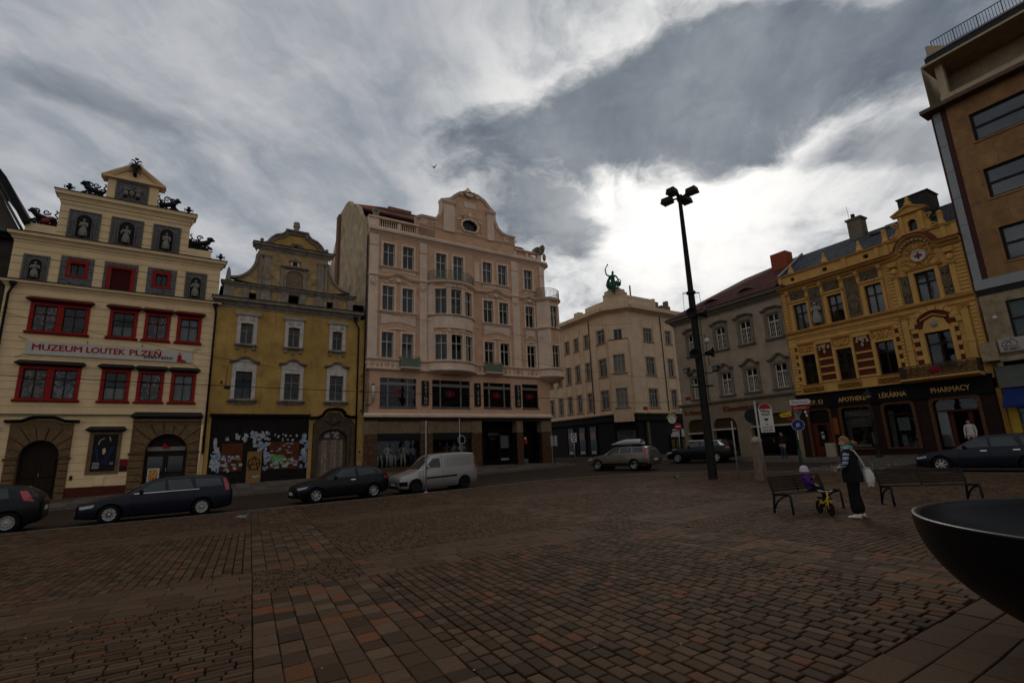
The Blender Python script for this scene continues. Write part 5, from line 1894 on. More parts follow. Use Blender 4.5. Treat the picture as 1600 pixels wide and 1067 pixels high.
 def ring2(name,prof,m=pk):
  mb = MB()
  ring_mould(mb,tx,ty,tr,-72,135,prof,30)
  put(C,name,mb,m)
 ring2('string_course',[(-0.1,15.15),(0.06,15.15),(0.1,15.25),(0.2,15.3),(0.2,15.4),(-0.1,15.42)])
 ring2('sill',[(-0.1,12.44),(0.06,12.46),(0.12,12.54),(0.12,12.6),(-0.1,12.62)])
 ring2('sill',[(-0.1,8.66),(0.08,8.68),(0.14,8.76),(0.14,8.82),(-0.1,8.84)])
 ring2('belt',[(-0.1,7.95),(0.12,7.98),(0.2,8.06),(0.2,8.14),(-0.1,8.16)])
 ring2('frieze',[(-0.05,8.16),(0.05,8.16),(0.05,8.64),(-0.05,8.64)])
 mb = MB().lathe([(tr+0.14,7.97),(tr-0.3,7.7),(0.3,7.5),(0.0,7.45)],24,(tx,ty,0))
 put(C,'bay_soffit',mb,pk,smooth=True)
 put(C,'balcony_floor',MB().lathe([(tr+0.18,15.41),(0,15.43)],24,(tx,ty,0)),M_LEAD)
 railing(C,[tp_(a,tr+0.08)for a in range(-66,136,8)],15.42,16.3,mat('dark_green_iron',(0.06,0.075,0.06),0.6,0.1),step=0.14)
 # set-back corner storey above the round bay
 mb = MB()
 curve_wall(mb,[(XR,-0.02),(XR+0.35,0.35),(XR+0.4,2.0)],15.4,18.65)
 put(C,'corner_wall',mb,pk)
 put(C,'corner_window',MB().quad((XR+0.12,0.08,16.2),(XR+0.36,0.34,16.2),(XR+0.36,0.34,18.0),(XR+0.12,0.08,18.0)),mat('dark_pane'))
 mb = MB()
 for(p,z)in((0.0,18.62),(0.2,18.8),(0.34,18.9),(0.36,19.08)):
  mb.v+=[(16.5,-p,z),(XR+0.05+p*0.4,-p,z),(XR+0.45+p,0.4-p*0.4,z),(XR+0.45+p,4.0,z)]
 for j in range(3):
  for i in range(3):
   a = j*4+i
   mb.f.append((a,a+1,a+5,a+4))
 mb.f.append((12,13,14,15))
 put(C,'cornice',mb,pk)
 # ---- mezzanine: wide shop windows and casino signs
 gf = mat('grey_steel_frame',(0.20,0.205,0.21),0.5,0.1,metal=0.3)
 mg = glass_mat('smoked_glass',(0.34,0.27,0.26))
 bl = mat('maroon_blind',(0.055,0.018,0.018),0.85,0.15)
 logo = mat('casino_logo_red',(0.30,0.025,0.03),0.6,0.1)
 for i,(a,b,z0,z1)in enumerate(mez):
  fr = MB()
  y = 0.12
  zt = z1-0.42
  c1,c2 = a+(b-a)*0.22,a+(b-a)*0.76
  fr.box(a,b,y,y+0.08,zt-0.08,zt+0.10)
  fr.box(a,b,y,y+0.08,z0,z0+0.09)
  if i<3:
   for x in(c1,c2):
    fr.box(x-0.05,x+0.05,y-0.02,y+0.08,z0,z1)
   fr.box(c1,c2,y-0.01,y+0.08,zt-0.10,zt+0.14)
  o = put(C,'shop_window',fr,gf)
  xs =[a,c1,c2,b]if i<3 else[a,b]
  for xa,xb in zip(xs[:-1],xs[1:]):
   child(o,'pane',MB().quad((xa,y+0.04,z0),(xb,y+0.04,z0),(xb,y+0.04,zt),(xa,y+0.04,zt)),mg)
   child(o,'pane',MB().quad((xa,y+0.04,zt),(xb,y+0.04,zt),(xb,y+0.04,z1),(xa,y+0.04,z1)),mg)
  child(o,'blind',MB().quad((a,0.2,z0),(b,0.2,z0),(b,0.2,zt),(a,0.2,zt)),bl)
  xm =(c1+c2)/2
  lg = MB()
  lg.tube([(xm+0.34*cos(t_),y+0.03,6.3+0.2*sin(t_))for t_ in[q*2*pi/18 for q in range(19)]],0.03,4)
  lg.tube([(xm-0.2,y+0.03,6.2),(xm,y+0.03,6.42),(xm+0.18,y+0.03,6.22)],0.04,4).ell((xm,y+0.03,6.27),(0.16,0.02,0.09),10,5)
  child(o,'logo',lg,logo)
  child(o,'sill',MB().exx([(0.1,z0-0.06),(-0.06,z0-0.05),(-0.06,z0),(0.1,z0+0.004)],a-0.03,b+0.03),M_LEAD)
 blk = mat('black_sign_board',(0.012,0.012,0.012),0.5,0)
 silver = mat('pale_sign_letters',(0.36,0.35,0.32),0.5,0.05)
 for s,a,b in(('CASINO',4.43,4.97),('e CITY',9.03,9.56),('CASINO',12.99,13.52)):
  o = put(C,'sign_board',MB().cbox(a,b,-0.18,0.0,5.35,7.24,0.02),blk)
  for i,ch_ in enumerate(s):
   if ch_!=' ':
    text(Ctx(o),ch_,0.34,silver,((a+b)/2,-0.187,6.95-i*0.3-0.02),align='CENTER',extrude=0.004,bold=0.004)
 lt = put(C,'wall_lamp',MB().tube([(0.58,-0.28,5.62),(0.58,-0.28,6.72)],0.12,12),mat('opal_glass',(0.50,0.51,0.49),0.3,0.05),smooth=True)
 child(lt,'bracket',MB().tube([(0.1,0,5.3),(0.35,-0.1,5.28),(0.58,-0.28,5.42),(0.58,-0.28,5.62)],0.03,6).lathe([(0.13,0),(0.14,0.06),(0.05,0.1)],10,(0.58,-0.28,6.72)),M_IRON)
 # ---- ledge and ground floor
 put(C,'ledge',MB().exx([(0,4.40),(-0.34,4.43),(-0.36,4.52),(-0.36,4.60),(0.0,4.74)],-0.05,16.7).add([(16.7,-0.36,4.43),(16.7,-0.36,4.6),(17.3,0.5,4.43),(17.3,0.5,4.6),(17.3,8,4.43),(17.3,8,4.6)],[(0,2,3,1),(2,4,5,3),(1,3,5)]),pk)
 tan = mat('travertine',(0.20,0.145,0.09),0.7,0.22,2.5,0.1,30,streak=0.2)
 dtan = mat('red_brown_marble',(0.095,0.05,0.026),0.6,0.35,5,0.05)
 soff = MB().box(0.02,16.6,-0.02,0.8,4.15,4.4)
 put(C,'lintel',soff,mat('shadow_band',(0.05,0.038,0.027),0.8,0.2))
 for a,b in((0.03,1.03),(4.34,5.33),(8.73,9.62),(13.03,13.64),(15.62,16.6)):
  p = put(C,'pier',MB().box(a,b,-0.06,0.7,-0.4,4.16),dtan)
  child(p,'upper_slab',MB().box(a-0.004,b+0.004,-0.075,0.68,3.22,4.14),tan)
 for a,b in((1.03,4.34),(5.33,8.73)):
  p = put(C,'fascia_slab',MB().box(a,(a+b)/2-0.005,0.0,0.3,3.26,4.12).box((a+b)/2+0.005,b,0.0,0.3,3.26,4.12),tan)
  put(C,'stall_riser',MB().box(a,b,-0.02,0.3,-0.3,0.82),dtan)
  child(p,'awning_box',MB().box(a,b,0.02,0.3,2.72,3.26).box(a,b,-0.01,0.3,2.86,2.96),M_IRON)
  w_ = put(C,'shop_window',MB().box(a,a+0.06,0.1,0.18,0.82,2.72).box(b-0.06,b,0.1,0.18,0.82,2.72).box(a+0.06,b-0.06,0.1,0.18,0.82,0.88),M_IRON)
  child(w_,'pane',MB().quad((a+.06,0.14,0.88),(b-.06,0.14,0.88),(b-.06,0.14,2.72),(a+.06,0.14,2.72)),glass_mat())
 ib = MB()
 ib.quad((0.9,1.5,-0.3),(8.8,1.5,-0.3),(8.8,1.5,4.1),(0.9,1.5,4.1)).quad((0.9,0.2,0.84),(8.8,0.2,0.84),(8.8,1.5,0.84),(0.9,1.5,0.84))
 put(C,'interior',ib,M_DARK)
 # recessed entrances
 for a,b in((9.62,13.03),(13.64,15.62)):
  rc = MB().quad((a,1.6,-0.4),(b,1.6,-0.4),(b,1.6,4.2),(a,1.6,4.2)).quad((a,0,-0.4),(a,1.6,-0.4),(a,1.6,4.2),(a,0,4.2)).quad((b,1.6,-0.4),(b,0,-0.4),(b,0,4.2),(b,1.6,4.2))
  put(C,'entrance_recess',rc,mat('black_marble',(0.010,0.009,0.008),0.6,0.3,4,spec=0.1))  # shade of the recessed entrances put into a near-black colour
 e = put(C,'entrance_door',MB().box(10.3,10.4,1.0,1.1,-0.3,3.6).box(11.9,12.0,1.0,1.1,-0.3,3.6).box(12.85,12.95,1.0,1.1,-0.3,3.6).box(10.3,12.95,1.0,1.1,3.5,3.6),M_IRON)
 child(e,'pane',MB().quad((10.4,1.05,0.5),(11.9,1.05,0.5),(11.9,1.05,3.5),(10.4,1.05,3.5)),glass_mat())
 child(e,'notice',MB().box(12.02,12.8,1.0,1.01,1.95,3.0),mat('grey_notice',(0.13,0.135,0.13),0.6,0.1))
 child(e,'notice',MB().box(12.02,12.8,1.0,1.01,0.95,1.12),mat('white_notice',(0.33,0.33,0.32),0.6,0.1))
 text(C,'BEPON',0.34,mat('dim_letters',(0.13,0.12,0.11),0.6,0),(10.75,0.95,3.0),bold=0.01)
 text(C,'fashion',0.2,MATS['dim_letters'],(10.95,0.95,2.72))
 put(C,'notice',MB().box(13.72,13.95,-0.09,-0.07,2.6,2.8),mat('white_notice'))
 put(C,'letter_box',MB().cbox(13.7,13.98,-0.2,0.0,2.2,2.58,0.03),mat('post_red',(0.30,0.018,0.014),0.5,0.05))
 put(C,'notice',MB().box(13.75,14.3,0.3,0.34,0.62,0.98),mat('grey_notice'))
 rb = MB().quad((16.6,0.0,-0.4),(17.0,0.5,-0.4),(17.0,0.5,4.4),(16.6,0.0,4.4)).quad((17.0,0.5,-0.4),(17.0,12,-0.4),(17.0,12,4.4),(17.0,0.5,4.4))
 put(C,'side_shopfront',rb,mat('black_marble'))  # same near-black, ground-floor shade painted in
 # corner recess of the mezzanine
 put(C,'corner_recess',MB().quad((16.5,-0.01,4.74),(16.75,0.3,4.74),(16.75,0.3,7.6),(16.5,-0.01,7.6)),pk)
 drainpipe(C,-0.06,4.6,18.4,y=-0.08,r=0.05)
 return B
pink_house()
# mannequins in the shop windows (seen dimly): things of their own, standing inside the house
def mannequin(x,y,z,h,top,bottom,seed,skinm,label):
 r = random.Random(seed)
 a0 = radians(-0.36)
 T = thing('mannequin',label,'mannequin',(10.6+x*cos(a0)-y*sin(a0),36.0+x*sin(a0)+y*cos(a0),z),a0,'shop window mannequins')
 s = h/1.75
 hip = 0.92*s
 pose = r.uniform(-0.1,0.1)
 legs = MB()
 for k,d in((-1,0.0),(1,r.uniform(0.02,0.14))):
  legs.tube([(k*0.09*s,0,hip),(k*0.11*s+d,-0.03,hip*0.5),(k*0.10*s+d*1.4,0,0.0)],[0.10*s,0.075*s,0.05*s],8)
 child(T,'trousers',legs,bottom,smooth=True)
 mb = MB()
 mb.tube([(0,0,hip-0.05),(pose*0.3,0,1.15*s),(pose,0,1.42*s),(pose,0,1.5*s)],[0.15*s,0.12*s,0.165*s,0.06*s],10)
 for k in(-1,1):
  e = r.uniform(0.1,0.28)
  mb.tube([(pose+k*0.17*s,0,1.42*s),(pose+k*(0.2+e*.6)*s,-0.03,1.18*s),(k*r.uniform(0.12,0.3)*s,-0.06,r.uniform(0.95,1.2)*s)],[0.05*s,0.043*s,0.032*s],7)
 child(T,'jacket',mb,top,smooth=True)
 child(T,'head',MB().tube([(pose,0,1.5*s),(pose,0,1.58*s)],0.045*s,7).ell((pose,0,1.66*s),(0.075*s,0.09*s,0.11*s),9,7),skinm,smooth=True)
 return T
_w = mat('white_cloth',(0.62,0.62,0.62),0.8,0.05)
_n = mat('navy_cloth',(0.03,0.05,0.14),0.8,0.1)
_k = mat('black_cloth',(0.012,0.012,0.012),0.8,0)
_s = mat('mannequin_skin',(0.3,0.27,0.24),0.5,0)
_c = mat('cream_cloth',(0.42,0.37,0.31),0.8,0.1)
_p = mat('rose_cloth',(0.22,0.12,0.12),0.8,0.1)
for i,(x,t_,b_,lb)in enumerate(((1.35,_k,_w,'mannequin in black top and white trousers nearest the yellow house'),(2.05,_w,_w,'mannequin all in white in the first pink house shop window'),(2.45,_k,_w,'mannequin in black top and white trousers beside the all white one'),(3.15,_c,_w,'mannequin in cream top and white trousers in the first shop window'),(3.95,_n,_n,'mannequin dressed all in navy blue in the first shop window'),(6.2,_k,_k,'mannequin dressed all in black above the van bonnet'),(6.75,_p,_w,'mannequin in rose jacket and white trousers above the van'),(7.35,_c,_k,'mannequin in cream jacket and black trousers above the van'),(8.1,_w,_k,'mannequin in white jacket and black trousers by the street sign pole'))):
 mannequin(x,0.55,0.845,1.7,t_,b_,i*3+1,_s,lb)
 # ================================================================== right-hand row: grey house, pharmacy, tan block
RX,RY,RA = 36.30,28.72,radians(-92.6)
def hip_tile(name,c1,c2,rot):
 m = bpy.data.materials.new(name)
 m.use_nodes = True
 t = NT(m.node_tree)
 b = t.n['Principled BSDF']
 g = t.new('ShaderNodeNewGeometry')
 mp = t.new('ShaderNodeMapping')
 mp.inputs['Rotation'].default_value = rot
 t.l.new(g.outputs['Position'],mp.inputs[0])
 k = t.new('ShaderNodeTexBrick')
 t.l.new(mp.outputs[0],k.inputs['Vector'])
 k.inputs['Color1'].default_value =(*c1,1)
 k.inputs['Color2'].default_value =(*c2,1)
 k.inputs['Mortar'].default_value =(c2[0]*.3,c2[1]*.3,c2[2]*.3,1)
 k.inputs['Brick Width'].default_value = 0.22
 k.inputs['Row Height'].default_value = 0.2
 k.inputs['Mortar Size'].default_value = 0.018
 k.inputs['Scale'].default_value = 1.0
 n = t.noise(g.outputs['Position'],1.1,4,0.6)
 t.l.new(t.mix(t.math('MULTIPLY',t.smooth(n,.35,.75),0.55),k.outputs[0],tuple(x*0.5 for x in c2)),b.inputs['Base Color'])
 b.inputs['Roughness'].default_value = 0.9
 b.inputs['Specular IOR Level'].default_value = 0.1
 bn = t.new('ShaderNodeBump')
 bn.inputs['Strength'].default_value = 0.5
 bn.inputs['Distance'].default_value = 0.03
 bn.invert = True
 t.l.new(k.outputs['Fac'],bn.inputs['Height'])
 t.l.new(bn.outputs[0],b.inputs['Normal'])
 MATS[name] = m
 return m
M_TILE2 = hip_tile('brown_red_tile',(0.115,0.038,0.026),(0.075,0.028,0.021),(0,radians(-40),radians(90)))
M_SLATE = hip_tile('grey_slate',(0.085,0.09,0.10),(0.055,0.06,0.068),(0,radians(-40),radians(90)))
def grey_house():
 B = thing('grey_house','plain grey two storey corner house with brown red tiled roof','building',(RX,RY,0),RA)
 C = Ctx(B)
 gr = mat('grey_beige_plaster',(0.31,0.26,0.20),0.92,0.14,1.3,0.15,50,streak=0.3)
 gd = mat('grey_stucco_trim',(0.17,0.145,0.115),0.92,0.15,3,0.15,streak=0.35)
 wf = mat('white_sash_paint',(0.55,0.53,0.48),0.6,0.06)
 WX =[(1.45,2.3),(4.3,5.23),(6.53,7.5),(8.88,9.83)]
 holes =[(a,b,9.13,10.92)for a,b in WX]+[(a,b,5.42,7.18)for a,b in WX]
 mb = MB()
 wall(mb,0,10.15,4.9,12.2,holes,0,0.28)
 mb.quad((0,0,0),(0,10,0),(0,10,12.2),(0,0,12.2))
 mb.quad((10.15,10,0),(10.15,10,13.5),(0,10,12.2),(0,10,0))
 put(C,'wall',mb,gr)
 backing(C,0.1,10.1,0,12,1.3,(5.0,8.6))
 cornice(C,0.0,10.13,12.0,12.65,0.5,gd,lead=M_LEAD,ret=True)
 # low shop storey
 ar1 =[(0.45,-0.3),(0.45,3.0)]+arc(1.0,3.0,0.55,180,90,6,0.68)[1:]+arc(1.75,3.0,0.55,90,0,6,0.68)+[(2.3,-0.3)]
 ar2 =[(3.0,-0.3),(3.0,2.9)]+arc(3.6,2.9,0.6,180,90,6,0.72)[1:]+arc(4.6,2.9,0.6,90,0,6,0.72)+[(5.2,-0.3)]
 ar3 =[(6.4,-0.3),(6.4,3.66),(9.8,3.66),(9.8,-0.3)]
 ff = mat('tan_shop_plaster',(0.22,0.175,0.125),0.9,0.12,1.5,streak=0.2)
 put(C,'shop_wall',MB().prism([[(0,-0.35),(10.15,-0.35),(10.15,4.92),(0,4.92)]]+[[(x,max(z,-0.3))for x,z in a]for a in(ar1,ar2,ar3)],-0.06,0.35),ff)
 put(C,'belt_course',MB().exx([(0,4.78),(-0.12,4.8),(-0.24,4.92),(-0.26,5.02),(0,5.08)],-0.2,10.1),gd)
 dk = mat('dark_shop',(0.014,0.013,0.012),0.6,0.2)
 put(C,'shop_interior',MB().quad((0.3,0.9,-0.3),(9.9,0.9,-0.3),(9.9,0.9,4.6),(0.3,0.9,4.6)),dk)
 for a,b,z in((0.45,2.3,2.5),(3.0,5.2,2.7),(6.4,9.8,2.75)):
  o = put(C,'shop_window',MB().box(a,b,0.2,0.28,0.62,0.75).box(a,b,0.2,0.28,z-0.05,z+0.05),M_IRON)
  child(o,'pane',MB().quad((a,0.24,0.7),(b,0.24,0.7),(b,0.24,z),(a,0.24,z)),glass_mat())
  child(o,'blind_panel',MB().box(a,b,0.15,0.2,z+0.06,3.64),mat('brown_panel',(0.055,0.032,0.016),0.7,0.2))
  child(o,'awning_roll',MB().tube([(a+0.05,-0.12,z+0.02),(b-0.1,-0.12,z+0.02)],0.075,8),mat('awning_canvas',(0.36,0.33,0.28),0.8,0.1))
  child(o,'stall_riser',MB().box(a,b,0.1,0.3,-0.3,0.62),ff)
 sg = mat('rusty_sign_letters',(0.14,0.045,0.02),0.6,0.2)
 text(C,'Altmann',0.52,sg,(0.72,-0.11,4.12),fit=1.75,bold=0.012,extrude=0.03)
 put(C,'sign_emblem',MB().lathe([(0,0.03),(0.17,0.03),(0.2,0)],14).tf(Matrix.Translation((0.4,-0.08,4.3))@Matrix.Rotation(pi/2,4,'X')),sg)
 text(C,'Klenotnictví',0.56,sg,(4.15,-0.11,4.12),fit=3.1,bold=0.014,extrude=0.03)
 put(C,'street_plate',MB().box(0.5,1.05,-0.03,0.0,5.42,5.66),mat('plate_red',(0.22,0.02,0.018),0.4,0.05))
 for fl,(z0,z1)in enumerate(((9.13,10.92),(5.42,7.18))):
  for a,b in WX:
   o = put(C,'window_surround',MB().prism([rect(a-0.25,b+0.2,z0-0.1,z1+0.2),rect(a,b,z0,z1)[::-1]],-0.07,0.0),gd)
   cx =(a+b)/2
   if fl==0:
    p =[(a-0.42,z1+0.34),(a-0.15,z1+0.34),(a-0.02,z1+0.46),(a+0.2,z1+0.5),(b-0.2,z1+0.5),(b+0.02,z1+0.46),(b+0.1,z1+0.38),(b+0.28,z1+0.38)]
   else:
    p =[(a-0.42,z1+0.34),(a-0.1,z1+0.36),(a+0.12,z1+0.52),(cx-0.1,z1+0.72),(cx+0.1,z1+0.72),(b-0.1,z1+0.52),(b+0.02,z1+0.36),(b+0.28,z1+0.36)]
   child(o,'hood',MB().sweep(p,[(-0.12,0),(-0.12,-0.1),(-0.03,-0.2),(0.04,-0.24),(0.05,0)]),gd)
   child(o,'sill',MB().exx([(0,z0-0.18),(-0.14,z0-0.16),(-0.18,z0-0.06),(-0.18,z0-0.02),(0,z0)],a-0.3,b+0.25),gd)
   window(C,a,b,z0,z1,0.12,wf,t=0.07,cols=2,tr=0.68,bars=((3,3),),curtain=('low',M_CURT)if fl else None)
   # roof with bat-shaped dormers and a brick chimney
 zr = 15.65
 yr = 4.0
 rf = MB().add([(-0.6,-0.55,12.66),(10.15,-0.55,12.66),(10.15,yr,zr+0.35),(5.0,yr,zr),(-0.6,8.6,12.66),(10.15,8.6,12.66),(10.15,yr,zr+0.35),(5.0,yr,zr)],[(0,1,2,3),(0,3,4),(4,7,6,5)])
 put(C,'roof',rf,M_TILE2)
 for x in(3.9,7.2):
  d = MB()
  n = 12
  zz = 13.3
  sl =(zr-12.66)/(yr+0.55)
  yb =(zz-12.66)/sl-0.55
  for i in range(n+1):
   u = -1+2*i/n
   h = 0.30*max(0,cos(u*pi/2))**1.5
   d.v+=[(x+u*1.0,yb,zz+0.01),(x+u*1.0,yb-0.02,zz+h+0.02),(x+u*0.95,yb+h/sl+0.5,zz+h+0.45*sl)]
  for i in range(n):
   a = 3*i
   d.f+=[(a+1,a+4,a+5,a+2)]
  o = put(C,'dormer',d,M_TILE2,smooth=True)
  d2 = MB()
  for i in range(n+1):
   u = -1+2*i/n
   h = 0.30*max(0,cos(u*pi/2))**1.5
   d2.v+=[(x+u*1.0,yb+0.06,zz-0.02),(x+u*1.0,yb+0.06,zz+h)]
  for i in range(n):
   d2.f.append((2*i,2*i+2,2*i+3,2*i+1))
  child(o,'opening',d2,M_DARK)
 chm = put(C,'chimney',MB().box(8.35,9.6,2.55,3.5,13.8,16.3),mat('red_brick',(0.26,0.07,0.035),0.9,0.2,6,0.2))
 child(chm,'flashing',MB().box(8.2,9.75,2.4,2.55,14.55,14.75),mat('zinc_grey'))
 drainpipe(C,2.95,5.1,11.9,y=-0.08,r=0.045,material=gd)
grey_house()
def pharmacy():
 B = thing('pharmacy_house','ochre yellow pharmacy house with slate roof, reliefs and red brick bands','building',(RX,RY,0),RA)
 C = Ctx(B)
 oc = mat('ochre_plaster',(0.52,0.31,0.10),0.9,0.10,1.8,0.12,50,streak=0.18,stain=(0.2,0.10,0.025))
 rd = mat('dark_red_brickwork',(0.10,0.026,0.016),0.9,0.2,6)
 frm = mat('dark_window_wood')
 U =[(10.97,11.93),(13.3,14.25),(15.6,16.58)]
 V =[(10.97,11.93),(13.25,14.25),(15.59,16.61)]
 x0,x1 = 10.18,20.72
 holes =[(a,b,9.22,11.06)for a,b in U]+[(18.28,19.3,9.25,11.0)]+[(a,b,5.36,7.4)for a,b in V]+[(18.16,19.38,5.3,7.4)]
 mb = MB()
 wall(mb,x0,x1,4.5,12.3,holes,0,0.28)
 wall(mb,x0,x1,12.3,13.4,[(11.05,11.33,12.85,13.1),(13.3,13.6,12.85,13.1),(15.85,16.15,12.85,13.1)],0.02,0.3)
 put(C,'wall',mb,oc)
 shell(C,x0,x1,0,13.3,10,oc)
 backing(C,x0+.1,x1-.1,0,13.3,1.2,(4.6,8.6))
 # cornice with a segmental arch over the right bay
 path =[(x0-0.05,12.32),(17.45,12.32),(17.72,12.45)]+[(18.63+0.92*cos(radians(a)),12.32+0.86*sin(radians(a)))for a in range(160,19,-10)]+[(19.55,12.45),(19.8,12.32),(x1,12.32)]
 put(C,'cornice',MB().sweep(path,[(-0.18,0.02),(-0.18,-0.12),(-0.06,-0.2),(0.02,-0.42),(0.1,-0.46),(0.1,0.02)]),oc)
 tl = MB().sweep([(x,z+0.12)for x,z in path],[(-0.02,0.0),(-0.02,-0.5),(0.06,-0.5),(0.22,0.0)])
 put(C,'tile_strip',tl,mat('old_red_tile',(0.13,0.042,0.026)))
 put(C,'attic_coping',MB().exx([(0.3,13.3),(-0.08,13.32),(-0.12,13.4),(0.3,13.46)],x0-.03,x1),oc)
 for xa in(10.2,14.6,16.55,17.05,19.95,20.45):
  put(C,'attic_pier',MB().box(xa,xa+0.24,-0.05,0.03,12.5,13.3),oc)
 fin =[(0.2,0),(0.2,0.12),(0.14,0.14),(0.17,0.3),(0.1,0.4),(0.08,0.52),(0.11,0.56),(0.04,0.7),(0,0.74)]
 for x in(11.15,13.5,15.7):
  put(C,'finial',MB().lathe(fin,10,(x,0.1,13.44)),oc,smooth=True)
 cand =[(0.2,0),(0.22,0.1),(0.16,0.16),(0.14,0.2),(0.14,0.75),(0.16,0.78),(0.1,0.85),(0,0.9)]
 for x in(17.2,20.05):
  put(C,'stone_candle',MB().lathe(cand,12,(x,0.1,13.44)),oc,smooth=True)
  # dormer gable
 dm =[(17.55,13.44),(19.9,13.44),(19.6,13.7),(19.5,14.1),(19.35,14.35),(19.35,14.75),(18.05,14.75),(18.05,14.35),(17.9,14.1),(17.8,13.7)]
 wn =[(18.5,13.6),(18.95,13.6),(18.95,14.1)]+arc(18.72,14.1,0.225,0,180,8)[1:-1]+[(18.5,14.1)]
 d = put(C,'dormer_gable',MB().prism([dm,wn[::-1]],0.0,0.35),oc)
 child(d,'pediment',MB().prism([(17.85,14.75),(19.55,14.75),(18.7,15.15)],-0.12,0.3).sweep([(17.8,14.8),(18.7,15.22),(19.6,14.8)],[(-0.06,0.3),(-0.06,-0.2),(0.04,-0.24),(0.04,0.3)]).exx([(0.0,14.66),(-0.16,14.72),(-0.18,14.8),(0,14.8)],17.85,19.55),oc)
 child(d,'pilasters',MB().box(18.1,18.32,-0.08,0.0,13.5,14.66).box(19.1,19.32,-0.08,0.0,13.5,14.66),oc)
 k = MB()
 for s in(-1,1):
  scroll(k,18.72+s*0.85,14.2,0.17,-0.06,0.05,1.3,s,0 if s>0 else pi)
  scroll(k,18.72+s*1.02,13.62,0.16,-0.06,0.05,1.3,-s,0 if s>0 else pi)
 child(d,'scrolls',k,oc,smooth=True)
 child(d,'finial',MB().lathe([(0.3,0),(0.3,0.1),(0.16,0.15),(0.2,0.3),(0.12,0.36),(0.1,0.46),(0.15,0.5),(0.05,0.66),(0,0.7)],10,(18.7,0.1,15.12)),oc,smooth=True)
 child(d,'pane',MB().quad((18.45,0.28,13.55),(19.0,0.28,13.55),(19.0,0.28,14.35),(18.45,0.28,14.35)),mat('dark_pane'))
 # slate roof
 rf = MB().add([(10.0,0.2,13.4),(20.72,0.2,13.4),(20.72,3.9,15.9),(10.0,3.9,15.9),(10.0,8,13.0),(20.72,8,13.0)],[(0,1,2,3),(3,2,5,4)])
 rf.box(18.1,19.3,0.3,2.2,13.5,14.7)
 put(C,'roof',rf,M_SLATE)
 put(C,'verge',MB().tube([(10.15,0.1,13.5),(10.15,3.9,16.02)],0.09,6),mat('zinc_grey'))
 ch = put(C,'chimney',MB().box(13.9,14.8,3.3,4.1,15.4,17.0).box(13.82,14.88,3.22,4.18,16.95,17.08),mat('chimney_render',(0.17,0.145,0.115),0.95,0.2,5,0.2))
 child(ch,'pot',MB().tube([(14.2,3.7,17.05),(14.2,3.7,17.5)],0.13,10),M_IRON)
 child(ch,'aerial',MB().tube([(14.0,3.6,17.0),(13.95,3.6,18.2)],0.012,4),M_IRON)
 put(C,'roof_box',MB().box(17.3,18.95,2.7,4.2,15.2,16.85).box(17.24,19.01,2.64,4.26,16.82,16.9),mat('slate_clad_box',(0.03,0.033,0.04),0.6,0.2,6))
 sk = MB()
 for x,y in((15.4,2.6),(16.1,3.0)):
  z = 13.4+(y-0.2)*0.676
  sk.add([(x,y,z+0.05),(x+0.7,y,z+0.05),(x+0.7,y+0.5,z+0.42),(x,y+0.5,z+0.42),(x,y,z+0.16),(x+0.7,y,z+0.16),(x+0.7,y+0.5,z+0.5),(x,y+0.5,z+0.5)],[(4,5,6,7),(0,1,5,4),(1,2,6,5),(3,0,4,7)])
 put(C,'roof_window',sk,M_LEAD)
 # windows
 wg = glass_mat('bright_window_glass',(0.7,0.73,0.76),1.3)
 for a,b in U:
  o = put(C,'window_surround',MB().prism([rect(a-0.22,b+0.14,9.2,11.2),rect(a,b,9.22,11.06)[::-1]],-0.12,0.0),oc)
  child(o,'hood',MB().exx([(0,11.2),(-0.14,11.2),(-0.2,11.26),(-0.2,11.32),(0,11.34)],a-0.26,b+0.18),oc)
  window(C,a,b,9.22,11.06,0.1,frm,gm=wg,t=0.07,cols=2,tr=0.64,curtain=('full',M_CURT)if a!=U[1][0]else('top',M_CURT))
  # sgraffito panels between and over the windows (painted relief)
 pm = bpy.data.materials.new('painted_relief')
 pm.use_nodes = True
 t = NT(pm.node_tree)
 g_ = t.new('ShaderNodeNewGeometry')
 n = t.noise(g_.outputs['Position'],9,4,0.7,1.5)
 t.l.new(t.ramp(n,[(0.3,(.016,.013,.009)),(0.44,(.065,.045,.02)),(0.53,(.20,.14,.07)),(0.57,(.035,.026,.015)),(0.64,(.26,.21,.13)),(0.72,(.03,.035,.025))]),t.n['Principled BSDF'].inputs['Base Color'])
 t.n['Principled BSDF'].inputs['Roughness'].default_value = 0.9
 MATS['painted_relief'] = pm
 for i,(a,b,z0,z1)in enumerate(((12.15,12.95,9.25,11.95),(14.48,15.28,9.25,11.95),(10.86,11.9,11.4,12.05),(13.15,14.2,11.4,12.05),(15.45,16.5,11.4,12.05),(17.56,18.0,9.28,11.0),(19.52,19.96,9.3,11.0))):
  mb = MB()
  relief(mb,a,b,z0,z1,-0.02,0.07,22,44 if z1-z0>1 else 16,seed=i*1.7,fr=4.5 if z1-z0>1 else 2.2)
  o = put(C,'relief_panel',mb,pm)
  child(o,'panel_frame',MB().prism([rect(a-0.04,b+0.04,z0-0.04,z1+0.04),rect(a,b,z0,z1)[::-1]],-0.06,0.0),oc)
  if i==0:
   g2 = MB()
   figure_relief(g2,12.5,9.4,1.5,-0.06,5)
   child(o,'relief_figure',g2,mat('pale_relief',(0.24,0.25,0.24),0.9,0.3,12),smooth=True)
 for x in(10.75,12.05,13.05,14.35,15.35,16.65):
  mb = MB().exx([(0,11.3),(-0.1,11.4),(-0.12,11.75),(-0.28,11.95),(-0.3,12.12),(0,12.14)],x-0.09,x+0.09)
  put(C,'console',mb,oc)
  # right bay: piers, window, medallion with cross
 fr4 =(18.28,19.3,9.25,11.0)
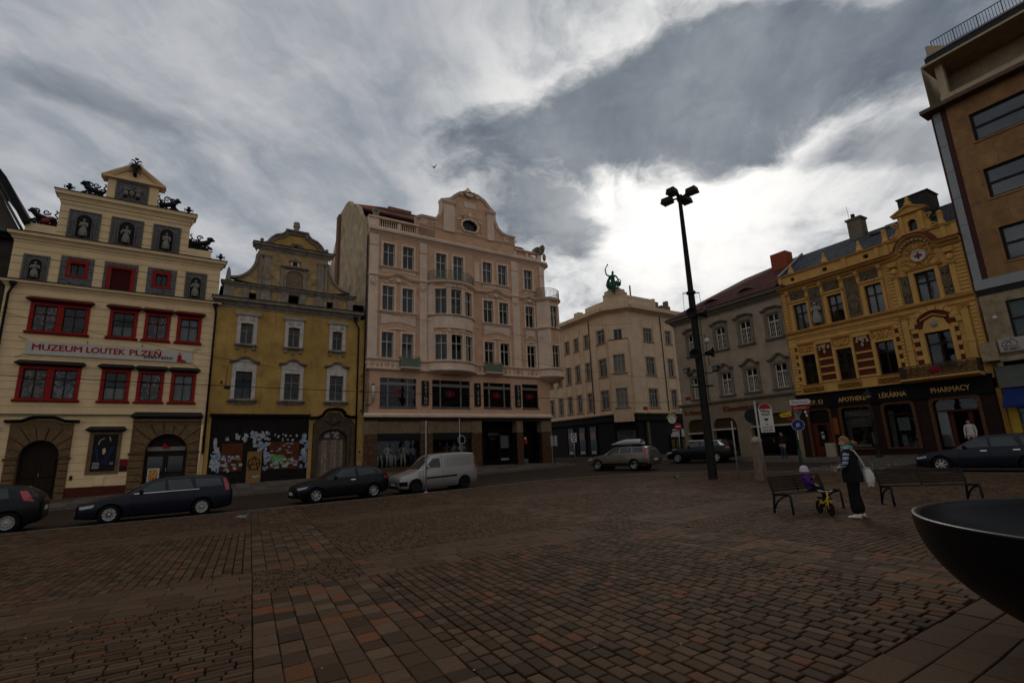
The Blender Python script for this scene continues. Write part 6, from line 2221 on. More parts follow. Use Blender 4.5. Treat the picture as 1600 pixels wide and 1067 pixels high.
 o = put(C,'window_surround',MB().prism([rect(18.04,19.48,9.22,11.16),rect(18.28,19.3,9.25,11.0)[::-1]],-0.12,0.0),oc)
 child(o,'hood',MB().exx([(0,11.16),(-0.16,11.18),(-0.24,11.28),(0,11.34)],17.9,19.7),oc)
 window(C,*fr4,0.1,frm,gm=wg,t=0.075,cols=2,tr=0.64,curtain=('full',M_CURT))
 for a,b in((17.02,17.5),(20.0,20.48)):
  z = 9.22
  while z<11.9:
   put(C,'quoin',MB().cbox(a-(0.06 if a<18 else 0),b+(0 if a<18 else 0.2),-0.11,0.02,z+0.01,z+0.2,0.025),oc)
   z+=0.215
  p = put(C,'pilaster',MB().box(a+(0.26 if a<18 else 0.0),a+(0.48 if a<18 else 0.24),-0.16,0.0,9.25,11.0),oc)
  xx = a+(0.37 if a<18 else 0.12)
  cp = MB().exx([(0,10.95),(-0.18,10.98),(-0.26,11.1),(-0.26,11.16),(0,11.18)],xx-0.18,xx+0.18)
  cp.ell((xx,-0.18,11.4),(0.17,0.14,0.2),9,6).exx([(0,11.6),(-0.3,11.7),(-0.34,11.9),(0,12.1)],xx-0.2,xx+0.2)
  child(p,'capital',cp,oc)
 tym = MB()
 tym.prism([(17.65,11.34)]+[(18.63+0.85*cos(radians(a)),12.2+0.8*sin(radians(a)))for a in range(180,-1,-15)]+[(19.65,11.34)],-0.0,0.02)
 o = put(C,'tympanum',tym,oc)
 rl = MB()
 relief(rl,17.75,19.55,11.36,12.1,-0.01,0.15,44,18,seed=2.2,fr=2.0)
 relief(rl,18.0,19.3,12.1,12.75,-0.01,0.12,30,16,seed=5.2,fr=2.0,f=lambda u,v:max(0,(0.5+0.5*sin(14*mnoise.noise(Vector((abs(u-.5)*5,v*3,2))))))*(1 if(u-.5)**2*4+v*v<1 else 0))
 child(o,'tympanum_relief',rl,oc)
 md = MB().lathe([(0,0.10),(0.27,0.10),(0.3,0.14),(0.36,0.14),(0.4,0.0)],20)
 md.tf(Matrix.Translation((18.73,-0.06,11.98))@Matrix.Rotation(pi/2,4,'X'))
 child(o,'medallion',md,mat('enamel_white'),smooth=False)
 child(o,'cross',MB().box(18.67,18.79,-0.19,-0.17,11.79,12.17).box(18.54,18.92,-0.192,-0.17,11.92,12.04),mat('cross_red',(0.18,0.02,0.02),0.6,0))
 mod = MB()
 for a in range(20,161,17):
  mod.box(18.63+0.74*cos(radians(a))-0.06,18.63+0.74*cos(radians(a))+0.06,-0.3,0,12.3+0.68*sin(radians(a))-0.05,12.3+0.68*sin(radians(a))+0.05)
 put(C,'modillions',mod,mat('pale_stucco_dots',(0.38,0.31,0.2),0.9,0.1))
 # sill belt, panel band
 put(C,'belt_course',MB().exx([(0,9.02),(-0.14,9.04),(-0.2,9.12),(-0.22,9.2),(0,9.22)],x0,x1),oc)
 put(C,'belt_course',MB().exx([(0,8.70),(-0.08,8.72),(-0.1,8.78),(0,8.8)],x0,x1),oc)
 put(C,'band_panel',MB().prism([rect(10.75,17.0,8.3,8.66),rect(10.82,16.93,8.37,8.59)[::-1]],-0.05,0),oc)
 # first floor: windows with carved heads, red panels with ochre bands
 for i,(a,b)in enumerate(V):
  o = put(C,'window_surround',MB().prism([rect(a-0.18,b+0.14,5.34,7.55),rect(a,b,5.36,7.4)[::-1]],-0.11,0.0),oc)
  rl = MB()
  relief(rl,a-0.18,b+0.14,7.55,8.1,-0.1,0.12,30,14,seed=1.3+i,fr=1.8)
  child(o,'carved_head',rl,oc)
  child(o,'hood',MB().exx([(0,8.08),(-0.2,8.1),(-0.28,8.18),(0,8.24)],a-0.1,b+0.06),oc)
  window(C,a,b,5.36,7.4,0.1,frm,gm=wg,t=0.07,cols=2,tr=0.68)
  rl = MB()
  relief(rl,a-0.25,b+0.2,4.86,5.18,-0.03,0.07,30,10,seed=4.4+i,fr=1.5)
  put(C,'apron_relief',rl,mat('ochre_relief_dark',(0.25,0.125,0.03),0.9,0.2,6))
 for a,b in((12.12,13.06),(14.42,15.42)):
  o = put(C,'brick_panel',MB().box(a,b,-0.03,0.0,5.4,8.0),rd)
  for z in(5.36,5.85,6.36,6.87):
   child(o,'ochre_band',MB().box(a,b,-0.07,-0.02,z+0.02,z+0.14),oc)
  k = MB()
  cx =(a+b)/2
  for q in range(14):
   rr = random.Random(q+int(a*10))
   k.ell((cx+rr.uniform(-.33,.33),-0.1,7.72+rr.uniform(-.16,.16)),(0.09,0.09,0.08),7,5)
  k.ell((cx,-0.1,7.4),(0.08,0.08,0.16),7,5)
  child(o,'fruit_swag',k,mat('pale_stucco_dots',(0.38,0.31,0.2)),smooth=True)
 for a,b in((10.62,10.8),(16.76,16.92),(17.6,17.9),(19.5,19.75)):
  z = 5.4
  k = 0
  while z<8.0:
   put(C,'brick_block' if k%2 else 'quoin',MB().cbox(a-(0.04 if k%2==0 else 0),b+(0.04 if k%2==0 else 0),-0.08 if k%2==0 else-0.04,0.02,z+.005,z+0.25,0.02),rd if k%2 else oc)
   z+=0.26
   k+=1
   # corner quoins, long rows of narrow blocks
 for a,b,z0_,z1_ in((10.22,10.58,5.0,8.2),(10.22,10.56,9.25,12.0),(20.42,20.68,5.2,8.5),(16.95,17.15,5.2,8.5)):
  z = z0_
  while z<z1_:
   put(C,'quoin',MB().cbox(a,b,-0.1,0.02,z+0.008,z+0.2,0.022),oc)
   z+=0.215
 for a in(17.2,20.02):
  p = put(C,'pilaster',MB().box(a,a+0.31,-0.14,0.0,5.4,8.5),oc)
  cp = MB().exx([(0,8.45),(-0.2,8.5),(-0.28,8.62),(0,8.68)],a-0.06,a+0.37)
  for s in(-1,1):
   scroll(cp,a+0.155+s*0.14,8.46,0.1,-0.18,0.035,1.3,s,0 if s>0 else pi)
  child(p,'capital',cp,oc)
  child(p,'band',MB().box(a-0.03,a+0.34,-0.17,0.0,6.55,6.65),oc)
  # arched head of the balcony window
 o = put(C,'window_surround',MB().prism([rect(17.92,19.58,5.28,7.55),rect(18.16,19.38,5.3,7.4)[::-1]],-0.12,0.0),oc)
 ap =[(17.78,7.7)]+arc(18.76,7.75,0.98,180,0,14,0.9)+[(19.74,7.7)]
 child(o,'arch_field',MB().prism(ap[::-1],-0.02,0.0),rd)
 nv = 9
 for i in range(nv):
  a0,a1 = 180-180*i/nv-1,180-180*(i+1)/nv+1
  pl = arc(18.76,7.75,0.98,a0,a1,3,0.9)+arc(18.76,7.75,1.26,a1,a0,3,1.14)
  child(o,'voussoir',MB().prism(pl[::-1],-0.16 if i==4 else-0.1,0.0),oc)
 rl = MB()
 rl.prism([(18.1,7.55),(19.45,7.55),(19.3,7.8),(19.2,8.1),(18.76,8.3),(18.3,8.1),(18.2,7.8)],-0.1,0)
 rl.sweep([(18.15,8.12),(18.76,8.38),(19.35,8.12)],[(0,0),(0,-0.2),(0.07,-0.22),(0.07,0)])
 child(o,'carved_pediment',rl,oc)
 child(o,'head_medallion',MB().ell((18.74,-0.12,7.86),(0.17,0.08,0.2),12,7),mat('pale_relief'),smooth=True)
 window(C,18.16,19.38,5.3,7.4,0.1,frm,gm=wg,t=0.08,cols=2,tr=0.68)
 # balcony with dense iron scrolls
 put(C,'balcony_slab',MB().exx([(0,4.6),(-0.8,4.68),(-0.95,4.76),(-0.95,4.84),(0,4.84)],16.85,20.45),oc)
 iron = mat('old_bronze_iron',(0.075,0.055,0.03),0.6,0.3,6,metal=0.2)
 rl = railing(C,[(16.9,-0.1),(16.9,-0.88),(20.4,-0.88),(20.4,-0.1)],4.84,5.55,iron,True,0.055)
 s2 = MB()
 rnd = random.Random(2)
 x = 17.0
 while x<20.35:
  for z in(5.02,5.22,5.4):
   scroll(s2,x+rnd.uniform(-.03,.03),z,0.1,-0.9,0.016,1.4,rnd.choice((-1,1)),rnd.random()*6,n=12)
  x+=0.17
 child(rl,'scrollwork',s2,iron)
 child(rl,'oval_plaque',MB().ell((18.6,-0.93,5.2),(0.3,0.03,0.2),16,6),mat('plaque_red'))
 # pharmacy front
 bk = mat('black_fascia',(0.007,0.006,0.006),0.6,0.1,spec=0.1)
 fs = put(C,'fascia',MB().box(10.2,20.62,-0.16,0.1,3.72,4.62).exx([(0.0,4.6),(-0.26,4.62),(-0.3,4.7),(0,4.74)],10.18,20.64),bk)
 gold = mat('gilt_letters',(0.50,0.32,0.12),0.4,0.1,metal=0.2)
 for s,a,b in(('Č.P. 53',10.98,11.95),('APOTHEKE',12.95,14.58),('LÉKÁRNA',15.3,16.72),('PHARMACY',17.92,19.66)):
  text(Ctx(fs),s,0.40,gold,(a,-0.175,3.98),fit=b-a,bold=0.006,extrude=0.01)
 brn = mat('brown_shop_timber',(0.095,0.042,0.02),0.6,0.2,5)
 dpl = mat('dark_shop_pier',(0.022,0.011,0.008),0.65,0.25,5,spec=0.12)
 mb = MB()
 OP =[(10.85,12.15,0.3,3.6),(12.92,14.62,1.05,3.58),(15.38,16.82,1.05,3.55),(17.82,19.8,0.3,3.56)]
 wall(mb,10.2,20.6,-0.3,3.74,OP,-0.02,0.4)
 put(C,'shop_wall',mb,dpl)
 put(C,'interior',MB().quad((10.3,1.4,0.2),(20.5,1.4,0.2),(20.5,1.4,3.7),(10.3,1.4,3.7)),M_DARK)
 for i,(a,b,z0,z1)in enumerate(OP):
  r_ = 0.25
  outer =[(a-0.16,z0-0.1),(b+0.16,z0-0.1),(b+0.16,z1-0.1)]+arc(b-0.1,z1-0.1,0.26,0,90,5)[1:]+arc(a+0.1,z1-0.1,0.26,90,180,5)+[(a-0.16,z1-0.1)]
  inner =[(a,z0),(b,z0),(b,z1-r_)]+arc(b-r_,z1-r_,r_,0,90,5)[1:]+arc(a+r_,z1-r_,r_,90,180,5)+[(a,z1-r_)]
  o = put(C,'shop_window' if i in(1,2)else 'shop_door',MB().prism([outer,inner[::-1]],-0.10,0.02),brn)
  if i in(1,2):
   child(o,'pane',MB().quad((a,0.12,z0),(b,0.12,z0),(b,0.12,z1),(a,0.12,z1)),glass_mat('bright_window_glass'))
   child(o,'transom',MB().box(a,b,0.08,0.14,2.95,3.0),dpl)
   child(o,'curtain',MB().quad((a,0.35,z0),(a+0.26,0.35,z0),(a+0.3,0.35,3.2),(a,0.35,3.2)),mat('grey_net_curtain'))
   if i==1:
    child(o,'blind',MB().quad((a,0.3,2.35),(b,0.3,2.35),(b,0.3,3.4),(a,0.3,3.4)),mat('grey_net_curtain'))
    child(o,'display',MB().box(b-0.35,b-0.1,0.4,0.5,1.1,2.0).box(a+0.3,b-0.5,0.5,0.6,1.1,1.25),mat('cream_cloth'))
   else:
    child(o,'notice',MB().box(a+0.45,a+1.05,0.3,0.31,2.0,2.75),mat('pale_notice',(0.30,0.33,0.31),0.8,0.3,14))
    child(o,'display',MB().box(a+0.5,a+0.75,0.4,0.5,1.1,1.75).box(b-0.4,b-0.1,0.5,0.6,1.1,1.4),mat('grey_net_curtain'))
  else:
   wood = mat('red_brown_door',(0.075,0.018,0.012),0.45,0.2,4)
   if i==0:
    dd = child(o,'door_leaf',MB().prism([rect(a,b,0.2,2.75),rect(a+0.35,b-0.35,1.2,2.6)[::-1]],0.1,0.16),wood)
    child(o,'pane',MB().quad((a+.35,0.13,1.2),(b-.35,0.13,1.2),(b-.35,0.13,2.6),(a+.35,0.13,2.6)),glass_mat())
    child(o,'fanlight',MB().quad((a,0.14,2.8),(b,0.14,2.8),(b,0.14,3.6),(a,0.14,3.6)),mat('dark_pane'))
    child(o,'notice',MB().box(a+.52,a+.72,0.1,0.11,1.7,1.95).box(a+.5,a+.7,0.1,0.11,2.05,2.15),mat('white_notice'))
   else:
    child(o,'door_leaf',MB().box(a+0.52,a+0.72,0.3,0.38,0.2,2.95).box(b-0.62,b-0.42,0.3,0.38,0.2,2.95).box(a,b,0.1,0.18,2.9,3.0),wood)
    child(o,'pane',MB().quad((a,0.14,3.0),(b,0.14,3.0),(b,0.14,3.55),(a,0.14,3.55)),glass_mat('bright_window_glass'))
    child(o,'pane',MB().quad((a+.02,0.14,1.0),(a+0.5,0.14,1.0),(a+0.5,0.14,2.9),(a+.02,0.14,2.9)),glass_mat('bright_window_glass'))
    child(o,'curtain',MB().quad((a+.02,0.3,1.0),(a+0.5,0.3,1.0),(a+0.5,0.3,2.9),(a+.02,0.3,2.9)),mat('grey_net_curtain'))
 put(C,'brass_plaque',MB().box(12.3,12.62,-0.05,-0.02,1.95,3.0),mat('orange_plaque',(0.20,0.06,0.02),0.5,0.2,6))
 put(C,'stone_post',MB().cbox(11.7,12.3,-0.35,-0.05,0.2,1.4,0.05),mat('grey_beige_plaster',(0.2,0.17,0.13)))
pharmacy()
def tan_block():
 B = thing('tan_office_block','tall tan stone office block with ribbon windows and roof railing','building',(RX,RY,0),RA)
 C = Ctx(B)
 st = mat('tan_travertine',(0.27,0.155,0.07),0.7,0.25,1.6,0.1,30,streak=0.25)
 cr = mat('cream_render',(0.40,0.33,0.23),0.9,0.12,2,streak=0.3)
 mar = mat('maroon_strip',(0.055,0.018,0.018),0.5,0.1)
 gp = mat('grey_metal_panel',(0.26,0.29,0.31),0.45,0.06,2)
 lo = mat('sand_stone',(0.28,0.225,0.15),0.8,0.25,2.5,0.15,streak=0.2)
 XE = 44.0
 put(C,'wall',MB().quad((21.42,0.4,9.6),(XE,0.4,9.6),(XE,0.4,20.1),(21.42,0.4,20.1)),mat('joint_shadow',(0.05,0.03,0.015),0.9,0))
 WZ =[(17.38,19.02),(13.96,15.65),(10.4,12.25)]
 W =[(22.3,26.6),(28.2,33.0),(34.6,39.4)]
 # stone facing, slab by slab
 zc =[9.62,10.4]
 rows =[]
 edges =[9.62,10.38,12.27,13.1,13.94,15.67,16.5,17.36,19.04,20.1]
 rnd = random.Random(8)
 for z0,z1 in zip(edges[:-1],edges[1:]):
  band = any(abs(z0-a)<0.1 for a,b in WZ)
  segs =[(21.42,XE)]if not band else[(21.42,22.24),(26.66,28.14),(33.06,34.54),(39.46,XE)]
  sub =[(z0,z1)]if not band else[(z0,(z0+z1)/2),((z0+z1)/2,z1)]
  for a,b in segs:
   for c,d in sub:
    x = a
    while x<b-0.01:
     w = min(b-x,rnd.uniform(1.3,1.9))
     if b-x-w<0.4:
      w = b-x
     if x<30:
      put(C,'stone_slab',MB().box(x+.004,x+w-.004,0.0,0.1,c+.004,d-.004),st)
     else:
      put(C,'stone_slab',MB().box(x+.004,b-.004,0.0,0.1,c+.004,d-.004),st)
      w = b-x
     x+=w
 wg = glass_mat('sky_window_glass',(0.6,0.65,0.7),2.2)
 bfr = mat('black_steel_frame',(0.016,0.016,0.017),0.45,0.05)
 for z0,z1 in WZ:
  for a,b in W:
   o = put(C,'window_surround',MB().prism([rect(a-0.08,b+0.08,z0-0.1,z1+0.06),rect(a,b,z0,z1)[::-1]],-0.05,0.12),st)
   fr = MB().prism([rect(a,b,z0,z1),rect(a+.12,b-.12,z0+.1,(z0+z1)/2-.06)[::-1],rect(a+.12,b-.12,(z0+z1)/2+.06,z1-.1)[::-1]],0.1,0.2)
   f = put(C,'window',fr,bfr)
   for c,d in((z0+.1,(z0+z1)/2-.06),((z0+z1)/2+.06,z1-.1)):
    child(f,'pane',MB().quad((a+.12,0.15,c),(b-.12,0.15,c),(b-.12,0.15,d),(a+.12,0.15,d)),wg)
   child(f,'blind',MB().quad((a,0.3,z0),(b,0.3,z0),(b,0.3,z1),(a,0.3,z1)),mat('blue_grey_blind',(0.09,0.12,0.15),0.8,0.25,1))
 put(C,'edge_strip',MB().box(20.72,20.8,-0.02,0.3,9.2,20.0).box(21.18,21.42,-0.02,0.12,9.7,20.0),mar)
 z = 9.7
 while z<19.9:
  put(C,'metal_panel',MB().box(20.81,21.17,-0.01,0.2,z+0.008,min(20.0,z+1.62)),gp)
  z+=1.63
 put(C,'band',MB().box(20.8,XE,-0.05,0.2,9.18,9.7),gp)
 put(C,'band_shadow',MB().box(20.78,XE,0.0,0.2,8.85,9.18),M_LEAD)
 put(C,'roof_slab',MB().box(20.42,XE,-0.6,0.5,20.05,20.28),mat('brown_fascia',(0.12,0.08,0.06),0.7,0.15))
 # loggia
 put(C,'loggia_parapet',MB().box(21.35,XE,-0.02,0.15,20.28,20.85),cr)
 put(C,'loggia_back',MB().quad((21.35,1.6,20.28),(XE,1.6,20.28),(XE,1.6,22.9),(21.35,1.6,22.9)),cr)
 put(C,'loggia_end',MB().box(21.35,21.45,0.15,1.6,20.28,22.85),cr)
 for x in(21.4,26.6,31.8):
  put(C,'column',MB().box(x,x+0.36,0.0,0.36,20.85,22.85),cr)
 for a in(22.9,24.2,25.5,27.4,28.7):
  o = put(C,'loggia_window',MB().prism([rect(a,a+1.1,20.9,21.75),rect(a+.1,a+1.0,20.95,21.66)[::-1]],1.5,1.62),mat('white_window_paint'))
  child(o,'pane',MB().quad((a+.1,1.57,20.95),(a+1.0,1.57,20.95),(a+1.0,1.57,21.66),(a+.1,1.57,21.66)),mat('dark_pane'))
 put(C,'loggia_ceiling',MB().box(21.0,XE,-0.55,1.6,22.85,22.98),cr)
 put(C,'roof_fascia',MB().box(21.15,XE,-0.35,1.6,22.98,23.45),mat('slate_clad_box',(0.03,0.033,0.04)))
 put(C,'roof_edge',MB().box(21.25,XE,-0.4,1.6,23.45,23.52),mat('zinc_grey'))
 put(C,'roof_upstand',MB().prism([(21.3,23.52),(22.3,23.52),(21.42,24.2),(21.3,24.2)],-0.3,-0.22),cr)
 rl = MB()
 rl.tube([(21.6,-0.25,24.36),(XE,-0.25,24.36)],0.025,6).tube([(21.6,-0.25,23.62),(XE,-0.25,23.62)],0.018,5)
 x = 21.6
 k = 0
 rb = MB()
 while x<32:
  rr = 0.02 if k%8==0 else 0.01
  rb.box(x-rr,x+rr,-0.26,-0.24,23.52,24.36)
  x+=0.13
  k+=1
 o = put(C,'railing',rl,M_IRON)
 child(o,'bars',rb,M_IRON)
 # lower stage
 hl =[(21.82,24.5,6.4,8.35),(25.6,28.4,6.4,8.35)]
 mb = MB()
 wall(mb,20.85,XE,5.2,8.9,hl,0.02,0.3,[6.0,6.9,7.8],gh=0.015,gd=0.012)
 put(C,'lower_wall',mb,lo)
 for a,b,z0,z1 in hl:
  window(C,a,b,z0,z1,0.1,bfr,t=0.09,cols=2,tr=0.5,curtain=('full',mat('teal_curtain',(0.10,0.17,0.17),0.9,0.1)))
 put(C,'lamp_ball',MB().ell((21.35,-0.22,7.53),0.11,12,8).tube([(21.35,0,7.72),(21.35,-0.22,7.7),(21.35,-0.22,7.6)],0.02,5),mat('opal_glass'),smooth=True)
 put(C,'balcony',MB().box(20.55,21.22,-0.55,0.02,5.3,6.3).box(21.22,XE,-0.5,0.0,5.2,5.45),lo)
 bn = put(C,'banner',MB().box(21.32,22.9,-0.56,-0.54,5.66,6.34),mat('grey_white_banner',(0.33,0.31,0.30),0.8,0.05))
 lg = MB()
 for pts in([(21.45,5.92),(21.45,6.1),(21.62,6.24),(21.78,6.1),(21.78,5.98)],[(21.6,5.92),(21.6,6.05),(21.85,6.3),(22.02,6.12),(22.02,5.92),(21.45,5.92)]):
  lg.tube([(x,-0.565,z)for x,z in pts],0.015,4)
 child(bn,'emblem',lg,mat('banner_dark_print',(0.06,0.03,0.03),0.7,0))
 text(Ctx(bn),'PUBEC',0.16,mat('banner_black_print'),(21.48,-0.565,5.72),fit=0.6,bold=0.004,extrude=0.001)
 put(C,'shop_fascia',MB().box(20.85,XE,-0.2,0.1,3.9,5.0),mat('grey_green_panel',(0.11,0.125,0.12),0.6,0.12,2))
 aw = put(C,'awning',MB().add([(20.95,-0.1,3.88),(XE,-0.1,3.88),(XE,-0.75,3.0),(20.95,-0.75,3.0),(XE,-0.75,2.85),(20.95,-0.75,2.85)],[(0,3,2,1),(3,5,4,2)]),mat('blue_awning',(0.012,0.025,0.12),0.8,0.1))
 put(C,'door_frame',MB().box(20.66,20.86,-0.12,0.3,-0.2,3.95),mat('ochre_pilaster',(0.25,0.125,0.03),0.7,0.15,4))
 mb = MB()
 wall(mb,20.86,XE,-0.2,3.95,[(21.25,23.8,1.2,2.9),(24.6,27.5,1.2,2.9)],0.05,0.3)
 put(C,'shop_wall',mb,mat('yellow_shop',(0.40,0.27,0.03),0.6,0.1))
 for a,b in((21.25,23.8),(24.6,27.5)):
  o = put(C,'shop_window',MB().quad((a,0.12,1.2),(b,0.12,1.2),(b,0.12,2.9),(a,0.12,2.9)),glass_mat())
  child(o,'poster',MB().quad((a,0.2,1.2),(b,0.2,1.2),(b,0.2,2.9),(a,0.2,2.9)),print_mat('travel_poster',[(0,(.02,.03,.05)),(.45,(.05,.14,.25)),(.55,(.3,.36,.4)),(.6,(.02,.03,.04))],1.6,0.8,4))
 sh = MB()
 sh.quad((20.72,0.3,-0.3),(20.72,12,-0.3),(20.72,12,23.5),(20.72,0.3,23.5)).quad((21.35,1.6,22.9),(XE,1.6,22.9),(XE,12,23.5),(21.35,12,23.5))
 put(C,'side_wall',sh,cr)
 put(C,'interior',MB().quad((20.9,1.0,0),(XE,1.0,0),(XE,1.0,9.0),(20.9,1.0,9.0)),M_DARK)
tan_block()
# ================================================================== corner house with the bronze statue
def corner_house():
 CX,CY = 41.75,39.2
 B = thing('corner_office_house','cream four storey house with chamfered corner below the green statue','building',(CX,CY,0),0)
 cr = mat('beige_smooth_plaster',(0.58,0.46,0.335),0.92,0.10,1.2,0.1,50,streak=0.28,stain=(0.19,0.14,0.095))
 dk = mat('beige_shadow_stain',(0.36,0.27,0.18),0.92,0.15,2,streak=0.4)  # darker streaked beige of the window surrounds and sills
 wf = mat('grey_white_window',(0.30,0.29,0.27),0.6,0.1)
 blk = mat('black_marble',(0.014,0.013,0.012))  # near-black stands in for the shade of the recessed shop floor
 LX,LY = 40.23-CX,41.37-CY
 ang = atan2(-LY,-LX)
 wch = hypot(LX,LY)
 F_ch = Ctx(B,Matrix.Translation((LX,LY,0))@Matrix.Rotation(ang,4,'Z'))
 LW = 30.0
 a_l = radians(-92.6)
 F_l = Ctx(B,Matrix.Translation((LX-LW*cos(a_l),LY-LW*sin(a_l),0))@Matrix.Rotation(a_l,4,'Z'))
 F_r = Ctx(B,Matrix.Translation((0,0,0)))
 ZR =[(13.65,15.2),(9.7,11.75),(5.95,8.05)]
 def wing(F,x0,x1,cols,holesz=ZR):
  hl =[(a,b,z0,z1)for a,b in cols for z0,z1 in holesz]
  mb = MB()
  wall(mb,x0,x1,5.2,17.2,hl,0,0.25)
  put(F,'wall',mb,cr)
  for a,b in cols:
  # sunk bay between flat lesenes
   put(F,'bay_moulding',MB().box(a-0.32,a-0.24,-0.05,0.01,5.4,16.2).box(b+0.24,b+0.32,-0.05,0.01,5.4,16.2),cr)
  for a,b,z0,z1 in hl:
   o = put(F,'window_surround',MB().prism([rect(a-0.1,b+0.1,z0-0.02,z1+0.12),rect(a,b,z0,z1)[::-1]],-0.04,0.0),dk)
   child(o,'sill',MB().exx([(0,z0-0.14),(-0.12,z0-0.12),(-0.16,z0-0.03),(0,z0)],a-0.2,b+0.2),dk)
   window(F,a,b,z0,z1,0.1,wf,t=0.07,cols=2 if b-a<1.3 else 3,tr=0.74)
 wing(F_l,0,LW,[(LW-8.1-2.0*k,LW-7.25-2.0*k)for k in range(8,0,-1)]+[(LW-8.1,LW-7.25),(LW-6.15,LW-5.33),(LW-4.13,LW-3.37),(LW-1.65,LW-0.35)])
 wing(F_r,0,13,[(2.35,3.75),(6.15,7.05),(8.6,9.5),(10.8,11.7)])
 # chamfer with a shallow oriel
 oz =[(13.75,15.0),(9.85,11.95),(5.97,8.12)]
 mb = MB()
 wall(mb,0,wch,5.2,17.2,[(0.85,1.8,13.75,15.0)],0,0.25)
 put(F_ch,'wall',mb,cr)
 mb = MB()
 wall(mb,0.25,wch-0.25,4.38,13.65,[(0.66,1.98,z0,z1)for z0,z1 in oz[1:]],-0.55,0.25)
 mb.quad((0.25,-0.55,4.38),(0.25,0,4.38),(0.25,0,13.65),(0.25,-0.55,13.65)).quad((wch-0.25,0,4.38),(wch-0.25,-0.55,4.38),(wch-0.25,-0.55,13.65),(wch-0.25,0,13.65))
 mb.quad((0.25,-0.55,13.65),(wch-0.25,-0.55,13.65),(wch-0.25,0,13.65),(0.25,0,13.65)).quad((0.25,0,4.38),(wch-0.25,0,4.38),(wch-0.25,-0.55,4.38),(0.25,-0.55,4.38))
 put(F_ch,'oriel',mb,cr)
 put(F_ch,'oriel_rail',MB().box(0.2,wch-0.2,-0.6,0.0,13.66,13.72),M_IRON)
 for z0,z1 in oz[1:]:
  window(F_ch,0.66,1.98,z0,z1,-0.45,wf,t=0.08,cols=3,tr=0.74)
  put(F_ch,'sill',MB().exx([(-0.5,z0-0.14),(-0.66,z0-0.12),(-0.7,z0-0.03),(-0.5,z0)],0.45,2.2),dk)
 window(F_ch,0.85,1.8,13.75,15.0,0.1,wf,t=0.07,cols=2,tr=None)
 for F,x0,x1 in((F_l,0,LW),(F_ch,0,wch),(F_r,0,13)):
  put(F,'interior',MB().quad((x0,1.2,0.3),(x1,1.2,0.3),(x1,1.2,17),(x0,1.2,17)),M_DARK)
  put(F,'ledge',MB().exx([(0,5.2),(-0.22,5.24),(-0.26,5.34),(-0.26,5.42),(0,5.5)],x0-(0.1 if F is F_ch else 0),x1+(0.1 if F is F_ch else 0)),cr)
  put(F,'cornice',MB().exx([(0,16.9),(-0.1,17.0),(-0.5,17.2),(-0.75,17.25),(-0.78,17.7),(0.2,17.75)],x0-(0.30 if F is F_ch else 0.0),x1+(0.24 if F is F_ch else 0)),cr)
  put(F,'shopfront',MB().quad((x0,0.35,-0.2),(x1,0.35,-0.2),(x1,0.35,5.22),(x0,0.35,5.22)),blk)
  put(F,'shop_lintel',MB().box(x0,x1,0.0,0.3,4.5,5.2),blk)
 put(F_l,'parapet',MB().box(LW-3.6,LW,0.05,0.4,17.7,18.6),cr)
 put(F_ch,'parapet',MB().box(-0.05,wch+0.05,0.0,0.5,17.7,19.15).box(-0.1,wch+0.1,-0.06,0.5,19.15,19.25).prism([(0.1,19.25),(wch-0.1,19.25),(wch-0.15,19.65),(wch-0.5,19.75),(wch-0.8,20.05),(0.8,20.05),(0.5,19.75),(0.15,19.65)],0.0,0.5),cr)
 put(F_r,'parapet',MB().box(0.0,4.9,0.05,0.4,17.7,19.0).box(4.5,4.9,-0.03,0.42,17.7,19.1),cr)
 pn = MB()
 pn.prism([rect(0.3,4.2,17.95,18.8),rect(0.38,4.12,18.03,18.72)[::-1]],0.01,0.06)
 put(F_r,'parapet_panel',pn,cr)
 rf = MB().add([(4.9,0.3,17.75),(13,0.3,17.75),(13,4,19.6),(4.9,4,19.6)],[(0,1,2,3)])
 put(F_r,'roof',rf,M_LEAD)
 put(F_r,'chimney',MB().box(5.3,6.3,3.0,3.8,19.0,20.2),cr)
 put(F_r,'chimney',MB().box(7.6,8.6,2.6,3.4,18.8,19.9),mat('chimney_render'))
 put(F_r,'chimney',MB().box(9.2,10.9,2.6,3.4,18.8,19.6).box(10.2,10.6,2.6,3.2,19.6,20.3),mat('chimney_render'))
 put(F_r,'flue_pipe',MB().tube([(2.4,1.5,18.5),(2.4,1.5,20.9)],0.1,8),mat('zinc_grey'))
 put(F_l,'roof',MB().add([(0,0.3,17.75),(LW-3.6,0.3,17.75),(LW-3.6,4,19.4),(0,4,19.4)],[(0,1,2,3)]),M_LEAD)
 put(F_l,'chimney',MB().box(LW-8.4,LW-7.4,2.0,2.8,18.6,19.4),cr)
 for F,x in((F_l,LW-3.05),(F_r,5.35)):
  drainpipe(F,x,5.4,16.9,y=-0.08,r=0.05)
  # shop windows and posters in the black ground floor
 for x in(LW-9.2,LW-6.9,LW-4.8):
  o = put(F_l,'shop_window',MB().prism([rect(x,x+1.5,0.9,4.2),rect(x+.08,x+1.42,0.98,4.12)[::-1]],0.2,0.34),M_IRON)
  child(o,'pane',MB().quad((x+.08,0.3,.98),(x+1.42,0.3,.98),(x+1.42,0.3,4.12),(x+.08,0.3,4.12)),mat('dark_pane'))
  child(o,'poster',MB().box(x+0.3,x+1.25,0.26,0.28,2.7,3.55),mat('dull_poster',(0.26,0.20,0.19),0.7,0.15,5))
  child(o,'poster',MB().box(x+0.35,x+1.2,0.26,0.28,0.98,1.35),mat('white_notice'))
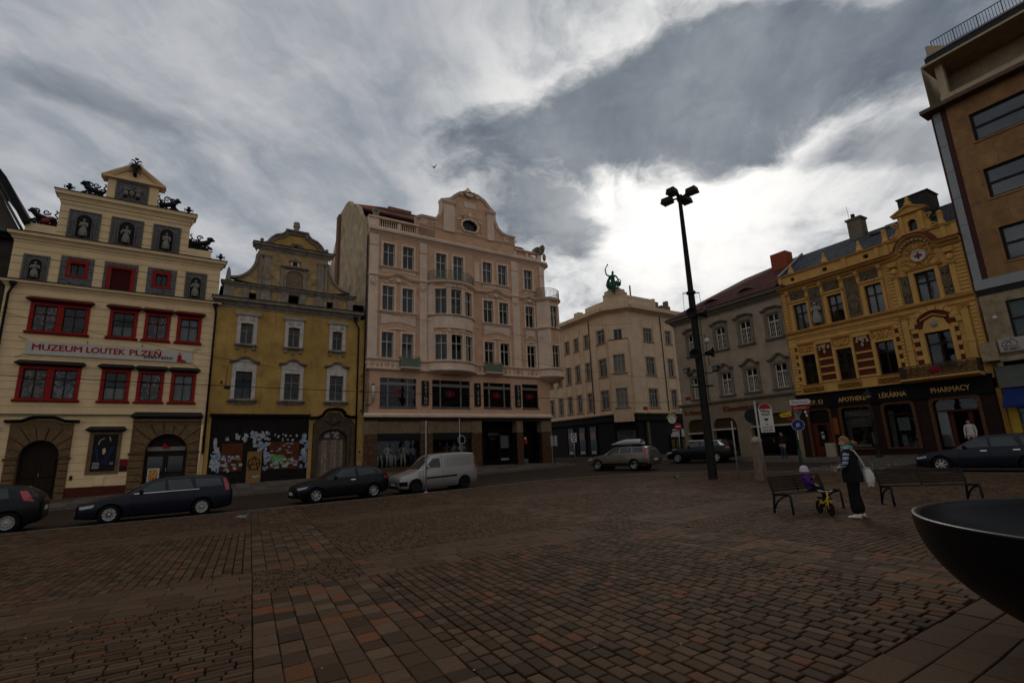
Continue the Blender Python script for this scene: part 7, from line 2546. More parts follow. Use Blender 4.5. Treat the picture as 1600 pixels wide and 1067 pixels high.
 for x in(5.5,7.4):
  o = put(F_r,'shop_window',MB().prism([rect(x,x+1.75,0.7,3.6),rect(x+.05,x+1.7,0.75,3.55)[::-1]],0.2,0.34),M_IRON)
  child(o,'poster',MB().box(x+0.05,x+1.7,0.26,0.28,2.6,3.5),mat('pale_panel',(0.40,0.39,0.38),0.7,0.08))
  child(o,'poster',MB().box(x+0.1,x+1.65,0.26,0.28,0.75,1.2),mat('pale_panel'))
  child(o,'poster',MB().box(x+0.15,x+0.7,0.26,0.28,1.4,2.3).box(x+0.95,x+1.5,0.26,0.28,1.4,2.3),mat('amber_poster',(0.10,0.055,0.02),0.7,0.4,8))
  child(o,'mark',MB().box(x+0.75,x+0.95,0.25,0.26,0.9,1.05),mat('banner_red_print'))
 put(F_ch,'entrance',MB().box(0.3,wch-0.3,0.2,0.34,0.5,3.4),mat('dark_pane'))
 sgn = put(F_ch,'door_sign',MB().box(0.6,wch-0.6,0.1,0.14,3.0,3.5),mat('dim_sign',(0.05,0.045,0.04),0.7,0.2))
 put(F_r,'column',MB().box(1.7,2.05,0.1,0.34,0.5,4.3),mat('olive_pillar',(0.11,0.10,0.06),0.7,0.2))
 put(F_r,'street_plate',MB().box(1.15,1.85,-0.03,0.0,5.62,6.0),mat('plate_red'))
 return B
corner_house()
# jeweller's clock on a bracket at the corner of the grey house
def street_clock():
 k = thing('street_clock','round white clock with gilt crown hanging from a black iron bracket','clock',(35.1,28.96,3.8),radians(-50.7))
 rot = Matrix.Rotation(pi/2,4,'X')
 child(k,'case',MB().lathe([(0,0.06),(0.32,0.06),(0.37,0.03),(0.38,0.0),(0.37,-0.03),(0.32,-0.06),(0,-0.06)],28).tf(rot),M_IRON)
 child(k,'face',MB().lathe([(0,0.0),(0.33,0.0),(0.33,0.01),(0,0.01)],28).tf(Matrix.Translation((0,-0.065,0))@rot),mat('clock_face',(0.55,0.54,0.50),0.4,0))
 h = MB().box(-0.016,0.016,-0.09,-0.082,-0.22,0.05).add([(-0.02,-0.09,0.0),(0.015,-0.09,-0.02),(-0.08,-0.09,0.17),(-0.11,-0.09,0.15)],[(0,1,2,3)])
 for i in range(12):
  a = i*pi/6
  h.ell((0.28*sin(a),-0.08,0.28*cos(a)),(0.018,0.006,0.018),6,4)
 child(k,'hands',h,M_IRON)
 child(k,'crown',MB().tube([(0.42*cos(radians(a)),0,0.42*sin(radians(a)))for a in range(15,166,10)],0.055,6),mat('gilt_metal',(0.55,0.42,0.16),0.35,0.1,metal=0.6))
 child(k,'bracket',MB().tube([(0,0,0.4),(0,0,0.62)],0.025,6).tube([(0,0.0,0.62),(0.5,0.38,0.7),(0.96,0.76,0.68)],0.035,6).tube([(0.96,0.76,0.3),(0.6,0.45,0.42),(0,0,0.62)],0.022,6),M_IRON)
street_clock()
# ================================================================== vehicles
def catmull(tab,n):
 """resample control rows (x, a, b, ...) smoothly"""
 out =[]
 k = len(tab)
 for i in range(k-1):
  p0,p1,p2,p3 = tab[max(0,i-1)],tab[i],tab[i+1],tab[min(k-1,i+2)]
  for j in range(n):
   t = j/n
   row =[]
   for a,b,c,d in zip(p0,p1,p2,p3):
    v = 0.5*((2*b)+(-a+c)*t+(2*a-5*b+4*c-d)*t*t+(-a+3*b-3*c+d)*t**3)
    lo,hi = min(b,c),max(b,c)
    row.append(max(lo,min(hi,v)))
   out.append(tuple(row))
 out.append(tab[-1])
 return out
class Shape:
 """car skin: rows (x, bottom z, belt z, roof z, half width at belt, half width at roof)"""
 def __init__(s,rows,n=5):
  s.rows = catmull(rows,n)
 def at(s,x):
  r = s.rows
  if x<=r[0][0]:
   return r[0]
  for a,b in zip(r[:-1],r[1:]):
   if x<=b[0]:
    f =(x-a[0])/max(1e-6,b[0]-a[0])
    return tuple(p+(q-p)*f for p,q in zip(a,b))
  return r[-1]
 def half(s,row):
  x,zb,zs,zr,w,wr = row
  h = zs-zb
  up = zr-zs
  k = min(1,up/0.25)
  p =[(0,zb),(w*0.86,zb),(w*0.965,zb+0.10*h),(w*1.0,zb+0.34*h),(w*1.005,zb+0.62*h),(w*0.985,zb+0.86*h),(w*0.955,zs)]
  # greenhouse (or bonnet where it has no height)
  g =[(w*0.93+(wr+0.02-w*0.93)*0.03,zs+0.02*up+0.012*(1-k)),(wr+(w*0.93-wr)*0.5*k+(w*0.82-wr)*(1-k)*0.5,zs+up*0.5+0.02*(1-k)),(wr,zs+up*0.90+0.028*(1-k)),(wr*0.90,zs+up*0.975+0.034*(1-k)),(wr*0.6,zr+0.038*(1-k)+0.012),(0,zr+0.042*(1-k)+0.02)]
  return p+g
 def side_y(s,x,z):
  pts = s.half(s.at(x))[1:-2]
  for(y0,z0),(y1,z1)in zip(pts[:-1],pts[1:]):
   if z0<=z<=z1:
    return y0+(y1-y0)*(z-z0)/max(1e-6,z1-z0)
  return pts[-1][0]if z>pts[-1][1]else pts[0][0]
 def mesh(s):
  mb = MB()
  m = None
  for row in s.rows:
   hf = s.half(row)
   ring =[(row[0],-y,z)for y,z in hf]+[(row[0],y,z)for y,z in hf[-2:0:-1]]
   m = len(ring)
   mb.v+=ring
  n = len(s.rows)
  for i in range(n-1):
   for j in range(m):
    a,b = i*m+j,i*m+(j+1)%m
    mb.f.append((a,a+m,b+m,b))
  mb.f.append(tuple(range(m)))
  mb.f.append(tuple((n-1)*m+j for j in range(m))[::-1])
  return mb
 def patch(s,outline_b,outline_t,off=0.006,nz=4,sides=(-1,1),nx=10):
  """panel lying on the side: bottom and top edges as (x,z) polylines"""
  mb = MB()
  def samp(pl,u):
   L =[0]
   for a,b in zip(pl[:-1],pl[1:]):
    L.append(L[-1]+hypot(b[0]-a[0],b[1]-a[1]))
   t = u*L[-1]
   for i in range(len(pl)-1):
    if t<=L[i+1]+1e-9:
     f =(t-L[i])/max(1e-9,L[i+1]-L[i])
     return(pl[i][0]+(pl[i+1][0]-pl[i][0])*f,pl[i][1]+(pl[i+1][1]-pl[i][1])*f)
   return pl[-1]
  for sd in sides:
   o = len(mb.v)
   for i in range(nx+1):
    b,t = samp(outline_b,i/nx),samp(outline_t,i/nx)
    for j in range(nz+1):
     x = b[0]+(t[0]-b[0])*j/nz
     z = b[1]+(t[1]-b[1])*j/nz
     mb.v.append((x,sd*(s.side_y(x,z)+off),z))
   for i in range(nx):
    for j in range(nz):
     a = o+i*(nz+1)+j
     q =(a,a+nz+1,a+nz+2,a+1)
     mb.f.append(q if sd<0 else q[::-1])
  return mb
 def across(s,xa,za,xb,zb,fa=0.88,fb=0.86,off=0.012,n=8,da=None):
  """screen across the car between two stations"""
  mb = MB()
  for x,z,f in((xa,za,fa),(xb,zb,fb)):
   w = s.side_y(x,z)*f
   for i in range(n+1):
    u = -1+2*i/n
    bul = 0.05*(1-u*u)
    sg = -1 if xa<xb else 1
    mb.v.append((x+sg*(off+bul*0.6),u*w,z+off+bul*0.3))
  for i in range(n):
   mb.f.append((i,i+1,n+2+i,n+1+i))
  return mb
def bake(o):
 dg = bpy.context.evaluated_depsgraph_get()
 me = bpy.data.meshes.new_from_object(o.evaluated_get(dg))
 o.modifiers.clear()
 old = o.data
 o.data = me
 bpy.data.meshes.remove(old)
M_TYRE = mat('tyre_rubber',(0.009,0.009,0.009),0.9,0.1,8,spec=0.1)
M_RIM = mat('alloy_rim',(0.42,0.43,0.44),0.3,0.05,metal=0.8)
M_STEEL = mat('black_steel_wheel',(0.016,0.016,0.017),0.5,0.05)
M_CGLASS = mat('car_glass',(0.022,0.030,0.030),0.08,0,spec=0.45)
M_TRIM = mat('black_plastic',(0.008,0.008,0.008),0.75,0.05,spec=0.1)
M_CHROME = mat('chrome',(0.6,0.6,0.6),0.15,0,metal=1)
M_RED = mat('tail_lamp_red',(0.32,0.012,0.016),0.2,0.05,spec=0.6)
M_LAMP = mat('headlamp_glass',(0.36,0.38,0.40),0.12,0.1,12,spec=0.7)
M_PLATE = mat('number_plate',(0.55,0.55,0.53),0.5,0.05)
TYRES ={}
def wheel(root,x,y,r,kind,near):
 sgn = -1 if near else 1
 key =(r,kind)
 if key not in TYRES:
  t = MB().lathe([(r*0.64,-0.09),(r*0.9,-0.10),(r,-0.07),(r,0.07),(r*0.9,0.10),(r*0.64,0.09)],28)
  t.tf(Matrix.Rotation(pi/2,4,'X'))
  rim = MB()
  rim.lathe([(r*0.66,0.085),(r*0.62,0.095),(r*0.57,0.08),(r*0.55,0.02)],28)
  ns ={'multi':18,'five':5,'seven':7,'cover':8,'steel':8}[kind]
  for i in range(ns):
   a = 2*pi*i/ns
   wv ={'multi':0.018,'five':0.05,'seven':0.03,'cover':0.06,'steel':0.06}[kind]
   d,p = Vector((cos(a),sin(a),0)),Vector((-sin(a),cos(a),0))
   A,Bv = d*(r*0.12),d*(r*0.60)
   vs =[A-p*wv,A+p*wv,Bv+p*wv*0.8,Bv-p*wv*0.8]
   rim.add([(v.x,v.y,0.075)for v in vs]+[(v.x,v.y,0.04)for v in vs],[(0,1,2,3),(0,4,5,1),(1,5,6,2),(2,6,7,3),(3,7,4,0)])
  rim.lathe([(0,0.09),(r*0.15,0.085),(r*0.18,0.04)],14)
  rim.tf(Matrix.Rotation(pi/2,4,'X'))
  dk = MB().lathe([(0,0.025),(r*0.63,0.025)],20).tf(Matrix.Rotation(pi/2,4,'X'))
  TYRES[key] =(t.mesh('tyre',True),rim.mesh('rim'),dk.mesh('brake_disc'))
 t,rim,dk = TYRES[key]
 w = child(root,'wheel',t,M_TYRE,(x,y,r))
 rm = child(w,'rim',rim,M_STEEL if kind=='steel' else M_RIM)
 dd = child(w,'brake_disc',dk,M_STEEL)
 if not near:
  w.rotation_euler =(0,0,pi)
 return w
def car(name,label,loc,heading,rows,wheels,r,rimkind,paint,wins,seams=(),group='cars on the streets round the square',ws=None,rs=None,lamps=None,tail=None,cat='car',handles=(),mirror=None,n=5,archr=None,sill=None,trims=()):
 """loc = middle of the near-side wheel contact line; heading = direction the bonnet points (radians)"""
 sh = Shape(rows,n)
 W = max(q[4]for q in rows)
 ax = Vector((-cos(heading),-sin(heading),0))
 ay = Vector((-ax.y,ax.x,0))
 xm =(wheels[0]+wheels[1])/2
 wb = wheels[1]-wheels[0]
 base = Vector(loc)+ay*(W-0.09)
 zf = gz(*(base-ax*wb/2).xy)-0.015
 zr = gz(*(base+ax*wb/2).xy)-0.015
 ax3 = Vector((ax.x,ax.y,(zr-zf)/wb)).normalized()
 az = ax3.cross(ay).normalized()
 M = Matrix((ax3,ay,az)).transposed().to_4x4()
 M.translation = Vector((base.x,base.y,(zf+zr)/2))-ax3*xm
 root = thing(name,label,cat,group=group)
 root.matrix_world = M
 body = child(root,'body',sh.mesh(),paint)
 # wheel arches
 cut = MB()
 for x in wheels:
  k = MB().lathe([(0.0,-W-0.2),(archr or r+0.055,-W-0.2),(archr or r+0.055,-W+0.42),(0.0,-W+0.42)],28)
  k.tf(Matrix.Translation((x,0,r))@Matrix.Rotation(-pi/2,4,'X'))
  cut.add(k.v,k.f)
  k = MB().lathe([(0.0,W-0.42),(archr or r+0.055,W-0.42),(archr or r+0.055,W+0.2),(0.0,W+0.2)],28)
  k.tf(Matrix.Translation((x,0,r))@Matrix.Rotation(-pi/2,4,'X'))
  cut.add(k.v,k.f)
 cm = cut.mesh('cutter')
 bmx = bmesh.new()
 bmx.from_mesh(cm)
 bmesh.ops.remove_doubles(bmx,verts=bmx.verts,dist=1e-4)
 bmesh.ops.recalc_face_normals(bmx,faces=bmx.faces)
 bmx.to_mesh(cm)
 bmx.free()
 co = bpy.data.objects.new('cutter',cm)
 COL.objects.link(co)
 co.matrix_world = M
 bmx = bmesh.new()
 bmx.from_mesh(body.data)
 bmesh.ops.recalc_face_normals(bmx,faces=bmx.faces)
 bmx.to_mesh(body.data)
 bmx.free()
 bpy.context.view_layer.update()
 md = body.modifiers.new('arches','BOOLEAN')
 md.object = co
 md.operation = 'DIFFERENCE'
 md.solver = 'EXACT'
 bake(body)
 bpy.data.objects.remove(co)
 body.data.polygons.foreach_set('use_smooth',[True]*len(body.data.polygons))
 try:
  body.data.set_sharp_from_angle(angle=radians(38))
 except Exception:
  pass
 for x in wheels:
  for sd in(-1,1):
   k = MB().lathe([(0.0,0.0),(r+0.06,0.0)],20)
   k.tf(Matrix.Translation((x,sd*(W-0.40),r))@Matrix.Rotation(pi/2,4,'X'))
   child(root,'wheel_housing',k,M_TRIM)
 for x in wheels:
  for near in(True,False):
   wheel(root,x,(-1 if near else 1)*(W-0.10),r,rimkind,near)
 for b,t in wins:
  for sd in(-1,1):
   child(root,'side_window',sh.patch(b,t,0.007,sides=(sd,)),M_CGLASS,smooth=True)
 if ws:
  child(root,'windscreen',sh.across(*ws),M_CGLASS,smooth=True)
 if rs:
  child(root,'rear_window',sh.across(*rs),M_CGLASS,smooth=True)
 if seams:
  for(xa,za,xb,zb)in seams:
   for sd in(-1,1):
    child(root,'door_seam',sh.patch([(xa-0.006,za),(xa+0.006,za)],[(xb-0.006,zb),(xb+0.006,zb)],0.004,6,nx=1,sides=(sd,)),M_TRIM)
 for b,t,m,nm in trims:
  for sd in(-1,1):
   child(root,nm,sh.patch(b,t,0.012,2,sides=(sd,)),m,smooth=True)
 for x,z in handles:
  for sd in(-1,1):
   child(root,'door_handle',sh.patch([(x,z),(x+0.2,z)],[(x,z+0.035),(x+0.2,z+0.035)],0.03,2,nx=4,sides=(sd,)),M_CHROME if paint.name.startswith(('black','dark'))else paint)
 if lamps:
  b,t = lamps
  x0 = rows[0][0]
  r0 = sh.at(x0+0.02)
  zl =(b[0][1]+t[0][1])/2
  for sd in(-1,1):
   f = sh.patch(b,t,0.012,3,sides=(sd,)).ell((b[0][0]+0.03,sd*(sh.side_y(b[0][0]+0.05,zl)-0.12),zl),(0.07,0.15,0.07),10,6)
   child(root,'headlight',f,M_LAMP,smooth=True)
  zc = r0[1]+0.28*(r0[2]-r0[1])
  child(root,'grille',MB().box(x0-0.012,x0+0.05,-0.42,0.42,zc,zc+0.14).box(x0-0.01,x0+0.05,-0.55,0.55,zc-0.16,zc-0.05),M_TRIM)
  child(root,'number_plate',MB().box(x0-0.03,x0-0.01,-0.26,0.26,zc-0.02,zc+0.09),M_PLATE)
 if tail:
  b,t = tail
  xe = rows[-1][0]
  zt0,zt1 = b[0][1],t[0][1]
  for sd in(-1,1):
   f = sh.patch(b,t,0.012,4,sides=(sd,))
   yy = sh.side_y(b[-1][0],(zt0+zt1)/2)
   ya,yb = sorted((sd*(yy-0.02),sd*(yy-0.2)))
   f.add([(b[-1][0]+0.012,ya,zt0),(b[-1][0]+0.012,yb,zt0),(t[-1][0]+0.012,yb,zt1),(t[-1][0]+0.012,ya,zt1)],[(0,1,2,3)])
   child(root,'tail_light',f,M_RED)
  rz = sh.at(xe-0.02)
  child(root,'number_plate',MB().box(xe+0.0,xe+0.025,-0.26,0.26,0.62,0.74),M_PLATE)
 if mirror:
  x,z = mirror
  for sd in(-1,1):
   child(root,'wing_mirror',MB().ell((x,sd*(sh.side_y(x,z)+0.11),z+0.03),(0.07,0.11,0.075),10,7),paint if 'silver' in paint.name or 'grey' in paint.name else M_TRIM,smooth=True)
 return root,sh
P_BLUE = mat('dark_blue_paint',(0.005,0.006,0.016),0.35,0,coat=0.12,spec=0.2)
P_BLACK = mat('black_paint',(0.004,0.004,0.005),0.35,0,coat=0.12,spec=0.2)
P_BLACK2 = mat('black_car_paint',(0.004,0.004,0.004),0.35,0,coat=0.12,spec=0.2)
P_SILVER = mat('silver_paint',(0.33,0.335,0.34),0.34,0.04,1,metal=0.55,coat=0.4)
P_GREY = mat('grey_brown_paint',(0.15,0.135,0.115),0.32,0.03,1,metal=0.5,coat=0.5)
P_BLUE2 = mat('dark_navy_paint',(0.005,0.007,0.016),0.35,0,coat=0.15,spec=0.2)
# rows: x, bottom, belt, roof, half width at belt, half width at roof
HATCH =[(0.0,0.36,0.58,0.58,0.52,0.42),(0.05,0.26,0.66,0.66,0.66,0.5),(0.25,0.2,0.74,0.74,0.78,0.55),(0.8,0.18,0.86,0.86,0.85,0.58),(1.15,0.18,0.92,0.93,0.86,0.6),(1.35,0.18,0.93,1.04,0.865,0.62),(1.75,0.18,0.94,1.30,0.87,0.60),(2.05,0.18,0.95,1.41,0.87,0.58),(2.6,0.18,0.97,1.44,0.87,0.58),(3.2,0.18,1.0,1.41,0.87,0.57),(3.65,0.2,1.04,1.33,0.86,0.55),(3.9,0.24,1.05,1.16,0.84,0.56),(4.05,0.28,0.98,1.0,0.80,0.6),(4.12,0.34,0.84,0.84,0.74,0.6)]
car('hatchback','black three door hatchback with bright spoked wheels ahead of the silver van',(6.2,23.45,0),radians(183),HATCH,(0.82,3.36),0.315,'seven',P_BLACK,[([(1.5,0.99),(2.55,1.01)],[(1.98,1.32),(2.5,1.36)]),([(2.68,1.015),(3.5,1.09)],[(2.64,1.355),(3.3,1.33)])],[(1.42,0.25,1.45,0.92),(2.62,0.24,2.6,0.97)],ws=(1.22,0.95,1.95,1.36),rs=(3.93,1.08,3.6,1.33,0.8,0.8),lamps=([(0.1,0.56),(0.42,0.64)],[(0.12,0.66),(0.5,0.72)]),tail=([(3.86,0.84),(4.02,0.82)],[(3.84,0.98),(3.98,0.97)]),handles=[(2.3,0.86)],mirror=(1.62,0.98),group='cars parked along the edge of the square')
ESTATE =[(0.0,0.34,0.56,0.56,0.50,0.4),(0.06,0.24,0.64,0.64,0.68,0.5),(0.3,0.19,0.71,0.71,0.80,0.55),(0.85,0.17,0.82,0.82,0.86,0.6),(1.25,0.17,0.88,0.89,0.87,0.62),(1.5,0.17,0.90,1.02,0.875,0.63),(1.95,0.17,0.92,1.30,0.875,0.61),(2.25,0.17,0.93,1.40,0.875,0.59),(2.9,0.17,0.95,1.44,0.875,0.59),(3.7,0.18,0.97,1.43,0.87,0.59),(4.2,0.2,0.98,1.39,0.865,0.58),(4.42,0.24,0.98,1.30,0.85,0.58),(4.56,0.27,0.94,1.02,0.82,0.6),(4.62,0.33,0.80,0.80,0.76,0.6)]
car('estate_car','dark blue estate car with chrome waistline parked before the arched museum door',(-0.62,22.65,0),radians(183),ESTATE,(0.92,3.62),0.31,'cover',P_BLUE,[([(1.62,0.96),(2.45,0.99)],[(2.1,1.29),(2.42,1.33)]),([(2.56,0.99),(3.32,1.0)],[(2.5,1.335),(3.2,1.34)]),([(3.42,1.03),(4.28,1.05)],[(3.34,1.34),(4.14,1.31)])],[(1.55,0.25,1.55,0.9),(2.5,0.2,2.48,0.93),(3.36,0.4,3.36,0.95)],ws=(1.3,0.92,2.12,1.36),rs=(4.50,1.06,4.3,1.36,0.8,0.8),lamps=([(0.12,0.52),(0.46,0.58)],[(0.14,0.62),(0.5,0.67)]),tail=([(4.36,0.86),(4.5,0.86)],[(4.28,1.28),(4.4,1.28)]),mirror=(1.75,0.96),trims=[([(1.55,0.925),(3.5,0.955)],[(1.55,0.945),(3.5,0.975)],M_CHROME,'waist_trim')],group='cars parked along the edge of the square')
P2 =[(a,b,c,d*1.02 if d>c+0.01 else d,e,f)for a,b,c,d,e,f in HATCH]
car('hatchback','black hatchback with tall red tail lights cut off by the left edge',(-5.75,22.4,0),radians(183),P2,(0.8,3.34),0.315,'multi',P_BLACK2,[([(1.5,1.0),(2.5,1.02)],[(1.98,1.34),(2.45,1.38)]),([(2.62,1.02),(3.3,1.06)],[(2.6,1.38),(3.2,1.36)])],[(1.42,0.25,1.45,0.92),(2.58,0.24,2.56,0.97)],ws=(1.22,0.95,1.95,1.38),rs=(3.96,1.08,3.62,1.36,0.8,0.8),lamps=([(0.1,0.56),(0.42,0.64)],[(0.12,0.66),(0.5,0.72)]),tail=([(3.66,0.96),(3.92,0.92)],[(3.5,1.26),(3.68,1.26)]),group='cars parked along the edge of the square')
VAN =[(0.0,0.34,0.62,0.62,0.50,0.4),(0.06,0.25,0.72,0.72,0.66,0.5),(0.25,0.2,0.82,0.82,0.76,0.56),(0.7,0.18,0.94,0.94,0.82,0.62),(1.0,0.18,1.02,1.04,0.83,0.66),(1.2,0.18,1.05,1.20,0.835,0.68),(1.6,0.18,1.07,1.58,0.84,0.68),(1.85,0.18,1.08,1.74,0.84,0.67),(2.3,0.18,1.1,1.80,0.84,0.68),(3.2,0.2,1.12,1.82,0.84,0.70),(4.0,0.22,1.13,1.79,0.84,0.70),(4.22,0.26,1.12,1.70,0.83,0.70),(4.31,0.30,1.08,1.2,0.81,0.7),(4.33,0.34,0.9,0.9,0.78,0.7)]
van,vsh = car('delivery_van','small silver delivery van parked behind the black hatchback',(10.95,23.75,0),radians(183),VAN,(0.83,3.55),0.315,'steel',P_SILVER,[([(1.32,1.12),(2.2,1.14)],[(1.78,1.56),(2.16,1.60)])],[(1.22,0.3,1.24,1.04),(2.3,0.25,2.28,1.72)],ws=(1.05,1.08,1.74,1.66),rs=(4.28,1.2,4.2,1.6,0.8,0.8),lamps=([(0.12,0.66),(0.5,0.76)],[(0.14,0.78),(0.6,0.88)]),tail=([(4.2,1.0),(4.29,1.0)],[(4.17,1.5),(4.24,1.5)]),cat='van',mirror=(1.48,1.16),handles=[(2.02,0.98)],trims=[([(1.35,0.62),(3.1,0.66)],[(1.35,0.70),(3.1,0.74)],M_TRIM,'rubbing_strip'),([(0.02,0.36),(0.4,0.34)],[(0.02,0.56),(0.4,0.56)],M_TRIM,'bumper')],group='cars parked along the edge of the square')
pan = vsh.patch([(2.42,1.16),(4.08,1.18)],[(2.42,1.60),(4.0,1.58)],0.008,3)
child(van,'load_panel',pan,mat('silver_panel_paint',(0.28,0.285,0.29),0.36,0.04,1,metal=0.5,coat=0.3),smooth=True)
VOLVO =[(0.0,0.42,0.66,0.66,0.52,0.42),(0.06,0.32,0.74,0.74,0.70,0.5),(0.3,0.27,0.82,0.82,0.84,0.58),(0.9,0.25,0.93,0.93,0.91,0.64),(1.35,0.25,0.99,1.0,0.925,0.68),(1.6,0.25,1.01,1.14,0.93,0.68),(2.05,0.25,1.03,1.44,0.93,0.66),(2.4,0.25,1.04,1.53,0.93,0.64),(3.1,0.25,1.06,1.56,0.93,0.64),(4.0,0.27,1.08,1.53,0.92,0.63),(4.45,0.3,1.09,1.46,0.91,0.62),(4.66,0.34,1.07,1.30,0.90,0.64),(4.78,0.37,0.98,1.02,0.87,0.64),(4.83,0.43,0.84,0.84,0.80,0.6)]
vol,vols = car('estate_car','grey brown raised estate car with pale roof box driving off the square',(24.25,25.0,0),atan2(0.97,-0.25),VOLVO,(0.96,3.72),0.35,'five',P_GREY,[([(1.72,1.07),(2.62,1.1)],[(2.22,1.42),(2.58,1.46)]),([(2.72,1.1),(3.55,1.12)],[(2.68,1.465),(3.48,1.46)]),([(3.65,1.12),(4.45,1.15)],[(3.58,1.46),(4.25,1.42)])],[(1.66,0.35,1.66,1.0),(2.66,0.3,2.66,1.04),(3.6,0.45,3.58,1.06)],ws=(1.42,1.02,2.22,1.48),rs=(4.72,1.14,4.5,1.44,0.8,0.8),lamps=([(0.12,0.6),(0.5,0.7)],[(0.14,0.74),(0.56,0.8)]),tail=([(4.5,0.92),(4.72,0.88)],[(4.36,1.42),(4.5,1.42)]),mirror=(1.85,1.06),handles=[(2.4,0.96),(3.35,0.98)],trims=[([(0.1,0.3),(4.7,0.36)],[(0.1,0.45),(4.7,0.5)],M_TRIM,'sill_cladding')])
# roof box: a thing carried by the car
bxm = MB()
n = 16
for i in range(n+1):
 u = i/n
 wv = 0.36*min(1,0.45+2.2*u)*(1 if u<0.9 else 1-(u-0.9)*1.5)
 hv = 0.34*min(1,0.12+1.9*u)*(1 if u<0.88 else 1-(u-0.88)*2)
 for y,z in((-wv,0.0),(-wv,hv*0.55),(-wv*0.8,hv*0.92),(0,hv),(wv*0.8,hv*0.92),(wv,hv*0.55),(wv,0.0)):
  bxm.v.append((1.75+2.3*u,y-0.12,1.66+z))
for i in range(n):
 for j in range(7):
  a,b = i*7+j,i*7+(j+1)%7
  bxm.f.append((a,b,b+7,a+7))
bxm.f+=[tuple(range(7)),tuple(n*7+j for j in range(7))[::-1]]
bx = put(None,'roof_box',bxm,mat('pale_roof_box',(0.36,0.38,0.40),0.3,0.03,coat=0.4),smooth=True)
bx.matrix_world = vol.matrix_world.copy()
tag(bx,'long pale grey roof box strapped on the grey brown estate car','roof box')
rk = MB().box(2.3,2.36,-0.62,0.62,1.58,1.62).box(3.4,3.46,-0.62,0.62,1.58,1.62).box(2.1,4.2,-0.62,-0.58,1.52,1.585).box(2.1,4.2,0.58,0.62,1.52,1.585).box(2.31,2.35,-0.4,0.2,1.61,1.665).box(3.41,3.45,-0.4,0.2,1.61,1.665)
child(vol,'roof_rack',rk,M_TRIM)
SUV =[(a,b,c*1.04,d*1.06 if d>c+0.01 else d*1.04,e,f)for a,b,c,d,e,f in VOLVO]
suv,suvs = car('suv','black estate car half hidden behind the tall lamp post',(31.35,24.0,0),atan2(0.95,-0.3),SUV,(0.95,3.75),0.36,'five',P_BLACK2,[([(1.72,1.12),(2.62,1.15)],[(2.22,1.49),(2.58,1.53)]),([(2.72,1.15),(3.55,1.17)],[(2.68,1.535),(3.4,1.52)]),([(3.65,1.18),(4.3,1.24)],[(3.52,1.52),(4.1,1.45)])],[(1.66,0.35,1.66,1.0),(2.66,0.3,2.66,1.04),(3.6,0.45,3.58,1.06)],ws=(1.42,1.06,2.22,1.56),rs=(4.72,1.2,4.48,1.5,0.8,0.8),lamps=([(0.12,0.62),(0.5,0.72)],[(0.14,0.76),(0.56,0.82)]),tail=([(4.45,0.98),(4.72,0.98)],[(4.45,1.12),(4.7,1.12)]),mirror=(1.85,1.1),trims=[([(1.7,1.575),(4.2,1.53)],[(1.9,1.60),(4.1,1.555)],M_CHROME,'window_trim'),([(4.1,1.2),(4.4,1.2)],[(3.9,1.50),(4.0,1.50)],M_CHROME,'window_trim')])
SEDAN =[(a*1.02,b,c,d,e,f)for a,b,c,d,e,f in ESTATE]
car('saloon_car','dark blue car with silver door handles cut off by the right edge',(26.45,6.9,0),radians(92),SEDAN,(0.94,3.62),0.32,'seven',P_BLUE2,[([(1.65,0.96),(2.5,0.99)],[(2.14,1.29),(2.46,1.33)]),([(2.6,0.99),(3.38,1.0)],[(2.54,1.335),(3.2,1.34)]),([(3.5,1.03),(4.3,1.05)],[(3.4,1.34),(4.14,1.31)])],[(1.58,0.25,1.58,0.9),(2.54,0.2,2.52,0.93)],ws=(1.32,0.92,2.15,1.36),rs=(4.55,1.06,4.38,1.36,0.8,0.8),lamps=([(0.12,0.52),(0.46,0.58)],[(0.14,0.62),(0.5,0.67)]),tail=([(4.4,0.8),(4.6,0.8)],[(4.4,0.94),(4.58,0.94)]),handles=[(2.25,0.82),(3.2,0.84)],mirror=(1.78,0.96))
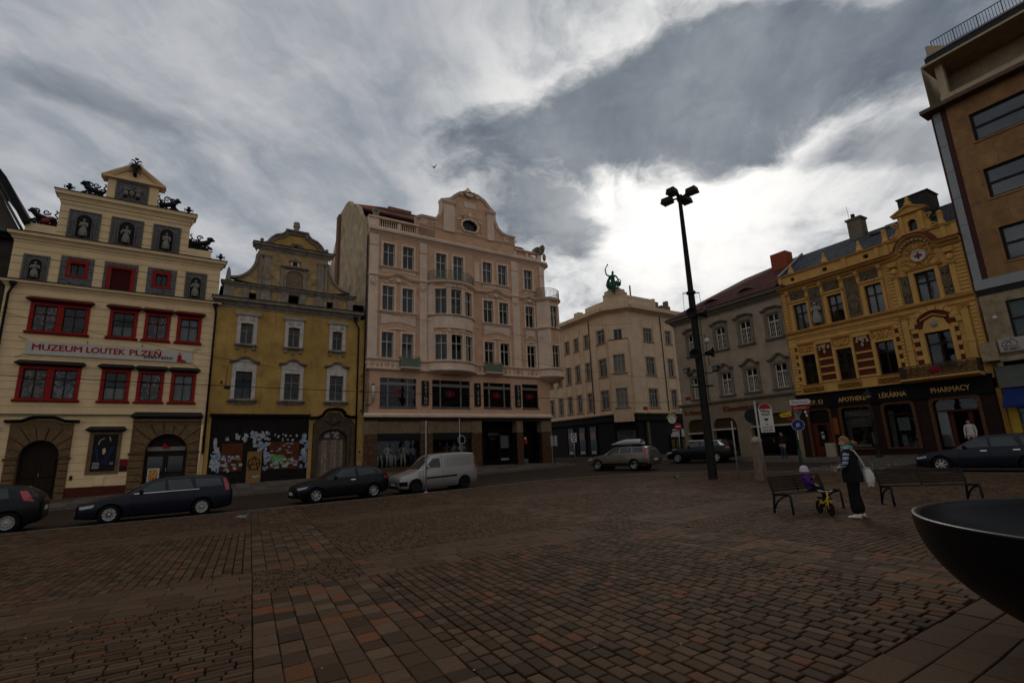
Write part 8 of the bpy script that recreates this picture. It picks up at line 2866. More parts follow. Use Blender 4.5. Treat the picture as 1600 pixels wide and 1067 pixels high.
# ================================================================== street furniture
def lamp_mast():
 T = thing('lamp_mast','tall dark octagonal lamp mast with four box lamps and loudspeakers','lamp post',(21.0,15.3,gz(21,15.3)))
 dk = mat('dark_green_grey_steel',(0.016,0.017,0.016),0.7,0.2,3)
 mb = MB()
 prof =[(0.0,0.215),(4.0,0.19),(9.0,0.165),(9.02,0.145),(11.6,0.125),(14.4,0.10)]
 o = 0
 for z,r in prof:
  mb.v+=[(r*cos(pi/8+k*pi/4),r*sin(pi/8+k*pi/4),z)for k in range(8)]
 for j in range(len(prof)-1):
  for k in range(8):
   mb.f.append((j*8+k,j*8+(k+1)%8,(j+1)*8+(k+1)%8,(j+1)*8+k))
 mb.f.append(tuple((len(prof)-1)*8+k for k in range(8)))
 child(T,'mast',mb,dk)
 child(T,'hub',MB().lathe([(0.12,14.2),(0.16,14.3),(0.16,14.55),(0,14.6)],10),dk)
 for k in range(4):
  a = radians(10+90*k)
  d = Vector((cos(a),sin(a),0))
  p = Vector((-sin(a),cos(a),0))
  child(T,'arm',MB().tube([tuple(d*0.1+Vector((0,0,14.42))),tuple(d*0.55+Vector((0,0,14.5)))],0.05,6),dk)
  vs =[]
  for t,w,z in((0.42,0.22,14.38),(1.0,0.26,14.38),(0.45,0.17,14.68),(0.95,0.2,14.68)):
   for s in(-1,1):
    q = d*t+p*(w*s)
    vs.append((q.x,q.y,z))
  h = MB().add(vs,[(0,2,3,1),(4,5,7,6),(0,1,5,4),(2,6,7,3),(0,4,6,2),(1,3,7,5)])
  hd = child(T,'lamp_head',h,dk)
  g =[d*0.48+p*0.16,d*0.94+p*0.2,d*0.94-p*0.2,d*0.48-p*0.16]
  child(hd,'lens',MB().add([(v.x,v.y,14.374)for v in g],[(3,2,1,0)]),mat('grey_lens',(0.12,0.12,0.11),0.3,0))
 vr = Vector((CAM_R.x,CAM_R.y,0)).normalized()
 vf = Vector((CAM_F.x,CAM_F.y,0)).normalized()
 def speaker(z,side,out,aim):
  c = vr*side*out-vf*0.1
  n =(vr*aim[0]-vf*aim[1]).normalized()
  mb = MB().lathe([(0.05,-0.25),(0.10,-0.2),(0.12,-0.05),(0.24,0.12),(0.26,0.16),(0.22,0.14),(0.06,-0.05),(0,-0.05)],16)
  q = n.to_track_quat('Z','Y').to_matrix().to_4x4()
  mb.tf(Matrix.Translation((c.x,c.y,z))@q)
  s = child(T,'loudspeaker',mb,M_IRON,smooth=True)
  child(s,'bracket',MB().tube([(0,0,z-0.05),tuple(c*0.9+Vector((0,0,z-0.12)))],0.03,5),M_IRON)
 speaker(8.05,-1,0.12,(-0.5,1))
 speaker(8.0,1,0.45,(1,0.5))
 speaker(5.95,-1,0.2,(-0.4,1))
 speaker(6.0,1,0.55,(0.9,0.6))
 def camera_box(z,side,out):
  c = vr*side*out-vf*0.15
  n = -vf
  mb = MB().box(-0.1,0.1,-0.28,0.22,-0.1,0.1).box(-0.12,0.12,-0.36,0.24,0.1,0.125)
  a = atan2(n.x,-n.y)
  mb.tf(Matrix.Translation((c.x,c.y,z))@Matrix.Rotation(a,4,'Z'))
  s = child(T,'camera_box',mb,mat('grey_camera_case',(0.17,0.17,0.16),0.5,0.1))
  ln = MB().lathe([(0.085,0.0),(0.085,0.02),(0.0,0.02)],14).lathe([(0.05,0.02),(0.035,0.03),(0,0.03)],12)
  ln.tf(Matrix.Translation((c.x,c.y,z))@Matrix.Rotation(a,4,'Z')@Matrix.Translation((0,-0.28,0))@Matrix.Rotation(pi/2,4,'X'))
  child(s,'lens',ln,M_IRON)
  child(s,'bracket',MB().tube([(0,0,z-0.2),tuple(c*0.6+Vector((0,0,z-0.22))),tuple(c+Vector((0,0,z-0.1)))],0.028,5),M_IRON)
 camera_box(5.12,-1,0.72)
 camera_box(5.2,1,0.72)
 dm = child(T,'dome_camera',MB().ell(tuple(vr*0.5+Vector((0,0,6.62))),0.13,12,8),mat('opal_glass'),smooth=True)
 child(dm,'bracket',MB().tube([(0,0,6.9),tuple(vr*0.42+Vector((0,0,6.95))),tuple(vr*0.45+Vector((0,0,6.2))),tuple(vr*0.5+Vector((0,0,5.4)))],0.02,5),M_IRON)
 b = MB()
 for s in(-1,1):
  b.tube([(0,0,9.15),tuple(vr*s*0.42+Vector((0,0,9.12)))],0.03,5).tube([tuple(vr*s*0.42+Vector((0,0,9.12))),tuple(vr*s*0.44+Vector((0,0,8.2)))],0.012,4)
  b.tube([(0,0,4.35),tuple(vr*s*0.55+Vector((0,0,4.38)))],0.05,5)
 b.lathe([(0.17,9.05),(0.23,9.08),(0.23,9.2),(0.15,9.22)],8).lathe([(0.2,7.85),(0.26,7.88),(0.26,8.02),(0.18,8.04)],8)
 child(T,'collar',b,M_IRON)
lamp_mast()
def stone_pillar():
 x,y = 21.0,12.9
 T = thing('stone_pillar','round brown stone pillar with pale domed cap near the lamp mast','pillar',(x,y,gz(x,y)))
 st = mat('pillar_stone',(0.15,0.11,0.08),0.9,0.25,6,0.3,30,streak=0.3)
 child(T,'shaft',MB().lathe([(0.27,0),(0.25,0.06),(0.21,1.62),(0.21,1.62)],22),st,smooth=True)
 child(T,'cap',MB().lathe([(0.225,1.6),(0.23,1.64),(0.22,1.7),(0.17,1.78),(0.09,1.83),(0,1.85)],22),mat('pale_cap_stone',(0.30,0.27,0.22),0.9,0.15,8),smooth=True)
stone_pillar()
def face_cam(x,y):
 """rotation so that local -y looks at the camera"""
 return atan2(-x,y)if False else atan2(y,x)-pi/2
M_POLE = mat('galvanised_pole',(0.30,0.31,0.31),0.45,0.1,4,metal=0.5)
M_SIGNW = mat('sign_white',(0.50,0.49,0.47),0.5,0.05)
M_SIGNK = mat('sign_black',(0.015,0.015,0.016),0.5,0)
M_SIGNR = mat('sign_red',(0.26,0.02,0.02),0.5,0.05)
def disc(r,th=0.02,n=24):
 return MB().lathe([(0,-th/2),(r,-th/2),(r,th/2),(0,th/2)],n).tf(Matrix.Rotation(pi/2,4,'X'))
def signs():
# grey post with the parking-zone plate
 x,y = 20.45,12.4
 T = thing('sign_post','grey post with white plate topped by a red arch beside the pillar','sign',(x,y,gz(x,y)),face_cam(x,y))
 child(T,'post',MB().tube([(0,0,0),(0,0,3.35)],0.045,10),M_POLE,smooth=True)
 pl =[(0.1,2.0),(0.62,2.0),(0.62,2.95)]+arc(0.36,2.95,0.26,0,180,10)[1:-1]+[(0.1,2.95)]
 s = child(T,'plate',MB().prism(pl,-0.06,-0.045),M_SIGNW)
 child(s,'red_arch',MB().prism([(0.13,2.97),(0.59,2.97)]+arc(0.36,2.97,0.23,0,180,10)[1:-1],-0.066,-0.06),M_SIGNR)
 text(Ctx(s),'Město',0.14,M_SIGNK,(0.36,-0.064,2.84),align='CENTER',bold=0.004,extrude=0.001)
 text(Ctx(s),'Plzeň',0.14,M_SIGNK,(0.36,-0.064,2.70),align='CENTER',bold=0.004,extrude=0.001)
 child(s,'arrow',MB().prism([(0.25,2.58),(0.36,2.45),(0.47,2.58)][::-1],-0.065,-0.06),M_SIGNK)
 for i,w in enumerate(('Po','mimo nás','vjezd dále')):
  text(Ctx(s),w,0.1,M_SIGNK,(0.36,-0.064,2.3-i*0.12),align='CENTER',bold=0.002,extrude=0.001)
 child(T,'sign_back',disc(0.32).tf(Matrix.Translation((-0.15,0.07,2.72))),M_SIGNK)
 x,y = 20.9,13.9
 T = thing('slim_post','thin grey post standing just behind the brown stone pillar','post',(x,y,gz(x,y)),face_cam(x,y))
 child(T,'post',MB().tube([(0,0,0),(0,0,2.6)],0.03,8),M_POLE,smooth=True)
 child(T,'cap',MB().ell((0,0,2.6),(0.035,0.035,0.03),8,5),M_SIGNK)
 # green post with arrow signs
 x,y = 29.65,15.7
 T = thing('arrow_sign_post','dark green post carrying arrow signs and a blue round sign','sign',(x,y,gz(x,y)),face_cam(x,y))
 gp = mat('dark_green_post',(0.02,0.045,0.035),0.5,0.1)
 child(T,'post',MB().tube([(0,0,0),(0,0,3.75)],0.055,10).lathe([(0.09,0),(0.09,0.9),(0.06,0.95)],12),gp,smooth=True)
 child(T,'stickers',MB().tube([(0.06,-0.05,1.5),(0.07,-0.05,2.2)],0.03,6),M_SIGNW)
 a = child(T,'arrow_sign',MB().prism([(-0.1,3.45),(0.85,3.45),(1.0,3.6),(0.85,3.75),(-0.1,3.75)],-0.08,-0.065),M_SIGNW)
 text(Ctx(a),'Městské informace',0.15,M_SIGNK,(0.0,-0.084,3.55),fit=0.8,extrude=0.001)
 a = child(T,'arrow_sign',MB().prism([(-0.05,3.16),(0.78,3.16),(0.9,3.28),(0.78,3.40),(-0.05,3.40)],-0.08,-0.065),M_SIGNR)
 text(Ctx(a),'Informace',0.15,M_SIGNW,(0.05,-0.084,3.23),fit=0.62,extrude=0.001)
 a = child(T,'arrow_sign',MB().prism([(-0.1,2.82),(-0.1,3.1),(-0.62,3.02),(-0.74,2.92),(-0.62,2.78)][::-1],-0.08,-0.065),mat('sign_yellow',(0.50,0.33,0.02),0.5,0.05))
 text(Ctx(a),'Hotel',0.15,M_SIGNK,(-0.56,-0.084,2.86),fit=0.38,extrude=0.001)
 child(T,'small_sign',MB().prism([(-0.35,2.62),(-0.35,2.75),(0.0,2.68),(0.0,2.56)],-0.08,-0.07),M_SIGNR)
 b = child(T,'round_sign',disc(0.33).tf(Matrix.Translation((0.15,-0.09,2.3))),mat('sign_blue',(0.012,0.03,0.14),0.45,0.05))
 child(b,'rim',MB().tube([(0.15+0.32*cos(q),-0.105,2.3+0.32*sin(q))for q in[k*2*pi/24 for k in range(25)]],0.012,4),M_SIGNW)
 text(Ctx(b),'JE',0.26,M_SIGNW,(0.15,-0.104,2.22),align='CENTER',bold=0.006,extrude=0.001)
 child(T,'wedge_back',MB().prism([(0.05,3.12),(0.5,3.12),(0.28,2.72)][::-1],-0.04,-0.03),mat('sign_back_grey',(0.10,0.10,0.10),0.5,0.1,metal=0.3))
 child(T,'lamp_cluster',MB().ell((0.62,-0.05,3.0),(0.07,0.07,0.1),8,6).ell((0.66,-0.05,2.8),(0.06,0.06,0.08),8,6),M_SIGNW,smooth=True)
 # pole in front of the van
 x,y = 9.95,23.25
 T = thing('parking_sign_post','thin grey post with edge-on plate in front of the silver van','sign',(x,y,gz(x,y)),0)
 child(T,'post',MB().tube([(0,0,0),(0,0,3.4)],0.035,8).lathe([(0.12,0),(0.12,0.02),(0.04,0.06)],10),M_POLE,smooth=True)
 child(T,'plate',MB().box(0.04,0.07,-0.05,0.55,2.45,3.35).box(0.04,0.07,-0.02,0.45,1.6,2.35).tf(Matrix.Rotation(radians(-22),4,'Z')),M_SIGNK)
 x,y = 16.95,33.4
 T = thing('parking_sign_post','thin grey post with two stacked plates behind the silver van','sign',(x,y,gz(x,y)+0.1),0)
 child(T,'post',MB().tube([(0,0,0),(0,0,4.0)],0.04,8),M_POLE,smooth=True)
 child(T,'plate',MB().box(0.05,0.08,-0.05,0.7,2.9,4.0).box(0.05,0.08,0.0,0.6,2.2,2.8).tf(Matrix.Rotation(radians(-20),4,'Z')),M_SIGNK)
 child(T,'ring',MB().tube([(0.3*cos(q)+0.12,-0.05,2.45+0.3*sin(q))for q in[k*2*pi/18 for k in range(19)]],0.02,4),M_SIGNW)
 # signs before the far corner
 x,y = 27.6,33.2
 z0 = gz(x,y)+0.13
 T = thing('no_parking_sign','white rectangular sign with a dark ring on a post behind the roof box','sign',(x,y,z0),face_cam(x,y))
 child(T,'post',MB().tube([(0,0,0),(0,0,2.45)],0.04,8),M_POLE,smooth=True)
 s = child(T,'plate',MB().box(-0.22,0.22,-0.06,-0.045,1.75,2.5),M_SIGNW)
 child(s,'ring',MB().tube([(0.13*cos(q),-0.065,2.2+0.13*sin(q))for q in[k*2*pi/18 for k in range(19)]],0.03,4),M_SIGNK)
 child(s,'print',MB().box(-0.15,0.15,-0.065,-0.06,2.4,2.46).box(-0.1,0.1,-0.065,-0.06,1.85,1.95),M_SIGNK)
 x,y = 26.0,33.9
 T = thing('notice_board','double grey notice board on a post by the pink corner','notice board',(x,y,gz(x,y)+0.2),face_cam(x,y))
 child(T,'post',MB().tube([(0,0,0),(0,0,2.0)],0.035,8),M_SIGNK,smooth=True)
 for s in(-1,1):
  child(T,'board',MB().box(min(s*0.03,s*0.27),max(s*0.03,s*0.27),-0.06,-0.04,1.45,2.3),mat('grey_board_print',(0.26,0.27,0.28),0.6,0.1,5))
 x,y = 33.6,27.2
 T = thing('no_entry_sign','red round no entry sign beside the clock at the grey house','sign',(x,y,gz(x,y)+0.1),face_cam(x,y))
 child(T,'post',MB().tube([(0,0,0),(0,0,2.9)],0.04,8),M_POLE,smooth=True)
 s = child(T,'round_sign',disc(0.3).tf(Matrix.Translation((0,-0.06,2.6))),M_SIGNR)
 child(s,'bar',MB().box(-0.2,0.2,-0.08,-0.07,2.55,2.65),M_SIGNW)
 child(T,'sign_back',disc(0.3).tf(Matrix.Translation((-0.75,0.03,2.25))),M_SIGNK)
 child(T,'sign_arm',MB().tube([(0,0,2.25),(-0.75,0.05,2.25)],0.03,5),M_SIGNK)
 # cast-iron lamp before the pharmacy
 x,y = 34.4,13.6
 T = thing('street_lamp','black cast iron street lamp standing before the pharmacy windows','street lamp',(x,y,gz(33,y)+0.12))
 child(T,'post',MB().lathe([(0.2,0),(0.2,0.12),(0.14,0.2),(0.13,0.8),(0.16,0.86),(0.09,0.95),(0.07,2.2),(0.10,2.25),(0.055,2.35),(0.05,3.55)],12),M_IRON,smooth=True)
 h = child(T,'lamp_shade',MB().lathe([(0.05,4.15),(0.08,4.05),(0.12,3.95),(0.33,3.78),(0.34,3.74),(0.3,3.74)],14),M_IRON,smooth=True)
 child(h,'globe',MB().ell((0,0,3.7),(0.15,0.15,0.13),12,8),mat('opal_glass'),smooth=True)
signs()
# ------------------------------------------------------------------ benches
def bench(loc,rz,L,label):
 """slatted bench: local x along the seat, local -y = front"""
 T = thing('park_bench',label,'bench',loc,rz,'slatted benches on the square')
 ir = mat('bench_iron',(0.016,0.016,0.017),0.5,0.1)
 wd = mat('bench_slat',(0.026,0.02,0.015),0.75,0.25,9,0.2)
 for x in(0.0,L):
  mb = MB()
  mb.tube([(x,0.28,0.8),(x,0.18,0.45),(x,0.24,0.0)],0.028,6)
  mb.tube([(x,-0.28,0.0),(x,-0.26,0.42),(x,-0.2,0.45),(x,0.18,0.42)],0.028,6)
  mb.tube([(x,0.2,0.12),(x,0.1,0.28),(x,-0.05,0.38),(x,-0.2,0.42)],0.022,6)
  child(T,'end_frame',mb,ir,smooth=True)
 for k in range(6):
  y = -0.24+k*0.078
  child(T,'seat_slat',MB().box(-0.04,L+0.04,y,y+0.055,0.45-0.012*k*0.3,0.475-0.012*k*0.3),wd)
 for k in range(6):
  z = 0.50+k*0.058
  y = 0.185+(z-0.45)*0.28
  child(T,'back_slat',MB().add([(-0.04,y-0.02,z),(L+0.04,y-0.02,z),(L+0.04,y+0.008,z-0.006),(-0.04,y+0.008,z-0.006),(-0.04,y-0.006,z+0.042),(L+0.04,y-0.006,z+0.042),(L+0.04,y+0.02,z+0.036),(-0.04,y+0.02,z+0.036)],[(0,3,2,1),(4,5,6,7),(0,1,5,4),(1,2,6,5),(2,3,7,6),(3,0,4,7)]),wd)
 child(T,'back_strap',MB().box(L/2-0.02,L/2+0.02,0.2,0.22,0.46,0.5).tube([(L/2,0.21,0.46),(L/2,0.31,0.83)],0.014,5),ir)
 return T
B1 = bench((12.05,6.98,gz(12.1,7)+0.002),radians(-10),1.75,'slatted bench on which the child in purple sits')
B2 = bench((14.75,5.85,gz(15,5.5)+0.002),radians(-41),1.95,'empty slatted bench between the woman and the black bowl')
# ------------------------------------------------------------------ black bowl
def bowl():
 T = thing('stone_bowl','huge polished black stone bowl at the right edge of the square','fountain bowl',(5.73,0.33,0.02))
 m = mat('polished_black_granite',(0.005,0.005,0.006),0.4,0.2,30,spec=0.16)
 R_,h = 1.66,1.0
 out =[(R_*sin(a),h-h*0.97*cos(a))for a in[radians(90*i/24)for i in range(25)]]
 out =[p for p in out if p[1]>0.06]
 prof =[(0.42,0.0),(0.45,0.05)]+out+[(R_+0.004,h+0.012),(R_-0.02,h+0.022),(R_-0.05,h+0.01)]
 inn =[((R_-0.06)*sin(a),h-0.62*cos(a))for a in[radians(90-90*i/18)for i in range(19)]]
 child(T,'body',MB().lathe(prof+inn,96),m,smooth=True)
bowl()
# ================================================================== people and animals
def skin_obj(root,name,joints,bones,rootj,mats,picker,sub=2):
 """continuous body grown over a skeleton; picker(co) -> material slot"""
 names = list(joints)
 me = bpy.data.meshes.new(name)
 me.from_pydata([joints[n][0]for n in names],[(names.index(a),names.index(b))for a,b in bones],[])
 o = bpy.data.objects.new(name,me)
 COL.objects.link(o)
 md = o.modifiers.new('skin','SKIN')
 lay = me.skin_vertices[0].data if me.skin_vertices else None
 if lay is None:
  bm = bmesh.new()
  bm.from_mesh(me)
  bm.verts.layers.skin.verify()
  bm.to_mesh(me)
  bm.free()
  lay = me.skin_vertices[0].data
 for i,n in enumerate(names):
  r = joints[n][1]
  lay[i].radius = r if isinstance(r,tuple)else(r,r)
  lay[i].use_root = n==rootj
 md.use_smooth_shade = True
 ss = o.modifiers.new('sub','SUBSURF')
 ss.levels = sub
 ss.render_levels = sub
 bpy.context.view_layer.update()
 bake(o)
 for m in mats:
  o.data.materials.append(m)
 for p in o.data.polygons:
  p.use_smooth = True
  p.material_index = picker(Vector(p.center))
 o.parent = root
 return o
def hand_bones(J,Bn,pfx,wrist,d,side,s=1.0,curl=0.5):
 """palm, four fingers and a thumb as short chains; d = pointing direction, side = thumb direction"""
 d = Vector(d).normalized()
 t = Vector(side).normalized()
 nrm = d.cross(t).normalized()
 w = Vector(wrist)
 palm = w+d*0.085*s
 J[pfx+'palm'] =(tuple(w+d*0.045*s),(0.022*s,0.036*s))
 Bn.append((pfx+'wrist',pfx+'palm'))
 for k,L in enumerate((0.062,0.072,0.068,0.052)):
  off = t*(0.027-0.018*k)*s
  a = palm+off
  b = a+(d*(1-0.35*curl)+nrm*0.55*curl).normalized()*L*0.55*s
  c = b+(d*(1-curl)+nrm*1.1*curl).normalized()*L*0.5*s
  for q,p,r in(('a',a,.0105),('b',b,.0088),('c',c,.0072)):
   J[f'{pfx}f{k}{q}'] =(tuple(p),r*s)
  Bn+=[(pfx+'palm',f'{pfx}f{k}a'),(f'{pfx}f{k}a',f'{pfx}f{k}b'),(f'{pfx}f{k}b',f'{pfx}f{k}c')]
 a = w+d*0.03*s+t*0.034*s
 b = a+(d*0.6+t*0.8).normalized()*0.032*s
 c = b+(d*0.9+t*0.3+nrm*0.3*curl).normalized()*0.028*s
 for q,p,r in(('a',a,.0115),('b',b,.0098),('c',c,.008)):
  J[f'{pfx}t{q}'] =(tuple(p),r*s)
 Bn+=[(pfx+'palm',pfx+'ta'),(pfx+'ta',pfx+'tb'),(pfx+'tb',pfx+'tc')]
def head_mesh(h,smile=False):
 """head with brow, nose, mouth, chin and ears; h = head height, origin at the chin base, faces +y"""
 mb = MB()
 nu,nv = 28,22
 vs =[]
 for j in range(nv+1):
  th = pi*j/nv
  for i in range(nu):
   ph = 2*pi*i/nu
   x,y,z = sin(th)*cos(ph),sin(th)*sin(ph),cos(th)
   w = 0.345 if z>0 else 0.345-0.10*(z*z)
   dep = 0.42 if y<0 else 0.40
   X,Y,Z = x*w,y*dep,z*0.5
   if y>0:
    f = max(0,y)*max(0,1-(x*2.6)**2)
    Y+=0.10*f*math.exp(-((z+0.18)/0.16)**2)
    Y-=0.035*max(0,y)*math.exp(-((z-0.05)/0.10)**2)*math.exp(-((abs(x)-0.38)/0.2)**2)*2
    Y+=0.03*f*math.exp(-((z+0.52)/0.07)**2)
    Y+=0.05*f*math.exp(-((z+0.82)/0.15)**2)
   vs.append((X*h,Y*h,(Z+0.5)*h))
 mb.v = vs
 for j in range(nv):
  for i in range(nu):
   i2 =(i+1)%nu
   mb.f.append((j*nu+i,(j+1)*nu+i,(j+1)*nu+i2,j*nu+i2))
 for s in(-1,1):
  mb.ell((s*0.335*h,-0.02*h,0.48*h),(0.035*h,0.06*h,0.10*h),8,6)
 return mb
M_SKIN = mat('skin',(0.42,0.25,0.18),0.6,0.05)
M_SHOE = mat('white_shoe',(0.55,0.55,0.53),0.6,0.05)
def add_head(root,pos,h,yaw,tilt,hair,hairfn=None,skin=None):
 M = Matrix.Translation(pos)@Matrix.Rotation(yaw,4,'Z')@Matrix.Rotation(tilt,4,'X')
 hd = child(root,'head',head_mesh(h).tf(M),skin or M_SKIN,smooth=True)
 e = MB()
 for s in(-1,1):
  e.ell((s*0.13*h,0.335*h,0.52*h),(0.045*h,0.03*h,0.026*h),8,6)
 child(hd,'eyes',e.tf(M),mat('eye_dark',(0.02,0.015,0.012),0.3,0),smooth=True)
 m_ = MB().ell((0,0.385*h,0.245*h),(0.09*h,0.02*h,0.022*h),10,5)
 child(hd,'mouth',m_.tf(M),mat('lips',(0.30,0.11,0.09),0.6,0),smooth=True)
 if hairfn:
  child(hd,'hair',hairfn(h).tf(M),hair,smooth=True)
 return hd
def short_hair(h):
 """cap of hair with a ragged lower edge"""
 mb = MB()
 nu,nv = 30,12
 for j in range(nv+1):
  for i in range(nu):
   ph = 2*pi*i/nu
   lim = 1.15 if sin(ph)>0.35 else 2.15+0.18*sin(i*2.7)
   lim = 1.45 if 0.0<sin(ph)<=0.35 else lim
   th = lim*j/nv
   b = 1.09+0.05*mnoise.noise(Vector((i*0.6,j*0.5,1.3)))
   mb.v.append((sin(th)*cos(ph)*0.36*h*b,sin(th)*sin(ph)*0.43*h*b,(cos(th)*0.53*b+0.5)*h))
 for j in range(nv):
  for i in range(nu):
   i2 =(i+1)%nu
   mb.f.append((j*nu+i,(j+1)*nu+i,(j+1)*nu+i2,j*nu+i2))
 return mb
def stand_person(name,label,loc,rz,H,cols,pose,hair,wide=1.0,flare=0.0,hairfn=short_hair,headyaw=0.0,skirt=None,group=None):
 """standing figure, local +y = forward; cols: torso, sleeve, trousers, shoe"""
 T = thing(name,label,'person',loc,rz,group)
 s = H/1.70
 J,Bn ={},[]
 def j(n,p,r):
  J[n] =(tuple(c*s for c in p),tuple(q*s for q in r)if isinstance(r,tuple)else r*s)
 W = wide
 j('pelvis',(0,0,0.93),(0.165*W,0.125*W))
 j('waist',(0,0.005,1.10),(0.155*W,0.115*W))
 j('chest',(0,0.0,1.28),(0.175*W,0.125*W))
 j('shoulder',(0,-0.01,1.40),(0.13*W,0.095))
 j('neck',(0,0.01,1.47),0.055)
 j('nape',(0,0.02,1.53),0.052)
 Bn+=[('pelvis','waist'),('waist','chest'),('chest','shoulder'),('shoulder','neck'),('neck','nape')]
 for sd,k in((-1,'l'),(1,'r')):
  el,wr = pose[k]
  j(k+'sh',(sd*0.185*W,-0.01,1.385),0.062*W)
  j(k+'elbow',el,0.05*W)
  j(k+'wrist',wr,0.03)
  Bn+=[('shoulder',k+'sh'),(k+'sh',k+'elbow'),(k+'elbow',k+'wrist')]
  d = Vector(wr)-Vector(el)
  hand_bones(J,Bn,k,Vector(wr)*s,d,Vector((-sd*0.6,0.8,0.1)),s)
  kn,an = pose[k+'leg']
  j(k+'hip',(sd*0.095,0,0.86),(0.105*W,0.11*W))
  j(k+'knee',kn,0.072+flare*0.4)
  j(k+'calf',tuple((a+b)/2 for a,b in zip(kn,an)),0.064+flare*0.8)
  j(k+'ankle',an,0.046+flare)
  Bn+=[('pelvis',k+'hip'),(k+'hip',k+'knee'),(k+'knee',k+'calf'),(k+'calf',k+'ankle')]
 torso,sleeve,trou,shoe = cols
 mats =[torso,sleeve,trou,M_SKIN]
 ends ={k:(Vector(J[k+'elbow'][0]),Vector(J[k+'wrist'][0]))for k in 'lr'}
 shp ={k:Vector(J[k+'sh'][0])for k in 'lr'}
 def seg(p,a,b):
  ab = b-a
  t = max(0,min(1,(p-a).dot(ab)/ab.length_squared))
  return(p-a-ab*t).length,t
 def pick(p):
  if p.z>1.455*s:
   return 3
  for k in 'lr':
   e,w = ends[k]
   d,t = seg(p,e,w)
   dd =(w-e).normalized()
   if(p-w).dot(dd)>0.0 and(p-w).length<0.22*s:
    return 3
   if d<0.075*s*W:
    return 1
   d,t = seg(p,shp[k],e)
   if d<0.08*s*W and t>0.12:
    return 1
  return 2 if p.z<0.86*s else 0
 skin_obj(T,'body',J,Bn,'pelvis',mats,pick)
 for sd,k in((-1,'l'),(1,'r')):
  a = Vector(J[k+'ankle'][0])
  sh = MB()
  n = 10
  for i in range(n+1):
   u = i/n
   y = a.y-0.07*s+0.25*s*u
   w = 0.043*s*(0.85+0.35*sin(pi*min(1,u*1.15)))
   h =(0.095-0.055*u**0.8)*s
   if i in(0,n):
    w*=0.6
    h*=0.7
   for q in range(8):
    an = 2*pi*q/8
    sh.v.append((a.x+sd*0.01+w*cos(an),y,max(0.004,h*0.5+h*0.5*sin(an)+0.004)))
  for i in range(n):
   for q in range(8):
    sh.f.append((i*8+q,i*8+(q+1)%8,(i+1)*8+(q+1)%8,(i+1)*8+q))
  sh.f+=[tuple(range(8)),tuple(n*8+q for q in range(8))[::-1]]
  child(T,'shoe',sh,shoe,smooth=True)
 hh = 0.235*s
 add_head(T,(0,0.035*s,1.475*s),hh,headyaw,radians(-4),hair,hairfn)
 return T,s
 # striped knit for the sleeves
M_STRIPE = bpy.data.materials.new('striped_knit')
M_STRIPE.use_nodes = True
_t = NT(M_STRIPE.node_tree)
_tc = _t.new('ShaderNodeTexCoord')
_w = _t.new('ShaderNodeTexWave',wave_type='BANDS',bands_direction='Z')
_w.inputs['Scale'].default_value = 3.4
_w.inputs['Distortion'].default_value = 0.0
_t.l.new(_tc.outputs['Object'],_w.inputs['Vector'])
_t.l.new(_t.ramp(_w.outputs[0],[(0.0,(.02,.025,.05)),(.36,(.02,.025,.05)),(.40,(.48,.48,.50)),(.72,(.48,.48,.50)),(.76,(.16,.2,.28)),(1,(.5,.49,.47))],'CONSTANT'),_t.n['Principled BSDF'].inputs['Base Color'])
_t.n['Principled BSDF'].inputs['Roughness'].default_value = 0.9
M_BLKC = mat('black_coat_cloth',(0.010,0.010,0.011),0.9,0.2,12)
M_BLKT = mat('black_trouser_cloth',(0.009,0.009,0.010),0.92,0.15,12)
wx,wy = 12.22,5.42
pose ={'l':((-0.30,0.02,1.12),(-0.20,0.20,1.02)),'r':((0.27,0.05,1.13),(0.16,0.25,1.06)),'lleg':((-0.10,0.02,0.48),(-0.115,0.0,0.07)),'rleg':((0.10,0.03,0.48),(0.12,-0.03,0.07))}
W_,ws_ = stand_person('person','standing person in black waistcoat and trousers with striped sleeves and white bag',(wx,wy,gz(wx,wy)+0.004),radians(10),1.69,(M_BLKC,M_STRIPE,M_BLKT,M_SHOE),pose,mat('light_brown_hair',(0.20,0.115,0.055),0.7,0.3,30),wide=1.12,flare=0.055,headyaw=radians(18))
# long waistcoat over the hips, scarf, hair tail
v = MB()
rings =[(1.43,.135,.10),(1.38,.19,.13),(1.28,.215,.155),(1.12,.21,.155),(0.98,.225,.175),(0.84,.235,.185),(0.74,.235,.185)]
n = 24
for z,a,b in rings:
 for i in range(n):
  an = 2*pi*i/n
  wv = 1+0.03*sin(i*2.3+z*9)
  v.v.append((a*cos(an)*wv,b*sin(an)*wv,z))
for j_ in range(len(rings)-1):
 for i in range(n):
  v.f.append((j_*n+i,(j_+1)*n+i,(j_+1)*n+(i+1)%n,j_*n+(i+1)%n))
child(W_,'waistcoat',v,M_BLKC,smooth=True)
child(W_,'scarf',MB().tube([(0.085*cos(a),0.01+0.085*sin(a),1.47+0.015*sin(a*2))for a in[k*2*pi/16 for k in range(17)]],0.036,7),mat('turquoise_scarf',(0.10,0.30,0.38),0.9,0.15,20),smooth=True)
child(W_,'hair_tail',MB().tube([(0.02,-0.09,1.58),(0.05,-0.15,1.54),(0.06,-0.15,1.47)],[0.045,0.05,0.02],8),mat('light_brown_hair'),smooth=True)
